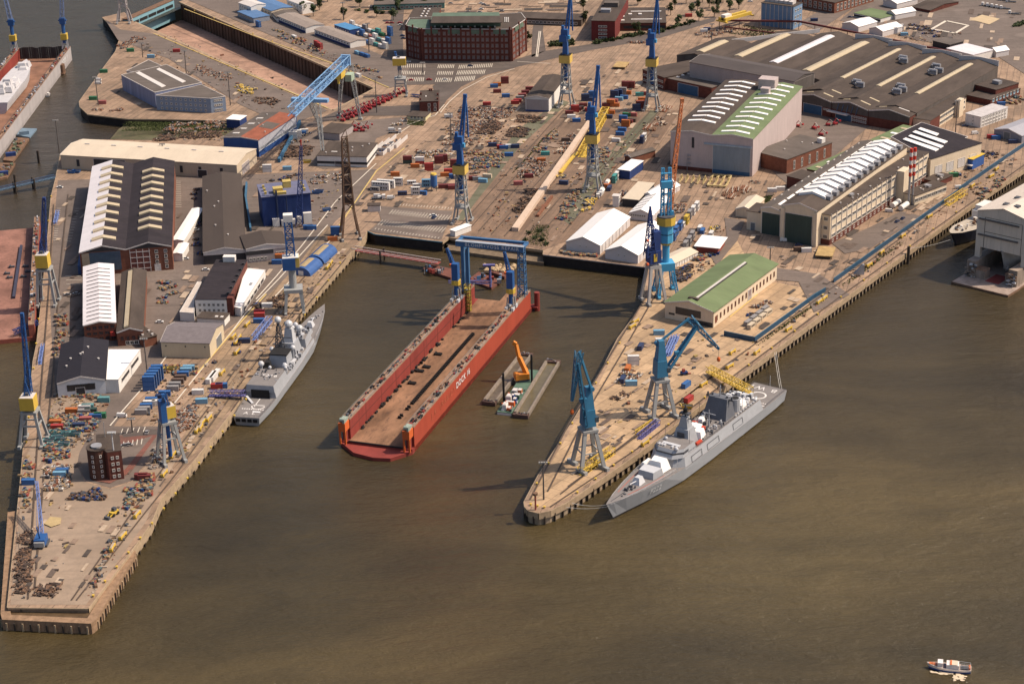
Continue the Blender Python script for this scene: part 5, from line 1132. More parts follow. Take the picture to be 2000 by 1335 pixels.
 for x in(-Wd-.5,0):mb.box(x-1,x+1,yg-3.6,yg+2.6,zg-1.2,zg-.2)
 o=mb.build('gantry_beam',t);letters('BLOHM+VOSS REPAIR',2.7,o,(-Wd*.47,yg-5.27,zg-1.5),(1,0,0),(0,0,1),M('sign_white',(.75,.74,.72)),.04,1.25)
 yl=L*.385;letters('DOCK 16',4.6,t,(.16,yl,8.6),(0,1,0),(0,0,1),MATS['sign_white'],.05,1.1);letters('J.K. (RK&IDY',4.2,t,(.16,L*.235,8.2),(0,1,0),(0,0,1),M('faded_lettering',(.44,.12,.07),.7),.02,1.5)
 mb=MB(M('stair_yellow',(.40,.30,.06),.6));x=-Wd+hw+.8;y=L-20;mb.lattice((x,y,zf),(x,y,zt+6),3,3,8,.25,.2);
 for i in range(7):mb.box(x-1.6,x+1.6,y-1.6,y+1.6,zf+2.2*i+1,zf+2.2*i+1.2)
 mb.build('stair_tower',t)
 mb=MB(d_floor);mb.box(-Wd*.55,-Wd*.38,L-.2,L+26,1.9,2.5);mb.build('access_ramp',t)
 mb=MB(d_in);mb.tube((2.5,L-2,-2),(2.5,L-2,11),1.6,12);mb.box(-.5,3.4,L-4.5,L+.5,2,2.8);mb.build('guide_pile',t)
 return t,Wd,L,rot,zt,hw
DK,DKW,DKL,DKR,DKZ,DKH=dock16()
def dk_pt(x,y,z=0):c,s=math.cos(DKR),math.sin(DKR);return V(DK.location.x+c*x-s*y,DK.location.y+s*x+c*y,z)
def bridge_between(name,label,p,q,z0,z1,w,mats,cat='footbridge',posts=()):
 a,b=G(*p,z0),G(*q,z1);d=b-a;L_=V(d.x,d.y,0).length
 t=T(name,label,cat,(a.x,a.y,z0),math.atan2(d.y,d.x));dz=z1-z0
 mb=MB(mats[0]);mb.beam((0,0,0),(L_,0,dz),w,.5);mb.build('deck',t)
 for s_ in(-1,1):
  mb=MB(mats[1]);mb.beam((0,s_*w/2,1.4),(L_,s_*w/2,dz+1.4),.35);n=max(3,int(L_/4))
  for i in range(n):mb.beam((L_*i/n,s_*w/2,dz*i/n),(L_*(i+1)/n,s_*w/2,dz*(i+1)/n+1.4),.2);mb.beam((L_*i/n,s_*w/2,dz*i/n),(L_*i/n,s_*w/2,dz*i/n+1.4),.2)
  mb.build('truss',t)
 for f in posts:
  mb=MB(m_pile)
  for s_ in(-1,1):mb.tube((L_*f,s_*w*.6,-z0-3-0),(L_*f,s_*w*.6,dz*f+3),.6,8)
  mb.build('pile',t)
 return t
bridge_between('footbridge','long red and white pipe footbridge from the west quay to the dock',(690,487),(858,514),5.5,4,4.5,(M('red_bridge',(.25,.07,.06)),M('white_pipe',(.5,.45,.42))),posts=(.34,))
bridge_between('footbridge','dark blue footbridge over the water at the west edge',(-6,372),(108,346),4.2,6,4,(M('bridge_deck_blue',(.10,.15,.20)),M('bridge_blue',(.06,.10,.18))),posts=(.3,.62))
for nm,P,z,m_,cat,lab in[('landing_pontoon',[(826,524),(842,516),(900,528),(880,542)],1.6,M('pontoon_rust',(.15,.06,.045),.85,.4),'pontoon','rusty red landing pontoon at the head of the dock'),('barge',[(952,528),(962,514),(1002,526),(985,540)],2,MATS['pontoon_rust'],'barge','small red barge loaded with pale rubble behind the dock'),('landing_pontoon',[(915,545),(935,530),(978,548),(960,562)],1.4,MATS['pontoon_rust'],'pontoon','rusty pontoon between the dock cranes')]:
 P_=[G(p[0],p[1],z)for p in P];c=sum(P_,V(0,0,0))/4;t=T(nm,lab,cat,(c.x,c.y,0));mb=MB(m_);q=[(p.x-c.x,p.y-c.y)for p in P_]
 ar=sum(a[0]*b[1]-a[1]*b[0]for a,b in zip(q,q[1:]+q[:1]));q=q if ar>0 else q[::-1]
 mb.prism(q,-1,z);mb.build('hull',t);r=random.Random(len(lab));mb=MB()
 if nm=='barge':
  for i in range(40):mb.sphere((r.uniform(-9,9),r.uniform(-4,8),z),r.uniform(.8,2.4),6,M('rubble',(.42,.30,.18),.9))
  mb.build('rubble_load',t)
 else:greebles(mb,r,-10,10,-6,6,z,16,[m_unit,d_in,MATS['gantry_blue'],n_dark],(.5,3),(.4,2.5));mb.build('deck_gear',t)['kind']='stuff'
t=T('derrick','low blue and purple derrick crane on the pontoon behind the dock','crane',tuple(G(958,560,1.6)));mb=MB(M('derrick_purple',(.13,.12,.28)));mb.tube((0,0,0),(0,0,13),.7,8);mb.box(-4,3,-1,1,13,14);mb.build('mast',t);mb=MB(MATS['derrick_purple']);mb.lattice((0,0,3),(-24,-8,7),1.8,1.2,9,.25,.18);mb.build('jib',t)
def hopper(label,p,q,wpx,fill):
 a,b=G(*p,1.5),G(*q,1.5);d=b-a;L_=d.length;rot=math.atan2(d.y,d.x);w_=wpx
 t=T('hopper_barge',label,'barge',(a.x,a.y,0),rot);g=M('barge_grey',(.22,.18,.145),.8,.3,.4,dirt=.6)
 mb=MB(g);hw=w_/2
 mb.box(0,L_,-hw,hw,-1.5,.4,M('barge_hull_dark',(.05,.042,.04),.7))
 for s_ in(-1,1):mb.solid([(2.5,s_*hw,.4),(L_-2.5,s_*hw,.4),(L_-2.5,s_*hw,2.4),(2.5,s_*hw,2.4),(2.5,s_*(hw-1.6),.4),(L_-2.5,s_*(hw-1.6),.4),(L_-2.5,s_*(hw-1.1),2.4),(2.5,s_*(hw-1.1),2.4)],[(0,1,2,3),(4,5,6,7),(2,3,7,6)],g)
 mb.box(0,2.9,-hw,hw,.4,2.1,M('barge_deck_brown',(.10,.06,.05),.8));mb.box(L_-2.9,L_,-hw,hw,.4,2.1,MATS['barge_deck_brown']);mb.build('hull',t)
 mb=MB(fill);mb.box(2.9,L_-2.9,-hw+1.35,hw-1.35,.4,1.1);mb.build('mud_load',t)
 r=random.Random(len(label));mb=MB();greebles(mb,r,.4,2.4,-hw+.6,hw-.6,2.1,8,[g,n_dark,m_unit],(.4,.9),(.3,.8));greebles(mb,r,L_-2.4,L_-.4,-hw+.6,hw-.6,2.1,8,[g,n_dark,m_unit],(.4,.9),(.3,.8));mb.build('deck_fittings',t)['kind']='stuff'
 return t
mud=M('wet_dredged_mud',(.115,.085,.055),.35,.5,.3)
hopper('hopper barge of lumpy mud on the left of the orange excavator',(954,787),(1029,690),7.2,mud)
hopper('hopper barge of smooth brown mud on the right of the orange excavator',(1016,812),(1081,704),8,M('silty_water',(.13,.10,.05),.2,.2))
a,b=G(985,805,1.5),G(1041,722,1.5);d=b-a;L_=d.length
t=T('dredger_pontoon','green work pontoon with small white and orange cabins between the two hopper barges','pontoon',(a.x,a.y,0),math.atan2(d.y,d.x));gg=M('pontoon_green',(.09,.15,.11),.7,.3)
mb=MB(gg);mb.box(0,L_,-3.9,3.9,-1.5,1.6);mb.box(-.1,0,-3.7,3.7,-.6,1.2,m_whitew);mb.build('hull',t)
r=random.Random(12)
for x,y,sx,sy,h,m_ in((4,1,4,3,3,m_whitew),(8,-1,2,7,2.4,d_org),(14,2,4,4,3,m_trim),(18,-2,3,5,2,gg),(12,-3,3,2.6,2.5,m_bluew),(15,0,2.4,3,3,m_bluew),(22,1,4,4,2.6,m_unit),(24,-2,3,3,2,M('rust_red_gear',(.35,.13,.06))),(3,-2.4,3,2.2,1.6,d_org)):
 mb=MB(m_);y*=.7;sy*=.7;mb.cbox(x,y,1.6,sx,sy,h);mb.cbox(x,y,1.6+h,sx*.8,sy*.8,.25,0,m_trim);mb.build('cabin',t)
mb=MB();greebles(mb,r,1,30,-3.4,3.4,1.6,34,[n_dark,gg,m_unit,n_lt,d_org],(.4,1.3),(.4,1.4));mb.build('deck_gear',t)['kind']='stuff'
for x,y in((13,4),(L_*.72,-3.6)):
 mb=MB(n_blk);mb.tube((x,y,-3),(x,y,17),.6,8);mb.build('spud_pole',t)
e=T('excavator','orange long armed excavator standing on the green work pontoon','excavator',tuple(G(1022,742,1.6)),math.radians(15));oe=M('excavator_orange',(.62,.20,.02),.5,.15)
mb=MB(n_dark);mb.box(-3,3,-2.4,-1.2,0,1.2);mb.box(-3,3,1.2,2.4,0,1.2);mb.build('track',e)
mb=MB(oe);mb.box(-4.6,2.8,-2.6,2.6,1.3,4.2);mb.cbox(-3.4,0,3.6,1.8,3.6,1,0,None,.8,.8);mb.box(1.2,3,.6,2.2,3.6,5.6);mb.build('body',e)
mb=MB(oe);mb.beam((2,-.4,3),(-1.2,3,12),1.8,2.2);mb.beam((-1.2,3,12),(-2,5,18.5),1.4,1.8);mb.build('boom',e)
mb=MB(oe);mb.beam((-2,5,18.5),(-3.6,5.6,19.6),1.9);mb.build('bucket',e)
a,L_,rot=axis((1897,1307),(1810,1298),1,1)
t=T('harbour_launch','small blue and white passenger launch with orange benches heading left','boat',tuple(a),rot);lb=M('launch_blue',(.05,.09,.28),.5);lw=M('launch_white',(.75,.68,.64),.5);lo=M('launch_orange',(.62,.16,.05),.6)
mb=MB();hull(mb,L_,[(0,1.7,1.4,1.6,.2),(.12,2.3,2,1.5,0),(.5,2.5,2.2,1.5,0),(.75,2.1,1.6,1.8,0),(.92,.9,.5,2.2,-.4),(1,.1,.05,2.5,-1)],lw,M('launch_deck',(.46,.38,.33),.7),lb,-1,.8);mb.build('hull',t)
mb=MB(lw);mb.box(L_*.28,L_*.56,-1.8,1.8,1.5,3.2);mb.box(L_*.86,L_*.95,-.7,.7,1.9,2.3,lo);mb.box(L_*.31,L_*.44,-1.7,1.7,3.3,3.45,r_cream);mb.box(L_*.44,L_*.48,-1.7,1.7,3.3,3.5,lo);mb.build('cabin',t)
mb=MB(lw);mb.box(L_*.64,L_*.76,-1.5,1.5,1.6,3.5);mb.build('wheelhouse',t)
mb=MB(M('launch_window',(.05,.03,.04),.3));
for i in range(7):mb.box(L_*(.3+.045*i),L_*(.325+.045*i),-2.44,-2.3,1.2,1.5)
mb.box(L_*.52,L_*.63,-1.5,1.5,1.5,1.8);mb.build('window',t)
mb=MB(MATS['launch_orange'])
for i in range(5):mb.box(L_*(.76+.03*i),L_*(.775+.03*i),-1.2+.12*i,1.2-.12*i,1.7,2.3)
for i in range(6):mb.box(L_*(.07+.03*i),L_*(.085+.03*i),-1.5,1.5,1.5,2.1,n_dark)
mb.build('bench',t);mb=MB(lo);mb.box(L_*.02,L_*.06,-1.3,1.3,1.5,2.4);mb.build('liferaft',t)
mb=MB(n_lt);rail(mb,[(L_*.28,-1.9),(L_*.02,-1.6),(L_*.02,1.6),(L_*.28,1.9)],1.5,n_lt,1.6);mb.build('awning_frame',t)
fo=MB(M('wake_foam',(.62,.5,.36),.7));r=random.Random(2)
for i in range(60):
 s_=r.random();p=G(1817+s_*60,1307+s_*8+r.uniform(0,5),.12)if i<34 else G(1862+r.uniform(0,24),1318+r.uniform(0,11),.12)
 w_=r.uniform(.2,.8);fo.poly([(p.x+w_*math.cos(k)*1.5,p.y+w_*math.sin(k),.12+.004*i)for k in(0,1.1,2.3,3.3,4.4,5.4)])
o=fo.build('wake');o['kind']='stuff';o['label']='pale foam of the launch wake on brown water'
c_grey=M('crane_grey',(.30,.30,.295),.55,.12,.3,dirt=.25)
c_blue=M('crane_deep_blue',(.018,.085,.26),.5,.12,.3,dirt=.15)
c_teal=M('crane_petrol_blue',(.035,.16,.28),.5,.12,.3,dirt=.15)
c_lblue=M('crane_light_blue',(.07,.33,.56),.5,.1,.3,dirt=.15)
c_navy=M('crane_navy',(.02,.045,.17),.5,.12,.3,dirt=.15)
c_yel=M('crane_yellow',(.60,.40,.06),.5,.08,.3,dirt=.12)
c_ylt=M('crane_pale_yellow',(.62,.42,.10),.5,.06,.3,dirt=.1)
c_org=M('crane_orange',(.52,.17,.06),.55,.12)
c_rust=M('crane_rust',(.17,.10,.065),.85,.4,.4,dirt=.6)
c_truss=M('gantry_light_blue',(.20,.36,.58),.5,.1,.3)
def GY(px,py,Y):
 """point seen at (px, py) that lies at distance Y north of the camera"""
 a=G(px,py,0);o=V(0,0,HC);d=a-o;return o+d*(Y/d.y)
def ld(root,p):return loc_of(root,p)
def legs(root,foot,top,z0,z1,w,mat,rail_dir=True,name='leg',bog=True):
 for sx in(-1,1):
  for sy in(-1,1):
   mb=MB(mat);mb.beam((sx*foot,sy*foot,z0+1.4),(sx*top,sy*top,z1),w)
   if bog:mb.cbox(sx*foot,sy*foot,z0,1.5,5.0,1.5,0,c_grey)
   mb.build(name,root)
def slip_crane(px,label,s=1.0,rot=0.):
 b=G(*px);t=T('tower_crane',label,'crane',tuple(b),ang0+rot,'blue slipway cranes with yellow machine houses');k=s
 legs(t,5.5*k,3.6*k,0,12.5*k,1.2*k,c_grey)
 mb=MB(c_grey);mb.box(-4.4*k,4.4*k,-4.4*k,4.4*k,11.6*k,12.8*k);mb.lattice((0,0,12.5*k),(0,0,38*k),7.4*k,5.4*k,4,.8*k,.5*k)
 for z in(18,25):mb.box(-3.6*k,3.6*k,-3.6*k,3.6*k,z*k,z*k+.3)
 mb.build('lattice_tower',t)
 mb=MB(c_blue);mb.box(-1.2*k,1.2*k,-1.2*k,1.2*k,22*k,38*k);mb.build('core_column',t)
 mb=MB(c_ylt);mb.box(-4.6*k,4.6*k,-4.6*k,4.6*k,37.6*k,44*k);o=mb.build('machine_house',t)
 mb=MB(n_blk);mb.box(-4.5*k,4.5*k,-4.5*k,4.5*k,44*k,44.3*k);mb.box(-1,1,-4.2*k,4.2*k,44.3*k,44.9*k);mb.build('roof',o)
 mb=MB(c_blue);lofted(mb,rect(-2.2*k,2.2*k,2.2*k),44.3*k,rect(-1.7*k,1.7*k,1.7*k),58*k,c_blue);mb.build('slewing_column',t)
 mb=MB(c_blue);mb.box(-4.6*k,1.8*k,-3*k,1.5*k,55*k,60*k);mb.box(-3.4*k,2.4*k,-2*k,2*k,60*k,65*k);mb.box(-3*k,-1*k,-1.5*k,1.5*k,64*k,68*k);mb.build('counterweight',t)
 mb=MB(c_blue);a,e=V(.6*k,1*k,58*k),V(2.2*k,10*k,92*k)
 for q in(-1.3*k,1.3*k):mb.beam(a+V(q,0,0),e+V(q*.4,0,0),1.2*k,1.9*k)
 for i in range(7):p=lerp(a,e,i/7);mb.beam(p-V(1.2*k*(1-i*.08),0,0),p+V(1.2*k*(1-i*.08),0,0),.7*k)
 mb.cbox(e.x,e.y,e.z-1,2.6*k,2*k,2.4*k);mb.build('jib',t)
 mb=MB(c_blue);mb.beam((4.2*k,8*k,62*k),(3.*k,10*k,86*k),.9*k,1.3*k);mb.beam((3*k,10*k,86*k),e,.8*k);mb.build('fly_jib',t)
 mb=MB(c_lblue);mb.box(1.9*k,3.9*k,-1.2*k,1.2*k,57*k,60*k);mb.build('cabin',t)
 return t
ang0=-ang_of((900,440),(1100,215))-math.pi/2
slip_crane((903,434),'blue and yellow tower crane at the water end of the slipway, beside the car park',.865)
slip_crane((1106,208),'blue and yellow tower crane behind the dark roofed slipway shed',.9)
slip_crane((1158,372),'blue and yellow tower crane standing beside the long yellow gangway stair',.875)
slip_crane((1273,214),'blue and yellow tower crane in front of the brick annexe of the factory',.885)
def portal_crane(px,label,zt,house,jib_tip,jm,hm,foot=5.2,top=3.2,lm=c_grey,lat=True,rot=0.,hs=(7,7),jw=2.6,group=None,Yo=6,w=1.3,nj=9,jb=None):
 b=G(*px);t=T('portal_crane',label,'crane',tuple(b),rot,group)
 legs(t,foot,top,0,zt,w,lm)
 mb=MB(lm);f=lerp(foot,top,.62);z=zt*.62
 for s_ in(-1,1):mb.beam((-f,s_*f,z),(f,s_*f,z),.7);mb.beam((s_*f,-f,z),(s_*f,f,z),.7)
 mb.box(-top-.9,top+.9,-top-.9,top+.9,zt-.4,zt+.8);mb.tube((0,0,zt+.7),(0,0,zt+2),top*.7,14);[mb.beam((f*x,f*y,z),(top*x,top*y,zt),.5)for x in(-1,1)for y in(-1,1)];mb.build('portal_frame',t)
 z0=zt+2;mb=MB(hm);mb.box(-hs[0]/2,hs[0]/2,-hs[1]*.62,hs[1]*.38,z0,z0+house);o=mb.build('machine_house',t)
 mb=MB(m_trim);mb.box(-hs[0]/2+.3,hs[0]/2-.3,-hs[1]*.6,hs[1]*.36,z0+house,z0+house+.25);mb.box(-1.5,.5,-1.6,.4,z0+house+.25,z0+house+1.4,n_dark);mb.build('roof',o)
 tip=ld(t,GY(jib_tip[0],jib_tip[1],b.y+Yo));mb=MB(jm);base=V(*(jb or(0,hs[1]*.3,z0+house*.7)))
 if lat:mb.lattice(base,tip,jw,jw*.45,nj,.4,.24)
 else:mb.beam(base+V(-jw*.4,0,0),tip,.9,1.4);mb.beam(base+V(jw*.4,0,0),tip,.9,1.4)
 mb.cbox(tip.x,tip.y,tip.z-.8,1.6,1.6,1.6);mb.build('jib',t)
 mb=MB(jm);ap=V(0,-hs[1]*.3,z0+house+8);mb.beam((-1.4,-hs[1]*.2,z0+house),ap,.5);mb.beam((1.4,-hs[1]*.2,z0+house),ap,.5);mb.beam(ap,lerp(base,tip,.55),.22);mb.build('stay_frame',t)
 return t
portal_crane((95,592),'portal crane with a yellow machine house beside the rusty floating dock',21,7.5,(86,388),c_navy,c_yel,5,3.2,Yo=4,rot=-.03,jw=3.2)
portal_crane((67,864),'portal crane with a yellow machine house and thin blue jib near the west pier loop',17,6.5,(43,614),c_blue,c_yel,5.4,3,Yo=4,rot=-.05,jw=2.6,nj=12)
t=portal_crane((334,897),'portal crane on tall grey legs with a yellow machine house by the brick pilot house',20,6,(318,772),c_blue,c_yel,5.0,2.6,lat=False,Yo=-6,rot=.5,hs=(4.6,5),jw=3)
for ch in t.children:
 if ch.name.startswith('machine_house'):ch.location.x+=1.9;ch.location.y+=1.2
mb=MB(c_blue);mb.box(-3.4,-.6,-3,1,21,32);mb.tube((0,0,2),(0,0,20),1.,8);mb.build('slewing_column',t)
b=G(576,607);t=T('column_crane','blue and white cabin crane on a grey column above the west frigate bow','crane',tuple(b),.1);legs(t,5.0,3.8,0,13,1.6,c_grey)
mb=MB(c_grey);mb.box(-5.2,5.2,-4.8,4.8,12.4,14.4);mb.tube((0,0,14.4),(0,0,26),2.1,14);mb.build('column',t)
mb=MB(c_blue);mb.box(-5,2.2,-4.5,3,26,33);mb.build('machine_house',t);mb=MB(c_ylt);mb.box(2.2,4.4,-3,3,27,33);mb.build('side_box',t);mb=MB(m_whitew);mb.box(-4.8,4.2,-4.2,2.8,33,33.4);mb.build('house_roof',t)
mb=MB(c_blue);mb.lattice((0,0,33),(-.4,2,53),4.4,4.0,5,.7,.4);mb.build('jib_tower',t);mb=MB(m_whitew);mb.box(-2.8,2.4,-.5,4,53,57);mb.build('jib_head',t)
b=G(684,463);t=T('lattice_tower','tall rusty lattice tower crane standing beside the blue canvas boxes','crane',tuple(b),.2);legs(t,5.5,3.0,0,18,1.2,c_rust)
mb=MB(c_rust);mb.lattice((0,0,17),(0,0,64),6.2,3.2,8,.7,.45);mb.build('lattice_mast',t)
mb=MB(M('brown_machinery',(.085,.055,.045),.8,.4));
for z,s_ in((22,5),(29,4.6),(35,5),(42,4)):mb.box(-s_/2,s_/2,-s_/2,s_/2,z,z+4)
mb.build('machinery',t);mb=MB(M('pale_stay',(.36,.28,.2)));mb.lattice((3.4,0,14),(1.2,0,65),1.2,.9,14,.25,.18);mb.build('jib',t);mb=MB(c_rust);mb.beam((-2,0,64),(1,0,69),.4);mb.beam((2,0,64),(1,0,69),.4);mb.build('mast_head',t)
zg=46.0;A_,B_=G(569,219,Q+zg),G(676,116,Q+zg);d=B_-A_;L_=d.length
t=T('gantry_crane','huge light blue truss gantry crane on grey legs at the dry dock end','crane',(A_.x,A_.y,Q),math.atan2(d.y,d.x))
mb=MB(c_truss);mb.lattice((0,0,zg),(L_,0,zg),5.2,5.2,19,.55,.24,h0=6,h1=6);mb.beam((6,0,zg-3.4),(L_,0,zg-3.4),2.5,.3);mb.build('truss_girder',t)
mb=MB(c_truss);mb.box(L_-2,L_,-3.4,3.4,zg-4.2,zg+3.6);mb.build('end_frame',t);mb=MB(c_truss);p=ld(t,G(594,190,Q+zg-3));mb.box(p.x-2,p.x+2,-12,14,zg-6,zg-3.6);mb.build('cross_beam',t)
mb=MB(c_yel);p=ld(t,G(655,143,Q+zg-6));mb.box(p.x-7,p.x+3,-2.5,2.5,zg-8.5,zg-4);mb.box(p.x+3,p.x+6,-2,2,zg-7,zg-4.5);mb.tube((p.x-6,0,zg-12),(p.x-6,0,zg-8),.9,8);mb.build('trolley',t)
for top,feet,sp in(((611,190),((633,317),(627,250)),3.0),((676,126),((704,234),(662,227)),3.0)):
 tp=ld(t,G(*top,Q+zg-4.6))
 for q,f in enumerate(feet):
  fp=ld(t,G(*f));mb=MB(c_grey);mb.lattice(fp,(tp.x,tp.y+(3 if q else-3),zg-4.6),1.2,3.4,12,.34,.2);mb.cbox(fp.x,fp.y,0,3,3,1.6);mb.build('lattice_leg',t)
mb=MB(M('pale_green_cabin',(.34,.42,.33)));p=ld(t,G(683,147,Q+zg-9));mb.box(p.x-3,p.x+5,p.y-2,p.y+3,zg-13,zg-8);mb.build('cabin',t)
t=portal_crane((783,186),'small portal crane with a yellow cab near the brick house and dock end',13,5.4,(772,103),c_blue,c_yel,4.6,3.4,Yo=5,hs=(10,6),w=.9,jw=1.6)
for c in t.children:
 if c.name.startswith('machine_house'):c.location.z+=9
mb=MB(c_grey);mb.lattice((0,0,15),(0,0,24.5),2.4,2.4,3,.35,.25);mb.build('lattice_tower',t);mb=MB(c_navy);mb.lattice((8,-4,0.8),(26,-14,1.6),1.8,1.4,8,.3,.2);mb.build('lowered_boom',t)
b=G(584,442);t=T('lattice_mast','thin blue lattice mast with a red tip in front of the blue paint hall','crane',tuple(b));mb=MB(c_navy);e=ld(t,GY(588,285,b.y+5));mb.lattice((0,0,0),e,4.2,1.2,14,.4,.25);mb.build('mast',t);mb=MB(M('signal_red2',(.5,.05,.04)));mb.cbox(e.x,e.y,e.z,.8,.8,4);mb.build('mast_tip',t)
b=G(1276,588);t=T('quay_crane','dark blue quay crane on four pale grey legs by the pier head','crane',tuple(b),.35);legs(t,5.2,2.6,0,21,1.5,M('crane_pale_grey',(.40,.38,.37),.6,.08))
mb=MB(MATS['crane_pale_grey']);mb.box(-3.4,3.4,-3.4,3.4,20.4,22.4);mb.tube((0,0,22.4),(0,0,23.6),2.8,14);mb.build('portal_frame',t)
mb=MB(c_navy);mb.box(-3.4,3.4,-3.4,3.4,23.6,31);mb.box(-.5,3.2,-2.6,2.6,31,42);mb.build('machine_house',t);mb=MB(c_yel);mb.box(-1.4,.6,-3.7,-3.4,25,29.5);mb.build('emblem_panel',t)
mb=MB(c_navy);e=ld(t,GY(1270,410,b.y-2));mb.lattice((-2.6,-1,28),e,5.4,.8,9,.5,.32);mb.cbox(e.x,e.y,e.z,1,1,2);mb.build('jib',t);mb=MB(c_navy);mb.beam((1.5,0,42),lerp(V(-2.6,-1,28),e,.8),.4);mb.build('stay',t);mb=MB(M('hook_red',(.6,.12,.04)));mb.sphere((-5,-3,24),1.,8);mb.sphere((-5,-3,38),.8,8);mb.build('hook_block',t)
b=G(1300,573);t=T('tower_crane','light blue column crane with a yellow ring and an orange lattice boom','crane',tuple(b),.15);
for sx in(-1,1):
 for sy in(-1,1):
  mb=MB(c_lblue);mb.lattice((sx*5.4,sy*6.5,1.2),(sx*3.2,sy*3.4,15),1.4,1.4,5,.4,.25);mb.cbox(sx*5.4,sy*6.5,0,1.6,5,1.4);mb.build('leg',t)
mb=MB(c_lblue);mb.box(-4.4,4.4,-4.2,4.2,15,19.5);mb.build('portal_frame',t);mb=MB(c_lblue);mb.tube((0,0,19.5),(0,0,31),2.1,14);mb.build('column',t)
mb=MB(c_yel);mb.tube((0,0,30),(0,0,31.4),3.2,8);mb.build('lower_ring',t);mb=MB(c_lblue);mb.tube((0,0,31.4),(0,0,42),4.1,8);mb.tube((0,0,36.3),(0,0,36.7),4.2,8,n_blk);mb.build('slewing_tower',t)
mb=MB(c_yel);mb.tube((0,0,42),(0,0,46.5),5.4,10);mb.build('yellow_ring',t);mb=MB(n_dark);mb.tube((0,0,46.5),(0,0,47.2),5.2,10);mb.cbox(3,0,47,2.4,2,2.4,0,c_lblue);mb.build('ring_roof',t)
mb=MB(c_lblue)
for x in(-2.2,1.8):mb.lattice((x,0,47),(x+.6,2,74),1.9,1.3,9,.45,.3)
for z in(53,59,65,71):mb.box(-3,3.2,.2,1.4,z,z+.6)
mb.box(-3,3.4,-1,3,63,67);mb.build('a_frame',t)
mb=MB(c_org);e=ld(t,GY(1332,197,b.y+34));mb.lattice((3,6,46),e,3.0,1.2,22,.4,.25);mb.cbox(e.x,e.y,e.z-1,2,2,2.4);mb.build('boom',t)
def link_crane(px,label,zt,body,elbow,tip,apex,Yd,foot=5.6,top=2.6,rot=.4,hook=None,jb=(1.6,0)):
 b=G(*px);t=T('luffing_crane',label,'crane',tuple(b),rot,'petrol blue link cranes on the east pier')
 for sx,sy in((-1,-1),(1,-1),(1,1),(-1,1)):
  mb=MB(MATS['crane_grey']);mb.beam((sx*foot,sy*foot,1.4),(sx*top,sy*top,zt),1.7,1.5);mb.cbox(sx*foot,sy*foot,0,1.8,6.5,1.6,.3);mb.cbox(sx*foot,sy*foot,1.2,.8,1,.8,0,c_yel);mb.build('leg',t)
 mb=MB(c_grey);f=lerp(foot,top,.45)
 for s_ in(-1,1):mb.beam((-f,s_*f,zt*.45),(f,s_*f,zt*.45),.5);mb.beam((s_*f,-f,zt*.45),(s_*f,f,zt*.45),.5)
 mb.box(-top-1.2,top+1.2,-top-1.2,top+1.2,zt-.3,zt+.9);mb.tube((0,0,zt+.9),(0,0,zt+2.6),top*.9,16);mb.build('portal_frame',t)
 mb=MB(c_teal);lofted(mb,rect(-2.9,2.9,3.4),zt+2.6,rect(-2.5,2.5,3.0),zt+11,c_teal);lofted(mb,rect(-2.2,2.4,2.6),zt+11,rect(-1.2,1.6,1.4),zt+body,c_teal);mb.build('machine_house',t)
 mb=MB(M('cab_glass',(.05,.07,.09),.2));mb.cbox(3.2,-2.2,zt+4.5,2,2.2,2.6);mb.build('cabin',t)
 Y=b.y+Yd
 el,tp=ld(t,GY(*elbow,Y)),ld(t,GY(*tip,Y));ap=ld(t,GY(*apex,Y*.0+b.y+Yd*.2))
 j0=V(jb[0],jb[1],zt+4)
 mb=MB(c_teal);n=V(-(el-j0).y,(el-j0).x,0).normalized()
 for s_ in(-1,1):mb.beam(j0+n*s_*1.6,el+n*s_*.8,.8,1.3)
 for i in range(8):p=lerp(j0,el,i/8.);mb.beam(p+n*1.5*(1-i*.06),p-n*1.5*(1-i*.06),.6)
 mb.cbox(*lerp(j0,el,.38),3.4,2,1.6);mb.build('jib',t)
 back=el+(el-tp).normalized()*5.5
 mb=MB(c_teal);mb.lattice(back,tp,3.0,.8,9,.42,.26);mb.build('fly_jib',t)
 mb=MB(c_teal);mb.beam(ap,back,.8,1.0);mb.tube(ap-V(0,1.5,0),ap+V(0,1.5,0),1.1,10);mb.build('tie_beam',t)
 mb=MB(n_dark);mb.beam(tp,tp-V(0,0,5),.12);mb.build('hoist_rope',t);mb=MB(M('hook_orange',(.62,.13,.03)));mb.sphere(tp-V(0,0,5.6),1.0,8,sz=1.4);mb.build('hook_block',t)
 return t
link_crane((1149,910),'petrol blue luffing crane with its jib folded upright near the pier tip',19,22,(1128,708),(1117,782),(1155,758),-6,rot=.35,jb=(-2,-3))
link_crane((1289,808),'petrol blue luffing crane with its jib stretched over the pier beside the big frigate',18.5,21,(1361,636),(1404,681),(1283,671),8,rot=.3,jb=(3,0))
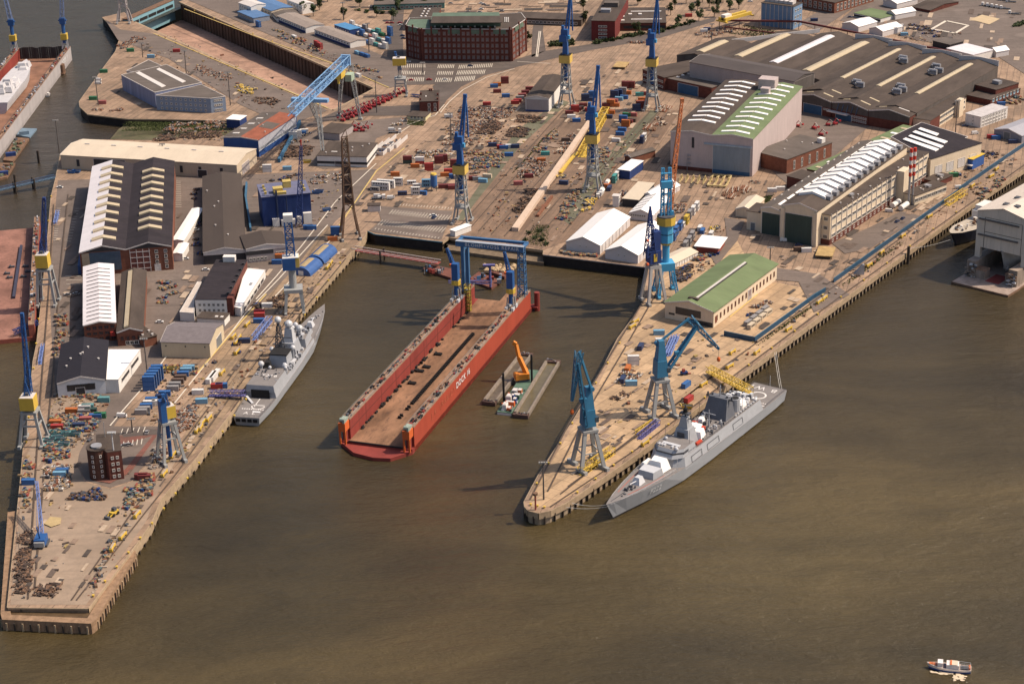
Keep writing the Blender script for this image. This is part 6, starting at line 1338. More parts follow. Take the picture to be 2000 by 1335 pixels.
for x,y,lab,tipx in((-DKW+DKH/2,DKL-30,'small blue dock crane with a yellow ring on the west wall of the red dock',(873,485)),(-DKH/2,DKL-34,'small blue dock crane with a yellow ring on the east wall of the red dock',(985,492))):
 p=dk_pt(x,y,DKZ+.25);t=T('dock_crane',lab,'crane',tuple(p),DKR,'small cranes on the red floating dock');legs(t,1.9,1.5,0,7,.6,c_grey,bog=False)
 mb=MB(M('silver_bogie',(.5,.5,.52),.5));
 for sx in(-1.9,1.9):
  for sy in(-2.6,2.6):mb.cbox(sx,sy,0,1.2,3,1.8)
 mb.build('bogie',t);mb=MB(c_blue);mb.tube((0,0,3),(0,0,9.5),1.3,10);mb.build('column',t);mb=MB(c_yel);mb.tube((0,0,9.5),(0,0,12.2),2.8,8);mb.build('yellow_ring',t)
 mb=MB(c_blue);mb.box(-1.8,1.8,-2,1.6,12.2,22);mb.build('machine_house',t);mb=MB(c_blue);e=ld(t,GY(*tipx,p.y+4));mb.lattice((0,1.5,15),e,2.2,1.0,8,.4,.25);mb.build('jib',t)
 mb=MB(MATS['hook_orange']);mb.sphere((-2.6,-1,21),.9,8);mb.build('hook_block',t)
b=G(82,1062);t=T('crawler_crane','blue crawler crane with a long thin lattice boom on the west pier','crane',tuple(b));mb=MB(n_dark);mb.box(-3,-1.6,-3.2,3.2,0,1.2);mb.box(1.6,3,-3.2,3.2,0,1.2);mb.build('track',t)
mb=MB(c_blue);mb.box(-2.4,2.4,-4.2,2.4,1.3,4.2);mb.box(-2.4,-.6,2.4,4,1.3,4);mb.build('body',t);mb=MB(c_grey);mb.box(-2.2,2.2,-5.2,-4.2,1.2,3.4);mb.build('counterweight',t)
mb=MB(M('boom_blue_grey',(.16,.22,.45)));e=ld(t,GY(72,940,b.y+30));mb.lattice((0,2,3),e,1.7,1.0,18,.28,.16);mb.build('boom',t);mb=MB(c_blue);mb.beam((0,-2,4),(0,-5,11),.5);mb.beam((0,-5,11),lerp(V(0,2,3),e,.95),.12);mb.build('gantry_stay',t)
A_,B_=G(1412,38,Q+9),G(1463,24,Q+9);d=B_-A_;L_=d.length;t=T('overhead_crane','bright yellow overhead crane on red rails among the trees','crane',(A_.x,A_.y,Q),math.atan2(d.y,d.x))
mb=MB(c_yel);mb.box(0,L_,-3,-.8,7.5,10);mb.build('girder',t);mb=MB(c_yel);mb.box(0,L_,3,5.2,7.5,10);mb.build('girder',t);mb=MB(m_whitew);mb.box(2,10,-1,4,9.6,12);mb.build('trolley',t);mb=MB(c_yel);mb.box(-1,1,-5,7,6.5,7.5);mb.box(L_-1,L_+1,-5,7,6.5,7.5);mb.box(-1,L_+1,.6,.9,6.6,7.2);mb.build('end_carriage',t)
b=G(243,44);t=T('lattice_tower','grey lattice crane tower on the dock gate pier at the top edge','crane',tuple(b));legs(t,5.5,3.6,0,11,1.4,M('faded_grey_steel',(.38,.34,.33),.8));mb=MB(MATS['faded_grey_steel']);mb.lattice((0,0,11),(0,0,44),7,3.5,7,.7,.45);mb.build('lattice_mast',t)
def side_dock(label,a,rot,L,Wd,hw,zt,zf,ms,mi,mf,y0=0,west=True,name='floating_dock'):
 """local y runs along the dock, x = 0 is the outer face of its east wall"""
 t=T(name,label,'floating dock',tuple(a),rot)
 mb=MB(ms);mb.box(-Wd,0,y0,L,-2,zf);mb.build('pontoon',t)
 mb=MB(mf);mb.box(-Wd+hw,-hw,y0+.2,L-.2,zf+.003,zf+.12);mb.build('dock_floor',t)
 r=random.Random(int(L))
 for x0,x1,e in((-hw,0,1),(-Wd,-Wd+hw,0)):
  mb=MB(ms);mb.box(x0,x1,y0+.4,L-.4,zf+.003 if 0 else-1,zt,ms if e else mi);w=mb.build('wing_wall',t)
  mb=MB(d_top);mb.box(x0-.1,x1+.1,y0+.4,L-.4,zt,zt+.2)
  mb.build('walkway',w);mb=MB(n_dark);rail(mb,[(x1,y0+1),(x1,L-1)],zt+.2,n_dark,1.2);rail(mb,[(x0,y0+1),(x0,L-1)],zt+.2,n_dark,1.2);mb.build('guard_rail',w)
  mb=MB();
  for i in range(int(L*.45)):mb.cbox(r.uniform(x0+.4,x1-.4),r.uniform(y0+2,L-2),zt+.2,r.uniform(.5,1.6),r.uniform(.6,2.8),r.uniform(.4,1.6),0,r.choice([n_dark,d_in,c_rust,m_unit,d_top,n_lt]))
  o=mb.build('walkway_gear',w);o['kind']='stuff'
 return t
g_wall=M('grey_dock_wall',(.38,.345,.34),.8,.15,.12,(1,1,.25),.35,(.13,.10,.09))
a,b=G(0,309,0),G(141,117,0);d=b-a;L=d.length;rot=math.atan2(d.y,d.x)-math.pi/2;ext=60
a2=a-d.normalized()*ext;ztd=zat((141,117),(137,91),0)
NWD=side_dock('grey walled floating dock with a white wrapped ship inside at the top left',a2,rot,L+ext,46,3.6,ztd,2.5,g_wall,d_in,M('nw_dock_floor',(.23,.12,.08),.9,.45,.08,dirt=.6))
mb=MB(n_dark)
for i in range(24):x=-46+3.6+(46-7.2)*i/24;mb.box(x,x+(46-7.2)/24-.12,L+ext-3.2+.5*math.sin(i*1.3),L+ext-2.8+.5*math.sin(i*1.3),2.6,ztd+.5+.8*abs(math.sin(i*.37)),M('net_curtain',(.055,.047,.045),.9))
mb.build('end_curtain',NWD)
letters('DOCK 11',5,NWD,(.1,L+ext-27,ztd*.62),(0,1,0),(0,0,1),MATS['sign_white'],.04,1.15)
mb=MB(c_rust);mb.tube((1.4,L+ext-42,-2),(1.4,L+ext-42,8),1.3,10);mb.tube((1.4,L+ext-45.5,-2),(1.4,L+ext-45.5,8),1.3,10);mb.box(0,2.6,L+ext-48,L+ext-40,.5,1.4);mb.build('guide_pile',NWD)
def nwl(x,y,z=0):c,s=math.cos(rot),math.sin(rot);return V(a2.x+c*x-s*y,a2.y+s*x+c*y,z)
p=nwl(-25,L+ext-165);t=T('docked_ship','ship wrapped in white sheeting inside the grey walled dock','ship',(p.x,p.y,2.6),rot+math.pi/2);mb=MB();hull(mb,112,[(0,9,7,9,0),(.6,9.5,8,10,0),(.8,7.5,5.5,11,-1),(.93,3.6,2,12,-2),(1,.2,.1,13,-4)],M('ship_cover_white',(.50,.48,.49),.7,.12,.3,dirt=.2),MATS['ship_cover_white'],g_wall,0,2);mb.build('hull',t)
mb=MB(MATS['ship_cover_white']);r=random.Random(8)
for i in range(16):mb.cbox(r.uniform(20,98),r.uniform(-5,5),10,r.uniform(5,13),r.uniform(4,8),r.uniform(2,7),r.uniform(-.1,.1),None,.7,.7)
mb.build('sheeting',t)['kind']='stuff'
for x,lab,tip in((-1.8,'yellow and blue dock crane on the east wall of the grey dock',(120,-30)),(-46+1.8,'yellow and blue dock crane on the west wall of the grey dock',(4,-30))):
 p=nwl(x,L+ext-12,ztd+.2);t=T('dock_crane',lab,'crane',tuple(p),rot,'cranes of the grey walled dock');legs(t,2.2,1.6,0,8,.7,M('silver_bogie2',(.45,.43,.43)),bog=False);mb=MB(c_blue);mb.tube((0,0,6),(0,0,24),1.5,8);mb.build('column',t);mb=MB(c_yel);mb.box(-2.6,2.6,-2.6,2.6,9,14);mb.build('machine_house',t);mb=MB(c_blue);mb.box(-2.3,2.3,-1.6,1.6,22,27);mb.box(-3.4,3.4,-.8,.8,24.6,25.6);mb.build('cab_frame',t);mb=MB(M('jib_grey_blue',(.12,.16,.28)));e=ld(t,GY(*tip,p.y+8));mb.lattice((0,0,26),e,3,2,8,.4,.25);mb.build('jib',t)
p=nwl(2.2,L+ext-112,0);t=T('work_boat','small grey work boat tied under the wall of the grey dock','boat',tuple(p),rot+math.pi/2);mb=MB();hull(mb,8,[(0,1.3,1.1,1.2,0),(.7,1.3,1,1.3,0),(1,.1,.05,1.7,-.5)],n_side,n_deck,n_boot,-.5,.3);mb.build('hull',t);mb=MB(m_whitew);mb.cbox(3,0,1.2,2,1.6,1.6);mb.build('wheelhouse',t)
for nm,P,z,m_,lab in[('pontoon',[(32,263),(42,250),(72,251),(58,268)],1.2,M('pontoon_steel_blue',(.15,.21,.27)),'flat steel blue pontoon beside the grey dock wall'),('scrap_barge',[(6,312),(30,268),(57,270),(25,315)],1.6,c_rust,'rusty barge heaped with scrap below the blue pontoon'),('work_barge',[(-6,350),(0,318),(30,318),(14,345)],1.6,c_rust,'rusty work barge with blue cabins at the west edge')]:
 P_=[G(q[0],q[1],z)for q in P];c=sum(P_,V(0,0,0))/4;t=T(nm,lab,'barge',(c.x,c.y,0));q=[(k.x-c.x,k.y-c.y)for k in P_];ar=sum(u[0]*v[1]-u[1]*v[0]for u,v in zip(q,q[1:]+q[:1]));q=q if ar>0 else q[::-1]
 mb=MB(m_);mb.prism(q,-1,z);mb.build('hull',t);r=random.Random(len(lab))
 if nm!='pontoon':
  mb=MB()
  for i in range(34):
   u,v=r.uniform(.12,.88),r.uniform(.12,.88);k=lerp(lerp(P_[0],P_[1],u),lerp(P_[3],P_[2],u),v)-c;mb.cbox(k.x,k.y,z,r.uniform(.8,3.5),r.uniform(.6,2.2),r.uniform(.5,1.8),r.random()*3,r.choice([c_rust,n_dark,m_unit,M('dull_green',(.13,.16,.10)),c_rust]))
  mb.build('scrap_load',t)['kind']='stuff'
 mb=MB(m_bluew if nm!='pontoon' else MATS['pontoon_steel_blue']);k=lerp(P_[0],P_[3],.5)-c;mb.cbox(k.x*.6,k.y*.6,z,7,3,2.6,.3);mb.build('cabin',t)
a,b=G(70,660,1.5),G(80,446,1.5);a.z=0;d=b-a;L=d.length;rot=math.atan2(d.y,d.x)-math.pi/2-.0
t=side_dock('rusty red floating dock lying along the west quay at the left edge',a,rot,L,44,3.2,9.5,2.4,M('west_dock_wall',(.30,.085,.06),.8,.3),d_in,M('west_dock_floor',(.25,.125,.095),.9,.5,.06,dirt=.75,dirtcol=(.09,.05,.045)))
def wl(p):return loc_of(t,p)
mb=MB(M('keel_purple',(.05,.05,.08)));p,q=wl(G(42,482,2.6)),wl(G(27,583,2.6));mb.beam((p.x,p.y,3.2),(q.x,q.y,3.2),1.6,1.6);mb.build('keel_block_row',t)
me=MB(n_dark);me.box(-1.8,1.8,-.8,.8,0,1.);me.box(-1.2,-.4,-1.2,1.2,0,1.5);me=me.mesh('side_block')
for px in((23,522),(14,535),(19,543),(50,521),(55,531),(46,541)):p=wl(G(px[0],px[1],2.6));ob('side_block',me,t,(p.x,p.y,2.5))
mb=MB(c_navy);p,q=wl(G(26,652,4)),wl(G(74,632,7));mb.lattice((p.x,p.y,5),(q.x,q.y,8),2.2,2.2,8,.3,.2);mb.build('gangway',t)
Lf,Rf=G(1858,550,1.2),G(1969,577,1.2);d=Rf-Lf;Wd=d.length;rot=math.atan2(d.y,d.x)
CD=T('covered_dock','floating dock with a huge cream ribbed shed at the east edge, a grey ship inside','floating dock',(Lf.x,Lf.y,0),rot);LD=170
cw=M('covered_dock_cream',(.64,.55,.46),.7,.1,.15,(1,1,.3),.3,ribs=.5,ribd=.06)
mb=MB(c_rust);mb.box(0,Wd,0,LD,-2,1.2);mb.build('pontoon',CD);mb=MB(M('pontoon_deck_pale',(.33,.255,.215),.85,.4,.2,dirt=.7));mb.box(.3,Wd-.3,.3,LD,1.203,1.3);mb.build('dock_floor',CD);mb=MB(M('red_deck_patch',(.24,.05,.045),.8));mb.box(Wd*.42,Wd*.66,12,26,1.3,1.36);mb.build('deck_marking',CD)
wy=14.;m_dw=M('covered_dock_wall',(.28,.22,.18),.85,.4,.2,(1,1,.4),.6)
for x0,x1 in((2.0,7.5),(Wd-7.5,Wd-2.0)):
 mb=MB(m_dw);mb.box(x0,x1,wy,LD,1.3,11);w_=mb.build('wing_wall',CD);mb=MB();r=random.Random(int(x0*7));
 for i in range(26):mb.cbox(r.uniform(x0-.2,x1+.2),wy-r.uniform(.1,1.2),r.uniform(1.3,9),r.uniform(.6,2.2),r.uniform(.6,1.6),r.uniform(.3,1.2),0,r.choice([m_dw,c_rust,n_lt,n_dark]))
 mb.build('landing',w_)
fy=loc_of(CD,G(1886,496,11)).y;z,ze=Q,40.
for i in range(200):
 z+=.3
 if loc_of(CD,G(1894,408,z)).y<fy:ze=z;break
x0,x1=2.6,Wd-1.0;mb=MB(cw);zb=17.5
mb.solid([(x0,fy,zb),(x1,fy,zb),(x1,fy,ze),((x0+x1)/2,fy,ze+4),(x0,fy,ze),(x0,LD,zb),(x1,LD,zb),(x1,LD,ze),((x0+x1)/2,LD,ze+4),(x0,LD,ze)],[(0,1,2,3,4),(9,8,7,6,5),(0,4,9,5),(1,6,7,2)]);mb.build('wall',CD)
for xa,xb in((x0-.6,(x0+x1)/2),((x0+x1)/2,x1+.6)):
 mb=MB(M('shed_roof_cream',(.62,.53,.45),.65,.08,.1,(1,.3,1),.25,ribs=.12,ribaxis='Y',ribd=.2));za,zb2=(ze-.1,ze+4.05)if xa<x0 else(ze+4.05,ze-.1)
 mb.solid([(xa,fy-.5,za),(xb,fy-.5,zb2),(xb,LD,zb2),(xa,LD,za),(xa,fy-.5,za+.4),(xb,fy-.5,zb2+.4),(xb,LD,zb2+.4),(xa,LD,za+.4)],[(3,2,1,0),(4,5,6,7),(0,1,5,4),(1,2,6,5),(2,3,7,6),(3,0,4,7)]);mb.build('roof',CD)
for xx in(x0+1.6,x1-1.6):
 for yy in[fy+1.2+16*i for i in range(9)]:mb=MB(cw);mb.box(xx-1.6,xx+1.6,yy-1.2,yy+1.2,11,zb);mb.build('leg',CD)
mb=MB(M('dark_gantry_rail',(.14,.12,.11)));
for f in(.78,.34):mb.box(x0+1.5,x1-(x1-x0)*.18,fy-1.1,fy-.05,zb+(ze-zb)*f,zb+(ze-zb)*f+.8)
mb.build('front_rail',CD);mb=MB(n_blk);
for xa,xb,za,zb_ in((x0+5,x0+5.25,zb,ze-3),(x1-4,x1-3.75,zb,ze-3),(x0+5,x1-4,ze-3.2,ze-3),(x0+5,x1-4,zb+(ze-zb)*.45,zb+(ze-zb)*.45+.25)):mb.box(xa,xb,fy-.08,fy+.0,za,zb_)
mb.build('door_outline',CD)
for i in range(6):
 mb=MB(n_dark)
 for s_ in(-1,1):xx=(x0+x1)/2+s_*3.4;mb.box(xx-1.5,xx+1.5,fy+8+14*i,fy+11.4+14*i,ze+4-1.1,ze+4.5-.25)
 mb.build('roof_hatch',CD)
for x,y in((Wd*.3,17),(Wd*.78,20)):mb=MB(m_dw);mb.box(x-3,x+3,y-3,y+3,1.3,6.4);mb.box(x-3.2,x+3.2,y-3.2,y+3.2,6.4,6.8,d_top);mb.build('dock_block',CD)
p=CD.location+Matrix.Rotation(rot,3,'Z')@V(Wd*.52,0,0)
def cdp(x,y,z=0):q=Matrix.Rotation(rot,3,'Z')@V(x,y,0);return(CD.location.x+q.x,CD.location.y+q.y,z)
t=T('docked_ship','pale grey ship hull with a bulbous bow inside the cream dock shed','ship',cdp(Wd*.55,132,3.2),rot-math.pi/2);mb=MB();sg=M('ship_pale_grey',(.40,.38,.365),.6,.1,.2);hull(mb,112,[(0,9,7,11,0),(.7,9,6.5,12,0),(.86,6.5,3,13,-3),(.95,3,1,14,-5),(1,.2,.1,15,-7)],sg,n_deck,sg,0,.5);mb.build('hull',t);mb=MB(sg);mb.sphere((103,0,2.2),2.0,12);mb.tube((84,0,2.4),(103,0,2.2),2.3,12,sg,2.0);mb.build('bulbous_bow',t)
bw=G(1858,455,10.);t=T('moored_ship','dark blue hulled ship with a pale foredeck moored between the quay and the cream shed','ship',(bw.x,bw.y,0),rot-math.pi/2);t.location=(bw.x-math.cos(rot-math.pi/2)*105,bw.y-math.sin(rot-math.pi/2)*105,0);mb=MB();hull(mb,105,[(0,8,7,6,0),(.7,8,7,7.5,0),(.86,6.8,4.4,9,-2),(.95,4.2,1.8,9.6,-4),(.99,1.6,.4,10,-6),(1,.3,.1,10,-7)],M('dark_blue_hull',(.03,.035,.06),.5),M('pale_foredeck',(.44,.38,.31),.8),n_boot);mb.build('hull',t);mb=MB();r=random.Random(5);greebles(mb,r,70,98,-3,3,9.2,20,[m_whitew,c_rust,n_dark,m_whitew],(.5,2.),(.4,1.6));mb.build('deck_gear',t)['kind']='stuff';mb=MB(m_whitew);mb.box(50,68,-6,6,7,13);mb.box(54,66,-5,5,13,16);mb.build('superstructure',t)
gb=M('gate_turquoise',(.20,.36,.42),.6,.15)
a,b=G(262,34,-9),G(356,14,-9);a,b=dk[0]+V(0,0,0),dk[1]+V(0,0,0);d=b-a;Lg=d.length;t=T('dock_gate','turquoise steel dock gate with dark openings closing the dry dock','dock gate',(a.x,a.y,DZ),math.atan2(d.y,d.x));hg=Q-DZ+1.2
mb=MB(gb);mb.box(1,Lg-1,6,12,0,hg);mb.build('gate_body',t);mb=MB(c_rust);mb.box(0,Lg,5.6,12.6,hg,hg+.7);mb.build('walkway',t)
for j in range(2 if True else 3):
 for i in range(5):mb=MB(n_blk);x=3+(Lg-6)*i/5;mb.box(x+.8,x+(Lg-6)/5-.8,5.7,6.2,hg*.42+j*hg*.26,hg*.42+j*hg*.26+2.6);mb.build('gate_opening',t)
CC={'dark red':(.17,.03,.028),'red':(.36,.035,.03),'orange':(.46,.13,.03),'navy blue':(.025,.04,.10),'blue':(.035,.12,.32),'light blue':(.17,.34,.48),'white':(.66,.63,.60),'grey':(.27,.25,.245),'green':(.03,.16,.07),'teal':(.06,.27,.25),'yellow':(.55,.38,.05),'brown':(.12,.075,.055),'dark green':(.03,.06,.05),'cream':(.55,.45,.33),'pink red':(.36,.10,.09),'turquoise':(.12,.28,.29)}
def cm(c):return M('container_'+c.replace(' ','_'),CC[c],.55,.14,.4,(1,1,.5),.22,ribs=1.1,ribaxis='X',ribd=.06)
AX={'s':-A_S,'w':-A_W,'r':-A_R,'e':0.,'d':-ang_of((300,60),(650,216))}
AX.update({k+'p':v+math.pi/2 for k,v in list(AX.items())})
CME={}
def cont_mesh(c,L,kind='container'):
 k=(c,L,kind)
 if k not in CME:
  mb=MB(cm(c));w,h=2.44,2.65;mb.box(-L/2+.06,L/2-.06,-w/2+.05,w/2-.05,.1,h-.06);fr=M('frame_'+c.replace(' ','_'),tuple(x*.75 for x in CC[c]),.6,.1)
  for x in(-L/2+.09,L/2-.09):
   for y in(-w/2+.08,w/2-.08):mb.box(x-.09,x+.09,y-.08,y+.08,0,h,fr)
   mb.box(x-.085,x+.085,-w/2+.16,w/2-.16,h-.2,h,fr);mb.box(x-.085,x+.085,-w/2+.16,w/2-.16,0,.2,fr)
  for y in(-w/2+.08,w/2-.08):mb.box(-L/2+.18,L/2-.18,y-.07,y+.07,h-.18,h+.01,fr);mb.box(-L/2+.18,L/2-.18,y-.07,y+.07,0,.18,fr)
  if kind=='container':
   for y in(-.55,-.25,.25,.55):mb.tube((L/2+.03,y,.2),(L/2+.03,y,h-.2),.035,5,m_unit)
  else:
   gl=m_glass
   for i in range(int(L/2)):
    x=-L/2+1+(L-2)*(i+.5)/int(L/2);mb.box(x-.5,x+.5,-w/2-.02,-w/2+.06,1.1,2.1,gl);mb.box(x-.5,x+.5,w/2-.06,w/2+.02,1.1,2.1,gl)
   mb.box(L/2-.06,L/2+.02,-.4,.5,.15,2.15,M('cabin_door',(.16,.18,.22)))
  CME[k]=mb.mesh('shipping_container' if kind=='container' else 'site_cabin')
 return CME[k]
def cont(px,py,c,place,ax='s',L=6.06,n=1,kind='container',z=0,cols=None,j=True):
 p=G(px,py);r=AX[ax]+(R.uniform(-.03,.03)if j else 0)
 for i in range(n):
  cc=cols[i]if cols else c
  o=ob('shipping_container' if kind=='container' else 'site_cabin',cont_mesh(cc,L,kind),None,(p.x,p.y,Q+.03+z+i*2.67),r)
  sz='long ' if L>7 else '';lv='' if n==1 else('lower ' if i==0 else('upper ' if i==n-1 else 'middle '))
  tagp(o,f"{lv}{sz}{cc} {'container' if kind == 'container' else 'cabin'}",place,'container' if kind=='container' else 'cabin','shipping containers in the yards' if kind=='container' else 'site cabins in the yards')
pA='left of the dark slipway shed'
for a in[(965,171,'blue'),(971,168,'orange'),(986,163,'dark red',2),(971,181,'dark red'),(988,190,'blue'),(951,206,'red'),(1011,200,'red'),(1016,194,'grey'),(1020,189,'pink red'),(1026,183,'dark red'),(1034,176,'dark red'),(1006,203,'red')]:cont(a[0],a[1],a[2],pA,'e',6.06,a[3]if len(a)>3 else 1)
pB='in the stacks between the blue cranes'
for a in[(1222,172,'dark red',2),(1232,172,'dark red',2),(1200,190,'navy blue',2),(1208,188,'navy blue',2),(1216,184,'grey',2),(1225,184,'orange'),(1219,193,'blue'),(1209,196,'light blue'),(1184,208,'dark red'),(1193,208,'orange',2),(1202,208,'orange'),(1199,200,'pink red'),(1143,197,'navy blue',2),(1152,197,'navy blue'),(1148,189,'navy blue'),(1157,191,'blue',2),(1139,208,'dark red'),(1132,214,'brown'),(1123,219,'red',2),(1128,216,'dark red'),(1112,223,'dark red'),(1116,231,'white'),(1126,238,'blue'),(1183,216,'orange'),(1193,222,'orange'),(1188,231,'navy blue'),(1150,217,'red')]:cont(a[0],a[1],a[2],pB,'e' if a[0]<1180 else 'sp',6.06,a[3]if len(a)>3 else 1)
pC='in the row left of the factory'
for a in[(1249,187,'teal'),(1258,186,'dark red'),(1254,197,'orange'),(1250,203,'orange'),(1258,204,'red'),(1251,211,'dark red',2),(1243,217,'navy blue',2),(1224,227,'green'),(1236,227,'pink red'),(1217,239,'blue',2),(1228,241,'dark red'),(1222,248,'orange',2),(1234,238,'brown'),(1215,256,'blue'),(1211,264,'blue'),(1203,277,'white')]:cont(a[0],a[1],a[2],pC,'sp' if a[1]>220 else 'e',6.06,a[3]if len(a)>3 else 1)
pD='west of the crane by the car park'
cont(796,319,'',pD,'e',6.06,2,cols=['dark green','dark red']);cont(811,327,'orange',pD,'e');cont(820,321,'',pD,'e',6.06,2,cols=['red','white']);cont(857,319,'dark red',pD,'e',6.06,2);cont(866,316,'dark red',pD,'e',6.06,2);cont(838,333,'red',pD,'e',6.06,2);cont(888,326,'dark red',pD,'e',6.06,2);cont(876,337,'red',pD,'e');cont(869,344,'orange',pD,'e');cont(886,347,'blue',pD,'e');cont(895,349,'grey',pD,'e');cont(924,351,'dark red',pD,'e');cont(932,352,'grey',pD,'e');cont(943,356,'light blue',pD,'sp');cont(952,347,'cream',pD,'sp');cont(772,343,'orange',pD,'e',3.03 if 0 else 6.06);cont(874,367,'dark red',pD,'e',12.2);cont(893,369,'dark red',pD,'e',12.2)
pE='beside the slipway rails'
for a in[(1033,347,'dark red'),(1012,361,'pink red'),(979,290,'red'),(984,291,'blue'),(991,289,'white'),(994,305,'blue'),(1006,289,'navy blue'),(962,286,'navy blue'),(1065,303,'teal'),(1057,316,'orange'),(1105,276,'brown'),(876,230,'white')]:cont(a[0],a[1],a[2],pE,'e')
cont(1101,360,'navy blue',pE,'sp')
pF='in the cabin village above the car park'
for a in[(744,370,'white',2,'sp',12.2),(754,366,'white',2,'sp',12.2),(778,362,'white',2,'e',6.06),(804,360,'white',1,'e',6.06),(833,365,'light blue',2,'e',6.06),(812,380,'white',2,'e',6.06),(825,380,'blue',1,'sp',6.06),(786,381,'navy blue',1,'e',6.06),(815,366,'white',1,'e',6.06),(733,372,'grey',1,'sp',6.06)]:cont(a[0],a[1],a[2],pF,a[4],a[5],a[3],'cabin')
pG='right of the light blue crane'
for a in[(1361,410,'white',2),(1354,418,'white',2),(1347,426,'grey',2),(1341,436,'yellow',2),(1334,441,'white',1),(1328,448,'blue',2),(1321,458,'blue',2),(1316,468,'blue',2),(1352,468,'grey',2),(1346,478,'grey',2),(1339,487,'grey',2),(1372,455,'blue',1),(1389,460,'white',1),(1367,449,'white',1),(1322,444,'white',1)]:cont(a[0],a[1],a[2],pG,'s',6.06 if a[0]!=1372 else 6.06,a[3],'cabin')
pH='beside the right slipway track'
for a in[(1254,279,'navy blue',2),(1258,275,'white',2),(1225,326,'blue',1),(1218,333,'white',1),(1206,347,'grey',1),(1200,356,'teal',2),(1205,350,'white',2),(1190,371,'navy blue',1)]:cont(a[0],a[1],a[2],pH,'s',6.06,a[3],'cabin')
pI='by the road south of the cream store'
for i in range(5):cont(292+i*4.2,762-i*5.5,'blue',pI,'e',12.2 if i<0 else 6.06,3);
for a in[(338,762,'grey'),(342,755,'grey'),(348,748,'brown'),(353,741,'brown'),(358,734,'blue'),(364,727,'light blue'),(369,722,'light blue')]:cont(a[0],a[1],a[2],pI,'e',6.06)
for a in[(322,772,'blue'),(316,779,'navy blue'),(296,785,'blue'),(292,791,'white'),(286,797,'blue'),(282,803,'grey'),(309,790,'white'),(276,808,'grey')]:cont(a[0],a[1],a[2],pI,'e',6.06)
for a in[(413,741,'white',12.2),(420,737,'white',12.2),(424,758,'red',6.06),(433,757,'blue',6.06),(394,787,'light blue',6.06),(478,669,'navy blue',6.06),(507,619,'red',6.06),(507,613,'red',6.06),(506,630,'blue',6.06),(522,600,'white',3.0 if 0 else 6.06),(387,769,'white',6.06)]:cont(a[0],a[1],a[2],'on the quay behind the west frigate','w' if a[3]>7 else 'e',a[3])
pJ='in the goods yard before the black hall'
for a in[(172,798,'turquoise'),(166,800,'white'),(140,806,'orange'),(187,817,'blue'),(196,815,'green'),(203,784,'turquoise'),(112,838,'red'),(109,829,'orange'),(155,835,'navy blue'),(168,823,'pink red'),(165,808,'grey'),(178,806,'dark green'),(56,945,'blue'),(122,924,'blue'),(117,930,'light blue'),(276,934,'dark red'),(282,936,'dark red')]:cont(a[0],a[1],a[2],pJ,'e',6.06)
pK='around the blue halls'
for a in[(573,271,'white',2),(581,268,'white',2),(590,263,'blue',1),(594,259,'white',1),(522,336,'white',2),(516,333,'cream',1),(561,332,'light blue',1),(602,447,'blue',1),(650,470,'orange',1),(656,458,'blue',2),(662,450,'light blue',1),(609,448,'blue',1),(548,512,'orange',2),(541,515,'blue',1)]:cont(a[0],a[1],a[2],pK,'e',6.06,a[3])
pL='in the jumble left of the brick block'
for i,c in enumerate(['white','white','white','grey','white','teal','teal','green','white','blue','white','pink red','white','turquoise','white','blue','light blue','blue','white','teal','white','white']):
 cont(688+(i%8)*8.5+(i//8)*11,52+(i//8)*15+(i%8)*2.6,c,pL,'d',6.06,1 if i%3 else 2)
for a in[(762,70,'blue',3),(708,109,'blue',1),(717,112,'blue',1),(698,106,'light blue',1),(619,92,'red',2),(625,96,'red',2),(700,150,'white',1),(575,75,'white',1),(505,53,'blue',2)]:cont(a[0],a[1],a[2],'along the far dry dock wall','d',6.06,a[3])
pM='on the open island by the blue hall'
for a in[(255,101,'green'),(203,142,'green'),(345,102,'red'),(295,113,'light blue'),(182,195,'green'),(200,203,'pink red')]:cont(a[0],a[1],a[2],pM,'e',6.06)
pN='along the east service road'
for a in[(1945,214,'blue',1),(1955,206,'blue',1),(1936,270,'red',1),(1945,272,'blue',1),(1978,280,'navy blue',1),(1885,312,'blue',1),(1896,318,'navy blue',1),(1905,310,'light blue',1),(1862,345,'green',1),(1508,375,'white',1),(1524,372,'white',1),(1560,490,'brown',1),(1575,492,'white',1),(1590,42,'navy blue',1),(1745,66,'white',2),(1757,60,'white',2),(1766,70,'light blue',1),(1375,63,'white',1),(1381,60,'navy blue',1),(1345,33,'red',1)]:cont(a[0],a[1],a[2],pN,'e',6.06,a[3])
pO='on the east pier deck'
for a in[(1237,712,'white',2,'e'),(1226,724,'orange',1,'s'),(1233,752,'light blue',1,'e'),(1216,745,'navy blue',1,'s'),(1287,653,'light blue',1,'e'),(1291,669,'white',1,'e'),(1251,681,'navy blue',1,'s'),(1345,783,'red',1,'r'),(1340,755,'blue',1,'r')]:cont(a[0],a[1],a[2],pO,a[4],6.06,a[3])
pP='in rows beside the green roofed hall'
for i in range(4):
 for k in range(2):cont(1467+i*11-k*6,640-i*9-k*6,'grey' if k else 'cream',pP,'r',6.06,1,'cabin')
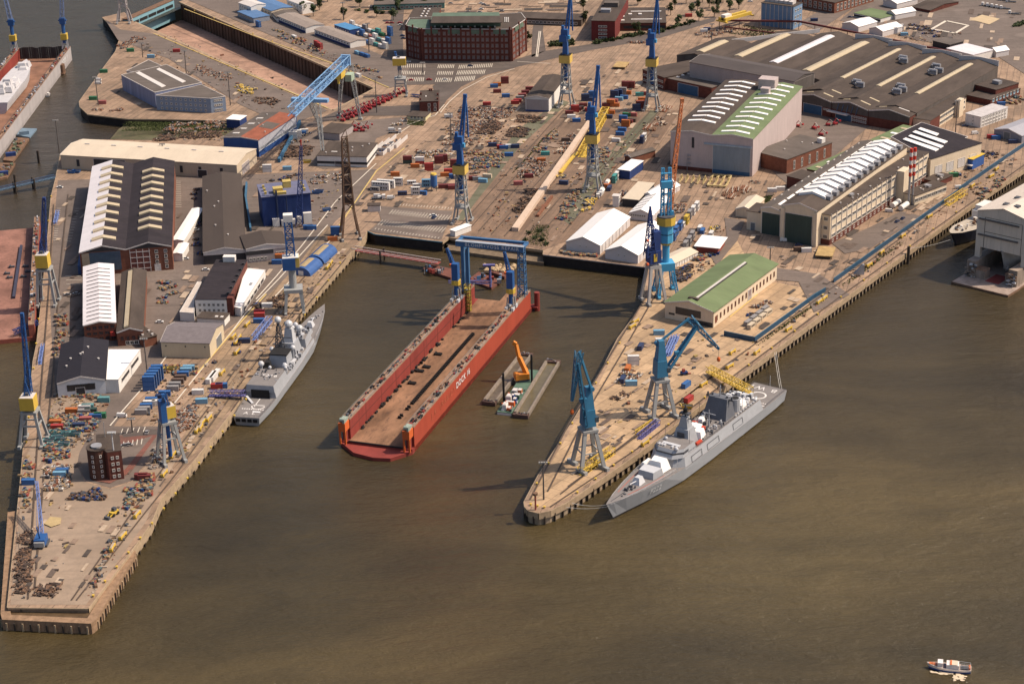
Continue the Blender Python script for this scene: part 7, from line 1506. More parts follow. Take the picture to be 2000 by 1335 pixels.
pal={'steel':[c_rust,m_rust,n_dark,M('heap_grey',(.24,.205,.18)),M('heap_rust',(.20,.085,.05),.85,.3),M('heap_pale',(.38,.31,.25))],'crate':[M('heap_pale',0),M('heap_grey',0),m_whitew,M('crate_wood',(.30,.20,.11),.85,.3),n_dark,M('heap_rust',0)],'mixed':[M('heap_grey',0),M('heap_pale',0),M('heap_dark',(.07,.05,.042),.85,.3),n_dark,n_dark,c_rust,c_rust,M('heap_rust',0),M('crate_wood',0),M('crate_wood',0),m_bluew,M('heap_dim_yellow',(.36,.26,.10)),M('heap_red',(.26,.06,.045)),M('heap_teal',(.08,.14,.15))],'pipe':[M('heap_rust',0),M('heap_pale',0),c_rust],'brown':[M('heap_dark',(.07,.05,.042),.85,.3),M('heap_dark',0),c_rust],'yellow':[c_yel,c_ylt,M('heap_pale',0),n_dark],'dark':[n_dark,M('heap_dark',0),m_bluew,c_rust]}
HM={}
def heap_mesh(kind,v,s):
 k=(kind,v,s)
 if k in HM:return HM[k]
 r=random.Random(kind+str(v));mb=MB();P=pal[kind]
 if kind=='pipe':
  for i in range(7):y=-s*.4+s*.13*i;L=s*r.uniform(.9,1.4);x=r.uniform(-.6,.6);mb.tube((x-L/2,y,.35),(x+L/2,y,.35),.33,7,r.choice(P))
  for i in range(4):y=-s*.28+s*.15*i;L=s*r.uniform(.8,1.2);mb.tube((-L/2,y,.95),(L/2,y,.95),.33,7,r.choice(P))
 else:
  for i in range(20 if kind!='crate' else 14):
   x,y=r.uniform(-s,s)*.5,r.uniform(-s,s)*.5;c=r.choice(P)
   t=r.random()
   if kind in('steel','brown')and t<.65:a=r.choice((0,0,.15,1.57,1.5));L=r.uniform(1.5,s*.8);mb.beam((x-math.cos(a)*L/2,y-math.sin(a)*L/2,r.uniform(.15,.9)),(x+math.cos(a)*L/2,y+math.sin(a)*L/2,r.uniform(.15,.9)),r.uniform(.25,.7),r.uniform(.25,.6),c)
   elif t<.75:mb.cbox(x,y,0,r.uniform(.6,2.2),r.uniform(.6,1.8),r.uniform(.4,1.5),r.choice((0,.05,1.57,.4)),c)
   else:mb.tube((x,y,0),(x,y,r.uniform(.5,1.3)),r.uniform(.3,.7),8,c)
 HM[k]=mb.mesh(kind+'_heap');return HM[k]
DESC={'steel':('scrap_heap','rusty scrap heap','scrap heap'),'crate':('crate_heap','pale crate heap','crate heap'),'mixed':('goods_heap','mixed goods heap','goods heap'),'pipe':('pipe_stack','pipe stack','pipe stack'),'brown':('steel_stack','dark steel stack','steel stack'),'yellow':('frame_heap','yellow frame heap','frame heap'),'dark':('parts_heap','dark parts heap','goods heap')}
def scatter(kind,quad,nx,ny,place,s=4.5,ax='s',fill=.92):
 if nx*ny>5:nx,ny=round(nx*1.22),round(ny*1.2)
 P=[G(*q)for q in quad]
 for j in range(ny):
  for i in range(nx):
   if R.random()>fill:continue
   u,v=(i+.5+R.uniform(-.3,.3))/nx,(j+.5+R.uniform(-.3,.3))/ny
   p=lerp(lerp(P[0],P[1],u),lerp(P[3],P[2],u),v);nm,ds,ct=DESC[kind]
   o=ob(nm,heap_mesh(kind,R.randrange(5),s),None,(p.x,p.y,Q+.03),AX[ax]+R.choice((0,math.pi))+R.uniform(-.12,.12));sc_=R.uniform(.75,1.15);o.scale=(sc_,sc_,sc_*R.uniform(.8,1.2))
   tagp(o,ds,place,ct,'heaps of goods in the yards')
for a in[('steel',[(905,210),(1005,213),(990,232),(893,234)],9,3,'in the plot left of the slipway shed',5),('steel',[(893,236),(950,236),(925,262),(880,264)],6,4,'beside the white truck bodies',5),('brown',[(952,236),(985,237),(965,262),(930,262)],4,4,'on the dark plot by the track',5),('brown',[(1020,226),(1062,228),(1046,240),(1008,240)],4,2,'below the slipway shed',6),('brown',[(1000,250),(1032,252),(1020,268),(990,268)],4,3,'on the square plot below the slipway shed',6),('steel',[(868,268),(925,268),(915,288),(866,286)],6,2,'left of the upper blue containers',5),('mixed',[(905,296),(985,298),(972,330),(915,332)],8,4,'left of the slipway track',4.5),('crate',[(815,296),(890,290),(880,310),(800,312)],7,2,'in the plot behind the red containers',5),('steel',[(895,335),(960,330),(945,345),(905,344)],4,1,'near the yellow crane house',4),('mixed',[(1075,262),(1090,262),(1060,300),(1035,300)],2,5,'along the left edge of the slipway',5),('steel',[(1035,305),(1070,322),(1045,345),(1002,350)],4,3,'on the slipway left of the pale wall',5),('steel',[(1110,262),(1128,262),(1100,300),(1085,300)],2,4,'against the upper part of the pale slipway wall',5),('brown',[(1036,368),(1056,370),(1028,418),(1000,420)],2,6,'in the dark row left of the pale slipway wall',6),('yellow',[(1095,342),(1105,345),(1092,352),(1083,348)],2,1,'at the foot of the yellow gangway',4),('pipe',[(1045,412),(1066,396),(1070,402),(1050,420)],2,1,'right of the pale slipway wall',7),('mixed',[(1105,385),(1130,372),(1120,405),(1085,440)],2,7,'along the right slipway rail',5),('mixed',[(1168,292),(1192,285),(1180,318),(1160,322)],3,3,'right of the yellow gangway stair',5),('yellow',[(1152,385),(1166,386),(1150,412),(1136,412)],2,3,'above the left white tent',5),('pipe',[(1290,205),(1312,210),(1300,222),(1278,215)],2,2,'right of the crane before the factory',7),('pipe',[(1265,240),(1285,240),(1275,258),(1258,258)],2,2,'on the apron left of the pink hall',7),('steel',[(1285,228),(1300,228),(1292,250),(1278,250)],2,2,'on the apron left of the pink hall',5),('steel',[(1200,400),(1225,362),(1230,366),(1208,404)],1,4,'left of the flat beige shelter',5),('steel',[(1318,398),(1342,394),(1332,415),(1308,420)],2,3,'below the light blue crane boom',5),('pipe',[(1415,378),(1450,366),(1462,372),(1424,388)],3,2,'in front of the works hall',8),('steel',[(1465,350),(1492,352),(1488,360),(1462,358)],2,1,'by the brown boiler house',6),('mixed',[(1100,492),(1165,500),(1163,504),(1098,496)],8,1,'in front of the left white tent',3),('mixed',[(1370,478),(1410,470),(1398,498),(1355,512)],5,3,'around the white canopy',4.5),('dark',[(1322,528),(1350,518),(1345,548),(1318,550)],3,3,'above the green roofed hall',4.5),('yellow',[(1385,440),(1405,438),(1408,455),(1395,456)],2,1,'at the rounded corner beyond the cabins',5),('mixed',[(100,815),(195,805),(180,838),(100,852)],11,4,'in the yard before the black roofed hall',4),('mixed',[(92,868),(135,858),(130,900),(90,905)],4,3,'beside the teal skips',4),('crate',[(90,912),(135,910),(136,955),(88,960)],4,5,'in the plot behind the crawler crane',4),('mixed',[(50,890),(62,890),(55,995),(42,995)],1,8,'along the west pier edge',3.5),('brown',[(42,1050),(60,1030),(55,1160),(34,1160)],2,9,'left of the crawler crane',5),('dark',[(142,966),(205,955),(200,978),(140,974)],4,2,'on the sandy middle of the west pier',4.5),('brown',[(76,1150),(110,1142),(108,1164),(74,1160)],2,2,'near the south edge of the west pier',5),('mixed',[(205,1070),(240,1040),(200,1120),(165,1165)],1,7,'along the east rails of the west pier',2.6),('mixed',[(250,950),(300,925),(295,965),(235,1005)],3,4,'between the pier loop and the crane rail',3.4),('steel',[(345,808),(385,788),(372,830),(345,850)],4,4,'right of the brick pilot house',4.2),('crate',[(300,880),(328,862),(318,905),(296,918)],2,4,'under the pilot house crane',4),('mixed',[(112,765),(205,772),(195,780),(108,775)],9,1,'before the black roofed hall front',3.4),('mixed',[(110,615),(128,612),(126,690),(106,695)],2,7,'on the road beside the brick halls',3.4),('dark',[(372,362),(386,362),(395,500),(382,502)],1,9,'along the west wall of the brown hall',4),('dark',[(395,660),(430,655),(425,720),(400,725)],1,2,'by the cream store',3),('mixed',[(295,715),(400,715),(375,735),(300,730)],8,2,'in front of the cream store',4),('mixed',[(310,548),(340,545),(345,585),(312,600)],3,3,'east of the old brick hall',4),('dark',[(482,612),(520,560),(528,565),(495,612)],1,5,'beside the long white shed',4),('brown',[(528,585),(556,575),(552,600),(524,606)],3,2,'under the column crane',5),('dark',[(452,665),(470,655),(470,700),(448,706)],1,2,'on the quay near the west frigate',4),('steel',[(340,240),(440,236),(430,252),(310,262)],9,2,'on the weedy bank behind the cream hall',5.5),('brown',[(310,264),(432,256),(430,268),(300,276)],9,2,'on the dump behind the cream hall',6),('dark',[(520,350),(600,330),(606,340),(525,362)],5,1,'behind the blue paint hall',5),('brown',[(555,285),(610,285),(600,305),(548,308)],5,3,'between the cream hall and the depot shed',5.5),('crate',[(562,262),(608,255),(606,280),(556,285)],4,2,'behind the depot shed',5),('crate',[(620,340),(690,335),(670,355),(600,362)],6,2,'in front of the depot shed',4.5),('dark',[(735,290),(770,278),(745,300),(728,312)],3,2,'at the east wall of the depot shed',5),('crate',[(762,240),(795,232),(792,245),(760,250)],3,1,'beside the yellow gatehouse',5),('steel',[(230,88),(262,72),(285,78),(240,98)],4,2,'at the gate end of the island',6),('yellow',[(462,168),(500,172),(490,186),(458,180)],3,2,'on the island behind the blue hall',6),('brown',[(500,188),(545,195),(540,210),(495,202)],3,2,'on the island near the gantry crane',5),('steel',[(385,125),(455,150),(448,162),(380,138)],6,2,'along the inner road of the island',5),('steel',[(180,208),(240,214),(238,220),(178,216)],5,1,'at the south tip of the island',5),('mixed',[(525,50),(600,80),(640,112),(545,75)],9,2,'on the road above the dry dock',5),('mixed',[(690,125),(745,140),(740,148),(685,132)],5,1,'on the dock road near the small crane',6),('steel',[(1210,80),(1262,78),(1262,88),(1210,90)],4,1,'on the apron below the office hedge',6),('steel',[(1360,66),(1420,52),(1440,60),(1370,78)],5,2,'by the overhead crane',6),('mixed',[(1840,330),(1880,318),(1870,345),(1850,352)],3,2,'at the far end of the cream works',4.5),('dark',[(1895,290),(1950,300),(1940,312),(1890,300)],4,2,'on the broken ground near the blue quay wall',5),('mixed',[(1900,385),(1960,345),(1968,350),(1908,395)],2,5,'along the quay behind the cream shed',4),('dark',[(1780,42),(1840,60),(1830,75),(1770,60)],5,2,'at the edge of the asphalt lot',5),('mixed',[(1960,190),(2000,180),(2000,200),(1970,208)],3,2,'at the east edge by the service road',5),('brown',[(1200,772),(1228,764),(1226,778),(1198,782)],2,1,'on the pier left of the reaching crane',5),('crate',[(1206,726),(1256,730),(1240,740),(1208,752)],3,2,'beside the orange box on the pier',4.5),('dark',[(1430,628),(1470,610),(1475,616),(1436,634)],4,1,'beside the pale cabins by the green roofed hall',4),('steel',[(1470,598),(1500,588),(1505,596),(1476,606)],3,1,'behind the pale cabins',4)]:scatter(*a)
lr=random.Random(33);mb=MB();lp=[n_dark,c_rust,M('heap_rust',0),M('heap_pale',0),M('heap_pale',0),M('heap_grey',0),M('crate_wood',0),M('heap_dark',0),M('heap_dark',0),c_rust,M('heap_rust',0),n_dark,M('crate_wood',0),M('heap_grey',0),M('heap_dim_yellow',0),M('heap_dark',0)]
for quad,n in[([(868,208),(1010,208),(960,335),(868,330)],900),([(1005,250),(1110,255),(1060,440),(940,455)],420),([(1110,350),(1270,230),(1240,330),(1080,470)],420),([(100,770),(215,775),(180,860),(95,900)],520),([(40,890),(140,880),(130,1160),(22,1170)],130),([(250,960),(330,890),(190,1150),(165,1170)],160),([(500,345),(690,335),(650,420),(590,450)],260),([(290,710),(420,710),(370,830),(290,830)],240),([(620,500),(676,500),(330,930),(300,920)],330),([(1200,690),(1420,650),(1330,800),(1160,890)],110),([(1420,700),(1980,310),(1990,318),(1440,715)],260),([(1840,320),(1960,290),(1940,330),(1850,360)],150),([(230,80),(330,90),(560,215),(500,215)],260),([(330,240),(470,240),(470,275),(300,275)],260),([(560,70),(700,125),(760,160),(600,105)],220),([(1300,500),(1420,440),(1400,520),(1330,550)],200),([(1740,50),(1880,60),(1870,90),(1760,75)],160),([(325,60),(600,180),(560,200),(320,85)],120)]:
 P=[G(*q)for q in quad]
 for i in range(int(n*.75)):
  u,v=lr.random(),lr.random();p=lerp(lerp(P[0],P[1],u),lerp(P[3],P[2],u),v);s=lr.choice((.4,.5,.7,1.2));mb.cbox(p.x,p.y,Q,s*lr.uniform(.7,2.6),s*lr.uniform(.5,1.1),s*lr.uniform(.3,1.),lr.choice((A_S,-A_S,0,.5)),lr.choice(lp))
o=mb.build('yard_litter');o['kind']='stuff';o['label']='fine litter of small parts scattered over the yards'
def proto(build,name):
 mb=MB();build(mb);return mb.mesh(name)
def put(me,name,spots,desc,place,cat,group,ax=0.,jit=.3,z=Q+.03,zf=None):
 for s in spots:
  p=G(s[0],s[1],z);o=ob(name,me,None,(p.x,p.y,z),(AX[ax]if isinstance(ax,str)else ax)+R.uniform(-jit,jit)+(s[2]if len(s)>2 else 0));tagp(o,desc,place,cat,group)
def car_b(c,van=False):
 def f(mb):
  b=M('car_'+c.replace(' ','_'),CC[c],.3,.05,dirt=.08);L,h=(5.2,1.25)if van else(4.4,.75)
  mb.cbox(0,0,.32,L,1.8,h-.1,0,b,.97,.94)
  if van:mb.cbox(-.35,0,.2+h,L*.84,1.7,.75,0,b,.9,.88);mb.cbox(1.7,0,1.3,1.2,1.62,.6,0,m_glass,.6,.9)
  else:mb.cbox(-.2,0,.22+h,2.6,1.66,.58,0,m_glass,.72,.82);mb.cbox(-.25,0,.8+h,1.7,1.3,.05,0,b)
  for x in(-L*.3,L*.3):
   for y in(-.82,.82):mb.tube((x,y-.1,.34),(x,y+.1,.34),.34,10,n_blk)
 return f
CARS={c:proto(car_b(c),'parked_car')for c in('white','grey','navy blue','red','brown')};VAN=proto(car_b('white',True),'parked_van')
def cars(c,spots,place,ax=0.):put(CARS[c],'parked_car',spots,f'small {c} car parked',place,'car','cars parked in the yard',ax,.05)
cars('white',[(117,367),(846,422)],'beside painted bays','wp');cars('navy blue',[(848,426),(1763,428),(1752,434)],'on the open yard','r');cars('grey',[(287,846,1.57),(245,871),(252,870)],'in the small brick car park',0.);cars('grey',[(132,577),(149,575)],'on the road west of the white ribbed roof','wp');cars('white',[(312,630),(402,528),(383,450),(362,506)],'on the lanes among the west halls')
cars('red',[(803,158),(838,157)],'before the brick office block');cars('white',[(869,157),(797,122)],'before the brick office block');cars('navy blue',[(918,130)],'before the brick office block')
cars('grey',[(914,24),(937,25),(980,23),(880,8),(945,10)],'in the sandy top car park');cars('white',[(940,19),(940,8),(1465,4),(782,50)],'near the top edge');cars('red',[(757,46),(765,46),(781,46)],'on the road left of the brick block');cars('navy blue',[(786,71),(788,76)],'by the corner of the brick block')
put(VAN,'parked_van',[(238,814),(731,371),(737,385),(745,388),(763,388),(1904,262),(1872,368),(1736,414),(765,255),(1532,471)],'white van parked','on the yard','van','vans parked in the yard','e',.3);cars('navy blue',[(1885,247),(1660,35),(1560,480)],'beside a shed in the east yard');put(VAN,'parked_van',[(192,158),(192,164)],'white van parked','at the west rim of the island','van','vans parked in the yard','e',.1)
def truck(mb):mb.cbox(2.6,0,.6,2.2,2.4,2.6,0,m_whitew,.9,.95);mb.cbox(3.3,0,1.8,.9,2.1,.9,0,m_glass,.9,.9);mb.box(-5.5,1.4,-1.1,1.1,.7,1.1,n_dark);[mb.tube((x,y-.2,.5),(x,y+.2,.5),.5,10,n_blk)for x in(-4.6,-3.3,2.6)for y in(-1,1)]
TR=proto(truck,'lorry');put(TR,'lorry',[(1925+i*9,12+i*1.6)for i in range(5)]+[(1978,28),(1960,2),(1972,5)],'white cabbed lorry parked','on the asphalt lot','lorry','lorries on the asphalt lot','sp',.1);put(TR,'lorry',[(774,260),(742,389),(1160,387)],'white cabbed lorry parked','on the yard road','lorry','lorries on the yard roads','e',.2)
def picker(mb):
 c=M('lift_red',(.33,.025,.03),.5,.15);mb.cbox(0,0,.5,3.4,2,1.3,0,c);[mb.tube((x,y-.2,.5),(x,y+.2,.5),.5,8,n_blk)for x in(-1.2,1.2)for y in(-1,1)];mb.beam((-1.2,.2,1.8),(1.0,.2,4.8),.5,mat=c);mb.beam((1.0,.2,4.8),(3.6,.2,2.6),.4,mat=M('lift_grey',(.4,.36,.34)));mb.cbox(4.1,.2,1.9,1.2,1.6,1.1,0,c)
PK=proto(picker,'boom_lift');sp=[(674+8.2*i+R.uniform(-2,2),229-3.4*i+R.uniform(-2,2))for i in range(15)]+[(670+9*i,237-3.6*i)for i in range(6)]+[(713+9*i,218-4.2*i)for i in range(6)]
put(PK,'boom_lift',sp,'dark red boom lift','in the row at the dock end','boom lift','red boom lifts in rows','sp',.2);put(PK,'boom_lift',[(695,257),(702,252),(708,257),(716,250),(690,248)],'dark red boom lift','by the gantry crane leg','boom lift','red boom lifts in rows','e',.6);put(PK,'boom_lift',[(1603,265),(1590,252),(1617,246),(1631,244),(1566,293),(1557,248)],'red lifting platform','on the asphalt yard before the factory','boom lift','lifts in the factory yard',0.,1.)
put(proto(lambda mb:(mb.cbox(0,0,.5,3.6,2.2,1.2,0,m_bluew),mb.cbox(-.3,0,1.7,1.4,1.6,1.4,0,M('heap_red',0)),mb.beam((1.6,0,.6),(3.6,0,.3),1.2,.3,M('heap_red',0)),[mb.tube((x,y-.2,.6),(x,y+.2,.6),.6,8,n_blk)for x in(-1.2,1.2)for y in(-1.1,1.1)]),'fork_lift'),'fork_lift',[(1336,731)],'red fork lift truck','on the pier deck under the reaching crane','fork lift',None,0.)
def loader(mb):mb.cbox(0,0,.8,4.4,2.2,1.4,0,c_yel);mb.cbox(-.3,0,2.2,1.8,1.8,1.5,0,n_dark,.9,.9);mb.beam((2,-.8,1.5),(4,-.8,.6),.4,mat=c_yel);mb.beam((2,.8,1.5),(4,.8,.6),.4,mat=c_yel);mb.cbox(4.6,0,.1,1.2,2.8,1.2,0,n_dark);[mb.tube((x,y-.3,.8),(x,y+.3,.8),.8,10,n_blk)for x in(-1.4,1.4)for y in(-1.1,1.1)]
put(proto(loader,'wheel_loader'),'wheel_loader',[(223,1005)],'yellow wheel loader','on the bare west pier ground','wheel loader',None,-2.1,0)
def skip(c):return lambda mb:(mb.solid([(-2.2,-1,.1),(2.2,-1,.1),(2.2,1,.1),(-2.2,1,.1),(-2.8,-1.3,1.9),(2.8,-1.3,1.9),(2.8,1.3,1.9),(-2.8,1.3,1.9)],[(0,3,2,1),(0,1,5,4),(1,2,6,5),(2,3,7,6),(3,0,4,7)],cm(c)),mb.poly([(-2.5,-1.15,1.4),(2.5,-1.15,1.4),(2.5,1.15,1.4),(-2.5,1.15,1.4)],n_dark))
put(proto(skip('turquoise'),'skip'),'skip',[(102,849),(109,847),(117,849),(96,864),(104,870),(114,873),(120,861),(108,860),(132,850),(139,848),(147,850),(98,876),(126,869),(113,856)],'turquoise open skip','by the west crane foot','skip','turquoise skips',0.,.3);put(proto(skip('blue'),'skip'),'skip',[(618,378),(624,376),(638,412),(150,337),(140,338),(212,521)],'blue open skip','among the west halls','skip','blue skips','e',.3);put(proto(skip('yellow'),'skip'),'skip',[(330,724),(338,723),(1342,797),(600,318)],'yellow open skip','in the yard','skip','yellow skips','e',.3)
def trestle(mb):mb.box(-3,3,-.7,.7,1.0,2.0,c_yel);[mb.box(x-.2,x+.2,-.9,.9,0,1,c_yel)for x in(-2.4,2.4)];mb.box(-2.6,2.6,-.4,.4,2.,2.3,M('heap_pale',0))
TS=proto(trestle,'mooring_trestle')
put(TS,'mooring_trestle',[(385,843),(396,828),(408,820),(392,838),(462,671),(467,662),(463,690),(434,730),(456,660),(321,928),(268,1008),(240,1050),(220,1073),(338,891),(646,516),(640,524),(565,566),(560,572),(573,560),(483,636)],'yellow mooring trestle','on the west quay edge','trestle','yellow trestles on the west quay','w',.1);put(TS,'mooring_trestle',[(1430,690),(1425,718),(1374,753),(1540,645),(1600,592),(1610,585),(1722,495),(1763,463),(1815,425),(1899,365),(1946,332),(1936,346),(1260,868),(1235,640),(1241,630),(1478,690),(1697,520)],'yellow mooring trestle','on the east quay edge','trestle','yellow trestles on the east quay','r',.1)
BO=proto(lambda mb:(mb.tube((0,0,0),(0,0,.7),.35,10,c_yel),mb.tube((0,0,.7),(0,0,1.0),.6,10,c_yel)),'bollard');sp=[]
for a,b,n in(((1110,976),(1430,738),9),((1440,731),(1890,399),10),((1037,965),(1245,612),9),((1030,985),(1070,993),3)):sp+=[(a[0]+(b[0]-a[0])*(i+.5)/n,a[1]+(b[1]-a[1])*(i+.5)/n)for i in range(n)]
put(BO,'bollard',sp,'small yellow bollard','along the rim of the east pier','bollard','yellow bollards on the east pier',0.,1);sp=[(175+(680-175)*(i+.5)/22,1180+(496-1180)*(i+.5)/22+22*math.sin(i/22*3.14))for i in range(22)]+[(98-(98-40)*i/12,385+(960-385)*i/12)for i in range(12)];sp=[s for s in sp]
put(BO,'bollard',[(s[0]-4 if s[0]>100 else s[0]+2,s[1])for s in sp if not(170<s[0]<684)or True],'small yellow bollard','along the rim of the west pier','bollard','yellow bollards on the west pier',0.,1);put(BO,'bollard',[(310+i*34,71+i*14.7)for i in range(10)]+[(380+i*38,22+i*15)for i in range(10)],'small yellow bollard','along the dry dock rim','bollard','yellow bollards at the dry dock',0.,1)
def mast(px,top,label,m=None):
 b=G(*px);h=max(8,zat(px,top)-Q);t=T('floodlight_mast',label,'lamp mast',tuple(b),0,'tall floodlight masts');mb=MB(m or M('mast_dark',(.10,.085,.08)));mb.tube((0,0,0),(0,0,h),.42,8,None,.25);mb.build('pole',t);mb=MB(m or MATS['mast_dark']);mb.box(-2,2,-.3,.3,h,h+.35);[mb.box(x-.4,x+.4,-1.,-.3,h-.5,h+.1,M('lamp_grey',(.4,.38,.36)))for x in(-1.6,-.5,.5,1.6)];mb.build('lamp_head',t)
for px,tp,l in[((116,300),(108,234),'dark floodlight mast at the left end of the long cream hall'),((192,206),(186,150),'dark floodlight mast on the west rim of the island'),((279,112),(277,84),'dark floodlight mast beyond the blue island hall'),((364,144),(360,99),'dark floodlight mast between the blue hall and the dry dock'),((450,206),(446,141),'dark floodlight mast right of the blue office wing'),((320,316),(317,281),'dark floodlight mast before the middle of the long cream hall'),((736,220),(733,153),'dark floodlight mast among the red boom lifts'),((881,275),(878,221),'dark floodlight mast left of the container yard'),((721,103),(719,46),'dark floodlight mast by the cabin jumble'),((671,40),(669,5),'dark floodlight mast behind the cabin jumble'),((1390,83),(1389,47),'pale floodlight mast by the factory corner'),((288,732),(279,660),'dark floodlight mast by the white hall and road'),((1866,259),(1870,196),'dark floodlight mast left of the white cabin block'),((259,845),(257,818),'short lamp mast with an orange lamp by the pier car park'),((826,148),(825,122),'short lamp mast before the brick office block'),((1062,975),(1062,901),'pale lamp mast at the rounded pier tip'),((1504,510),(1503,482),'short lamp mast behind the green roofed hall')]:mast(px,tp,l)
mast((228,934),(217,844),'tall pale floodlight mast in front of the brick pilot house',M('mast_white',(.5,.5,.52)))
t=T('beacon','red navigation beacon post at the rounded pier tip','beacon',tuple(G(1046,995)));mb=MB(M('heap_red',0));mb.tube((0,0,0),(0,0,7.5),.4,8);mb.build('post',t);mb=MB(c_rust);mb.tube((0,0,7.5),(0,0,8.6),1.2,8);mb.build('lantern',t)
def wall_run(name,label,pts,h,w,mat,cat='wall',cap=None):
 P=[G(*p)for p in pts];o=P[0];t=T(name,label,cat,tuple(o));mb=MB(mat)
 for a,b in zip(P,P[1:]):mb.beam(a-o+V(0,0,h/2),b-o+V(0,0,h/2),w,h)
 mb.build('wall',t)
 if cap:
  mb=MB(cap)
  for a,b in zip(P,P[1:]):mb.beam(a-o+V(0,0,h+.1),b-o+V(0,0,h+.1),w+.1,.16)
  mb.build('coping',t)
 return t
fw,fc=M('flood_wall_blue',(.012,.06,.12),.5,.15,.2),M('flood_wall_cap',(.035,.10,.16),.5)
wall_run('flood_wall','blue steel flood wall with an angled end along the pier quay',[(1414,655),(1474,667),(1590,583),(1612,570)],2.6,.4,fw,cap=fc);wall_run('flood_wall','long blue steel flood wall in front of the cream office range',[(1628,552),(1760,457),(1870,378)],2.6,.4,fw,cap=fc);wall_run('flood_wall','blue steel flood wall at the far end of the east quay',[(1873,373),(1975,303),(2060,245)],2.6,.4,fw,cap=fc)
wall_run('slipway_wall','long pale concrete wall running down the middle of the slipway',[(1006,452),(1154,240)],2.6,4.2,M('pale_wall',(.56,.42,.32),.8,.12,.1),'wall');wall_run('beam','long rust brown pipe on the slipway beside the pale wall',[(1050,424),(1078,386)],1.6,1.6,M('heap_rust',0),'pipe');wall_run('beam','yellow steel beams laid along the pale slipway wall',[(1094,340),(1118,310),(1128,300)],1.5,2,c_yel,'beam');wall_run('pipe_bridge','long blue pipe run between the blue hall and the depot',[(545,318),(586,242)],3,1.8,M('pipe_blue',(.05,.13,.22)),'pipe');wall_run('pipe_run','blue pipe run in the lane east of the brown hall',[(482,362),(480,388),(490,452)],2.6,1.2,MATS['pipe_blue'],'pipe')
def truss(name,label,a,b,w,mat,za=0,zb=0,n=10,cat='gangway',c=.3):
 A_,B_=G(*a,Q+za),G(*b,Q+zb);t=T(name,label,cat,tuple(A_));mb=MB(mat);mb.lattice((0,0,w*.5),B_-A_+V(0,0,w*.5),w,w,n,c,c*.6);mb.beam((0,0,.2),B_-A_+V(0,0,.2),w*.8,.2);mb.build('truss',t)
truss('gangway_stair','long yellow lattice gangway stair lying across the slipway',(1136,308),(1183,222),5,c_yel,n=18,c=.6);truss('gangway','yellow lattice gangway from the pier to the big frigate stern',(1383,725),(1466,768),3.2,c_yel,1.5,4.5,14);truss('gangway','yellow lattice gangway lying on the quay by the blue flood wall',(1848,402),(1885,378),3.4,c_yel,n=8);truss('gangway','purple blue gangway from the west quay to the west frigate',(408,772),(478,772),2.6,MATS['derrick_purple'],.5,2,10);truss('gangway','yellow gangway lying at the feet of the pier tip crane',(1133,928),(1196,885),3.4,c_yel,n=9);truss('gangway','blue lattice boom lying on the pier beside the rails',(1248,858),(1285,828),2.6,MATS['derrick_purple'],n=8);truss('gangway','yellow boom lying beside the blue lattice boom',(1243,848),(1275,826),1.8,c_yel,n=8)
for i in range(3):truss('crane_boom',['left blue boom section on the east pier deck','middle blue boom section on the east pier deck','right blue boom section on the east pier deck'][i],(1297+i*5,697-i),(1314+i*5,660-i),1.6,MATS['boom_blue_grey'],n=6,cat='boom')
truss('crane_boom','blue boom sections laid on the west quay beside the frigate',(497,665),(527,627),3,MATS['boom_blue_grey'],n=8,cat='boom');truss('crane_boom','blue boom section on the west road beside the rails',(78,712),(84,676),1.6,MATS['boom_blue_grey'],n=6,cat='boom');truss('crane_boom','blue boom section lying beside the painted bays at the west rail',(108,440),(113,416),2,MATS['boom_blue_grey'],n=6,cat='boom')
cf=M('cradle_cream',(.52,.40,.20),.7,.15)
for i in range(9):
 b=G(1330+i*11.5,352+i*.8);t=T('cradle_frame','x','frame',tuple(b),AX['s'],'ship cradle frames');del t['label'];tagp(t,'cream ship cradle frame','before the pink hall','frame','ship cradle frames');mb=MB(cf);mb.beam((-6,0,.4),(6,0,.4),.7);[mb.beam((x,0,.4),(x*.6,0,3.4),.6)for x in(-5,-1.8,1.8,5)];mb.build('frame',t)
b=G(1405,356);t=T('lifting_frame','large cream rectangular lifting frame lying before the pink hall door','frame',tuple(b),AX['s']);mb=MB(cf)
for x in(-11,11):mb.beam((x,-6,1.2),(x,6,1.2),1.)
for y in(-6,-2,2,6):mb.beam((-11,y,1.2),(11,y,1.2),.8)
for x in(-10,0,10):
 for y in(-5,5):mb.beam((x,y,0),(x,y,1.2),.5)
mb.build('frame',t)
t=T('silo','blue silo with a yellow top among the white cabins','silo',tuple(G(848,372)));mb=MB(m_bluew);mb.tube((0,0,3.4),(0,0,11),2.2,14,M('container_blue',0));mb.tube((0,0,1.6),(0,0,3.4),.6,14,M('container_blue',0),2.2);mb.build('tank',t);mb=MB(c_yel);mb.tube((0,0,11),(0,0,12),2.2,14,None,1.8);mb.build('cap',t);mb=MB(n_dark);[mb.beam((x,y,0),(x,y,4),.3)for x in(-1.6,1.6)for y in(-1.6,1.6)];mb.build('leg_frame',t)
for(px,l)in(((1765,408),'right one of two white tanks at the foot of the cream stair tower'),((1749,403),'left one of two white tanks at the foot of the cream stair tower')):t=T('tank',l,'tank',tuple(G(*px)),AX['r']);mb=MB(m_whitew);mb.tube((-5,0,2),(5,0,2),1.7,14);mb.build('vessel',t);mb=MB(n_dark);mb.box(-3.5,-2.5,-1.2,1.2,0,.8);mb.box(2.5,3.5,-1.2,1.2,0,.8);mb.build('saddle',t)
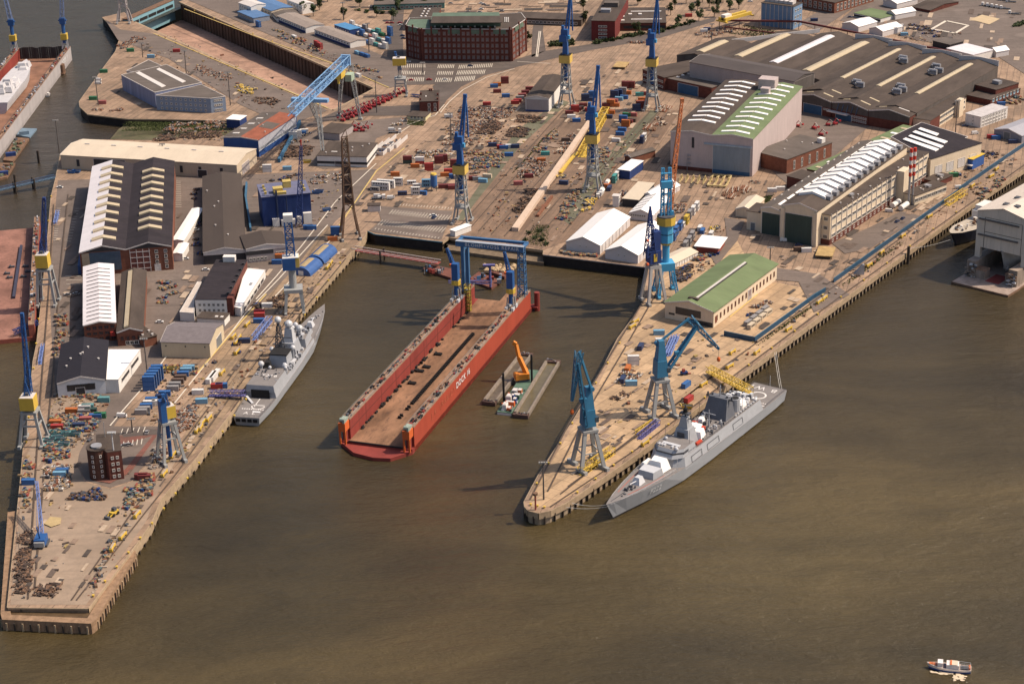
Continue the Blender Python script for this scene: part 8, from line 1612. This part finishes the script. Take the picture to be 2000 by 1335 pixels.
for px,c,l in(((1183,368),'orange','orange lifeboat with a white canopy stored beside the cabins'),((1172,384),'white','white lifeboat stored below the orange lifeboat')):t=T('lifeboat',l,'lifeboat',tuple(G(*px)+V(0,0,.8)),AX['s']);mb=MB();hull(mb,10,[(0,1.2,.8,2,0),(.3,1.7,1.2,2,0),(.7,1.7,1.2,2,0),(1,.3,.1,2.4,-.6)],cm(c),cm(c),cm(c),-.7,.5);mb.build('hull',t);mb=MB(m_whitew);mb.cbox(5,0,2,6,2.6,1.3,0,None,.8,.7);mb.build('canopy',t)
t=T('signal_hut','small white two storey hut with a flat roof left of the tents','hut',tuple(G(1204,402)),AX['s']);mb=MB(m_whitew);mb.box(-2,2,-2,2,0,7);mb.build('wall',t);mb=MB(m_trim);mb.box(-2.5,2.5,-2.5,2.5,7,7.4);mb.build('roof',t);[ob('window',win_mesh(1.2,1.4,m_wframe,m_glass,2),t,(x,-2.05,z))for x in(-.9,.9)for z in(2,5)]
t=T('storage_hut','small pale hut with a flat dark roof above the quay car park','hut',tuple(G(731,411)),0);mb=MB(m_trim);mb.box(-4,4,-2.5,2.5,0,4);mb.build('wall',t);mb=MB(r_brown);mb.box(-4.3,4.3,-2.8,2.8,4,4.4);mb.build('roof',t)
House('open_canopy','white flat canopy over red stores in the pier yard',(1361,480),(1402,484),(1414,465),ze=Q+4.5,wall=M('heap_red',0),roofm=r_tent,over=1.5);House('slip_shed','narrow grey roofed brick shed beside the right slipway track',(1220,304),(1233,308),(1258,287),ze=Q+4.5,roof='y',rise=1.2,wall=m_brick2,roofm=r_grey);House('slip_canopy','white flat roofed store on blue walls beside the slipway track',(1207,331),(1230,334),(1236,312),ze=Q+6,wall=m_bluew,roofm=r_tent);House('brick_store','low grey roofed brick garage by the gantry crane foot',(620,258),(663,262),(664,242),ze=Q+5,wall=m_greyw,roofm=r_brown);House('pier_store','white flat roofed store on the quay below the blue and yellow crane',(879,449),(889,452),(906,436),ze=Q+3.6,wall=m_whitew,roofm=r_tent);House('blue_annexe','dark blue annexe with a white roof behind the blue hall with the red roof',(442,233),(468,235),(476,226),ze=Q+6,wall=m_bluew,roofm=r_tent)
for i in range(3):
 b=G(748+i*13,293-i*7);t=T('storage_bay','x','storage bay',tuple(b),AX['s'],'concrete storage bays');del t['label'];tagp(t,'concrete storage bay with white end walls','east of the depot shed','storage bay','concrete storage bays');mb=MB(m_trim);mb.box(-12,12,-4.5,-4,0,2.6);mb.box(-12,12,4,4.5,0,2.6);mb.box(-12.4,-12,-4.5,4.5,0,2.6);mb.build('wall',t);mb=MB(M('heap_dark',0));[mb.cbox(R.uniform(-10,10),R.uniform(-2.6,2.6),0,R.uniform(1,4),R.uniform(1,2.4),R.uniform(.6,1.8),0,R.choice(pal['steel']))for k in range(12)];mb.build('stored_goods',t)
for px,l in(((1213,131),'flat rusty steel plate raft lying on the apron behind the slipway'),((1612,497),'square cream steel platform on stilts by the green roller door')):t=T('steel_platform',l,'platform',tuple(G(*px)),AX['s']);mb=MB(M('plate_tan',(.40,.27,.12),.8,.3));mb.box(-8,8,-5,5,1.6,2.2);mb.build('deck',t);mb=MB(c_rust);[mb.beam((x,y,0),(x,y,1.6),.5)for x in(-7,0,7)for y in(-4.4,4.4)];mb.build('leg',t)
def run3(name,label,pts,z,w,h,mat,post,cat):
 P=[G(*p)for p in pts];o=P[0];t=T(name,label,cat,tuple(o));mb=MB(mat);[mb.beam(a-o+V(0,0,z),b-o+V(0,0,z),w,h)for a,b in zip(P,P[1:])];mb.build('pipe',t)
 for a,b in zip(P,P[1:]):
  n=max(2,int((b-a).length/14))
  for i in range(n):p=lerp(a,b,i/n)-o;mb=MB(post);mb.beam((p.x,p.y,0),(p.x,p.y,z),.5);mb.build('post',t)
run3('pipe_bridge','long dark red pipe bridge on posts behind the factory',[(1405,56),(1560,58),(1720,90),(1855,118)],7,1.6,1.4,M('pipe_red',(.11,.03,.028)),c_rust,'pipe bridge');run3('crane_rail_track','red elevated rail on posts beside the grassy plot',[(1415,62),(1530,76)],4,1,1,MATS['pipe_red'],M('post_blue',(.1,.16,.25)),'rail')
t=T('tower_hut','grey wedge stand on the quay inside the long flood wall','stand',tuple(G(1677,535)));mb=MB(m_unit);mb.solid([(-3,-1.5,0),(3,-1.5,0),(3,1.5,0),(-3,1.5,0),(2,-1,6),(3,-1,6),(3,1,6),(2,1,6)],[(4,5,6,7),(0,1,5,4),(1,2,6,5),(2,3,7,6),(3,0,4,7)]);mb.build('stand',t)
for px,h,l in(((76,318),9,'lone timber pile in the water beside the long cream hall'),((1773,515),11,'dark mooring pile off the east quay'),((31,365),9,'timber pile behind the blue footbridge')):b=G(*px,0);t=T('mooring_pile',l,'pile',tuple(b));mb=MB(m_pile);mb.tube((0,0,-3),(0,0,h),.9,10);mb.build('pile',t)
ml=M('mooring_rope',(.55,.52,.48));
for i,(a,za,b,zb,l)in enumerate([((1117,982),6.2,(1186,985),9.6,'upper mooring line from the big frigate bow to the pier'),((1105,990),5,(1190,988),9,'lower mooring line from the big frigate bow to the pier'),((1513,688),6.5,(1523,757),6.6,'left of two mooring lines at the big frigate stern'),((1516,687),6.5,(1527,760),6.6,'right of two mooring lines at the big frigate stern'),((1775,485),8,(1856,468),9.8,'mooring line from the quay pile to the dark blue ship')]):A_,B_=G(*a,za),G(*b,zb);o=A_;t=T('mooring_line',l,'mooring line',tuple(o));mb=MB(ml);P=[lerp(A_,B_,k/6)-o-V(0,0,1.0*math.sin(math.pi*k/6))for k in range(7)];[mb.beam(p,q,.16)for p,q in zip(P,P[1:])];mb.build('rope',t)
LF=[M('leaf_green',(.055,.075,.026),.7,.5,.5),M('leaf_dark',(.030,.045,.020),.7,.4,.5),M('leaf_olive',(.085,.095,.035),.7,.4,.5)]
def crown(r,rx,rz,z0,n):
 mb=MB();blobs=[(V(r.gauss(0,rx*.38),r.gauss(0,rx*.38),z0+rz*r.uniform(.25,.95)),r.uniform(.28,.5)*rx)for i in range(11)]
 for i in range(n):
  c,q=r.choice(blobs);v=V(r.gauss(0,1),r.gauss(0,1),r.gauss(0,.9));v.normalize();p=c+v*q*r.uniform(.55,1.08);s=r.uniform(.28,.62)
  a=V(r.gauss(0,1),r.gauss(0,1),r.gauss(0,.6)).normalized();b=a.cross(V(r.random(),r.random(),1)).normalized();m=LF[0]if r.random()<.5 else LF[r.choice((1,1,2))]
  mb.poly([p-a*s,p-b*s*.7,p+a*s,p+b*s*.7],m)
 return mb.mesh('crown')
TRE=[]
for i in range(4):
 r=random.Random(40+i);h=r.uniform(8.5,12);tk=MB(M('bark',(.07,.05,.038),.9,.3));tk.tube((0,0,0),(0,0,h*.5),.32,7,None,.2)
 for k in range(4):a=k*1.6+r.random();tk.tube((0,0,h*.32+k*.4),(math.cos(a)*1.8,math.sin(a)*1.8,h*.62+k*.4),.14,5,None,.06)
 TRE.append((tk.mesh('trunk'),crown(r,h*.36,h*.78,h*.22,900)))
SHR=[crown(random.Random(60+i),2.6,2.6,-.3,420)for i in range(2)]
def tree(px,py,place,s=1.,k=None):
 k=R.randrange(4)if k is None else k;p=G(px,py);t=Tp('broadleaf_tree',['dark green round tree','tall green tree','bushy green tree','spreading green tree'][k],place,'tree',tuple(p),R.uniform(0,6),'trees in the north yards');t.scale=(s,s,s);ob('trunk',TRE[k][0],t);ob('crown',TRE[k][1],t)
for i,(x,y)in enumerate([(593,26),(612,32),(624,20),(628,10),(640,4),(672,38),(703,14),(736,33),(768,40),(776,22),(784,14),(832,12),(743,12),(760,6),(690,0),(655,-4),(985,6),(1000,-3),(905,0),(860,-2)]):tree(x,y,'at the top left of the brick tower',1.05,i%4)
for i,(x,y)in enumerate([(1139,22),(1143,46),(1031,82),(1241,66),(1318,18),(1340,8),(1362,20),(1385,16),(1402,20),(1425,22),(1326,50),(1395,34),(1443,18),(1372,5),(1412,6),(1300,0),(1350,30),(1310,30),(1246,10),(1365,42),(1455,0)]):tree(x,y,'around the brick tower and offices',1.05,(i*3+1)%4)
def shrub(px,py,place,s=1.):
 o=ob('shrub',R.choice(SHR),None,tuple(G(px,py)),R.uniform(0,6));o.scale=(s,s,s);tagp(o,'low green shrub',place,'shrub','shrubs in planted beds')
for i in range(16):shrub(1160+i*6.4,86-i*1.3+R.uniform(-2,2),'in the bed before the brick tower',R.uniform(.8,1.3))
for i in range(12):shrub(1268+i*8,68-i*2.2+R.uniform(-2,2),'in the bed along the office road',R.uniform(.8,1.2))
for i in range(12):shrub(1078+(i%6)*8,84+(i//6)*5+R.uniform(-1.5,1.5),'on the bed by the left rear crane',R.uniform(.8,1.3))
for i in range(8):shrub(700+i*16,20+R.uniform(-4,8),'in the sandy top car park',R.uniform(.7,1.1))
for i in range(6):shrub(1985+i*4,52-i*1.5,'at the right edge of the asphalt lot',R.uniform(1,1.4))
for x,y in((1034,456),(1045,466),(1060,470),(1055,452),(1025,470),(1066,478)):shrub(x,y,'at the water end of the slipway',R.uniform(.6,.9))
gr=M('weed_grass',(.07,.085,.028),.9,.5,1.2,dirt=.5)
def weeds(quad,n,where,name='grass'):
 mb=MB(gr);P=[G(*q)for q in quad]
 for i in range(n):
  p=lerp(lerp(P[0],P[1],R.random()),lerp(P[3],P[2],0)if 0 else lerp(P[3],P[2],R.random()),R.random());s=R.uniform(.25,.8);a=R.uniform(0,3.14);h=R.uniform(.25,.8)
  mb.poly([(p.x-math.cos(a)*s,p.y-math.sin(a)*s,p.z),(p.x+math.cos(a)*s,p.y+math.sin(a)*s,p.z),(p.x+math.cos(a)*s*.4,p.y+math.sin(a)*s*.4+.1,p.z+h)])
 o=mb.build(name);o['kind']='stuff';o['label']='patch of rough green weeds '+where
for q,n,wh in(([(795,236),(832,238),(828,246),(790,244)],900,'before the yellow gatehouse'),([(1040,440),(1075,440),(1070,482),(1020,478)],900,'at the water end of the slipway'),([(1060,270),(1085,250),(1030,310),(1000,340)],900,'along the left slipway track'),([(1450,48),(1540,66),(1530,78),(1420,66)],1400,'behind the factory gable'),([(240,238),(450,240),(440,256),(236,256)],5200,'on the muddy bank of the island'),([(1475,672),(1620,572),(1625,575),(1480,676)],500,'along the angled blue flood wall'),([(1640,560),(1760,470),(1764,474),(1645,564)],400,'along the long blue flood wall'),([(1480,388),(1512,380),(1505,392),(1490,398)],500,'beside the cream tent shed')):weeds(q,n,wh)
lay('sand_pit',[(1895,38),(1918,29),(1953,37),(1932,48)],M('pale_sand',(.50,.38,.24),.95,.12));lay('sand_pit',[(86,1022),(98,1008),(120,1010),(118,1022),(100,1028)],M('yellow_sand',(.42,.31,.16),.95,.2));stripes('pad_marking',[[(1820,58),(1848,42),(1891,51),(1866,66),(1820,58)]],2.5,m_line)
finish_labels()
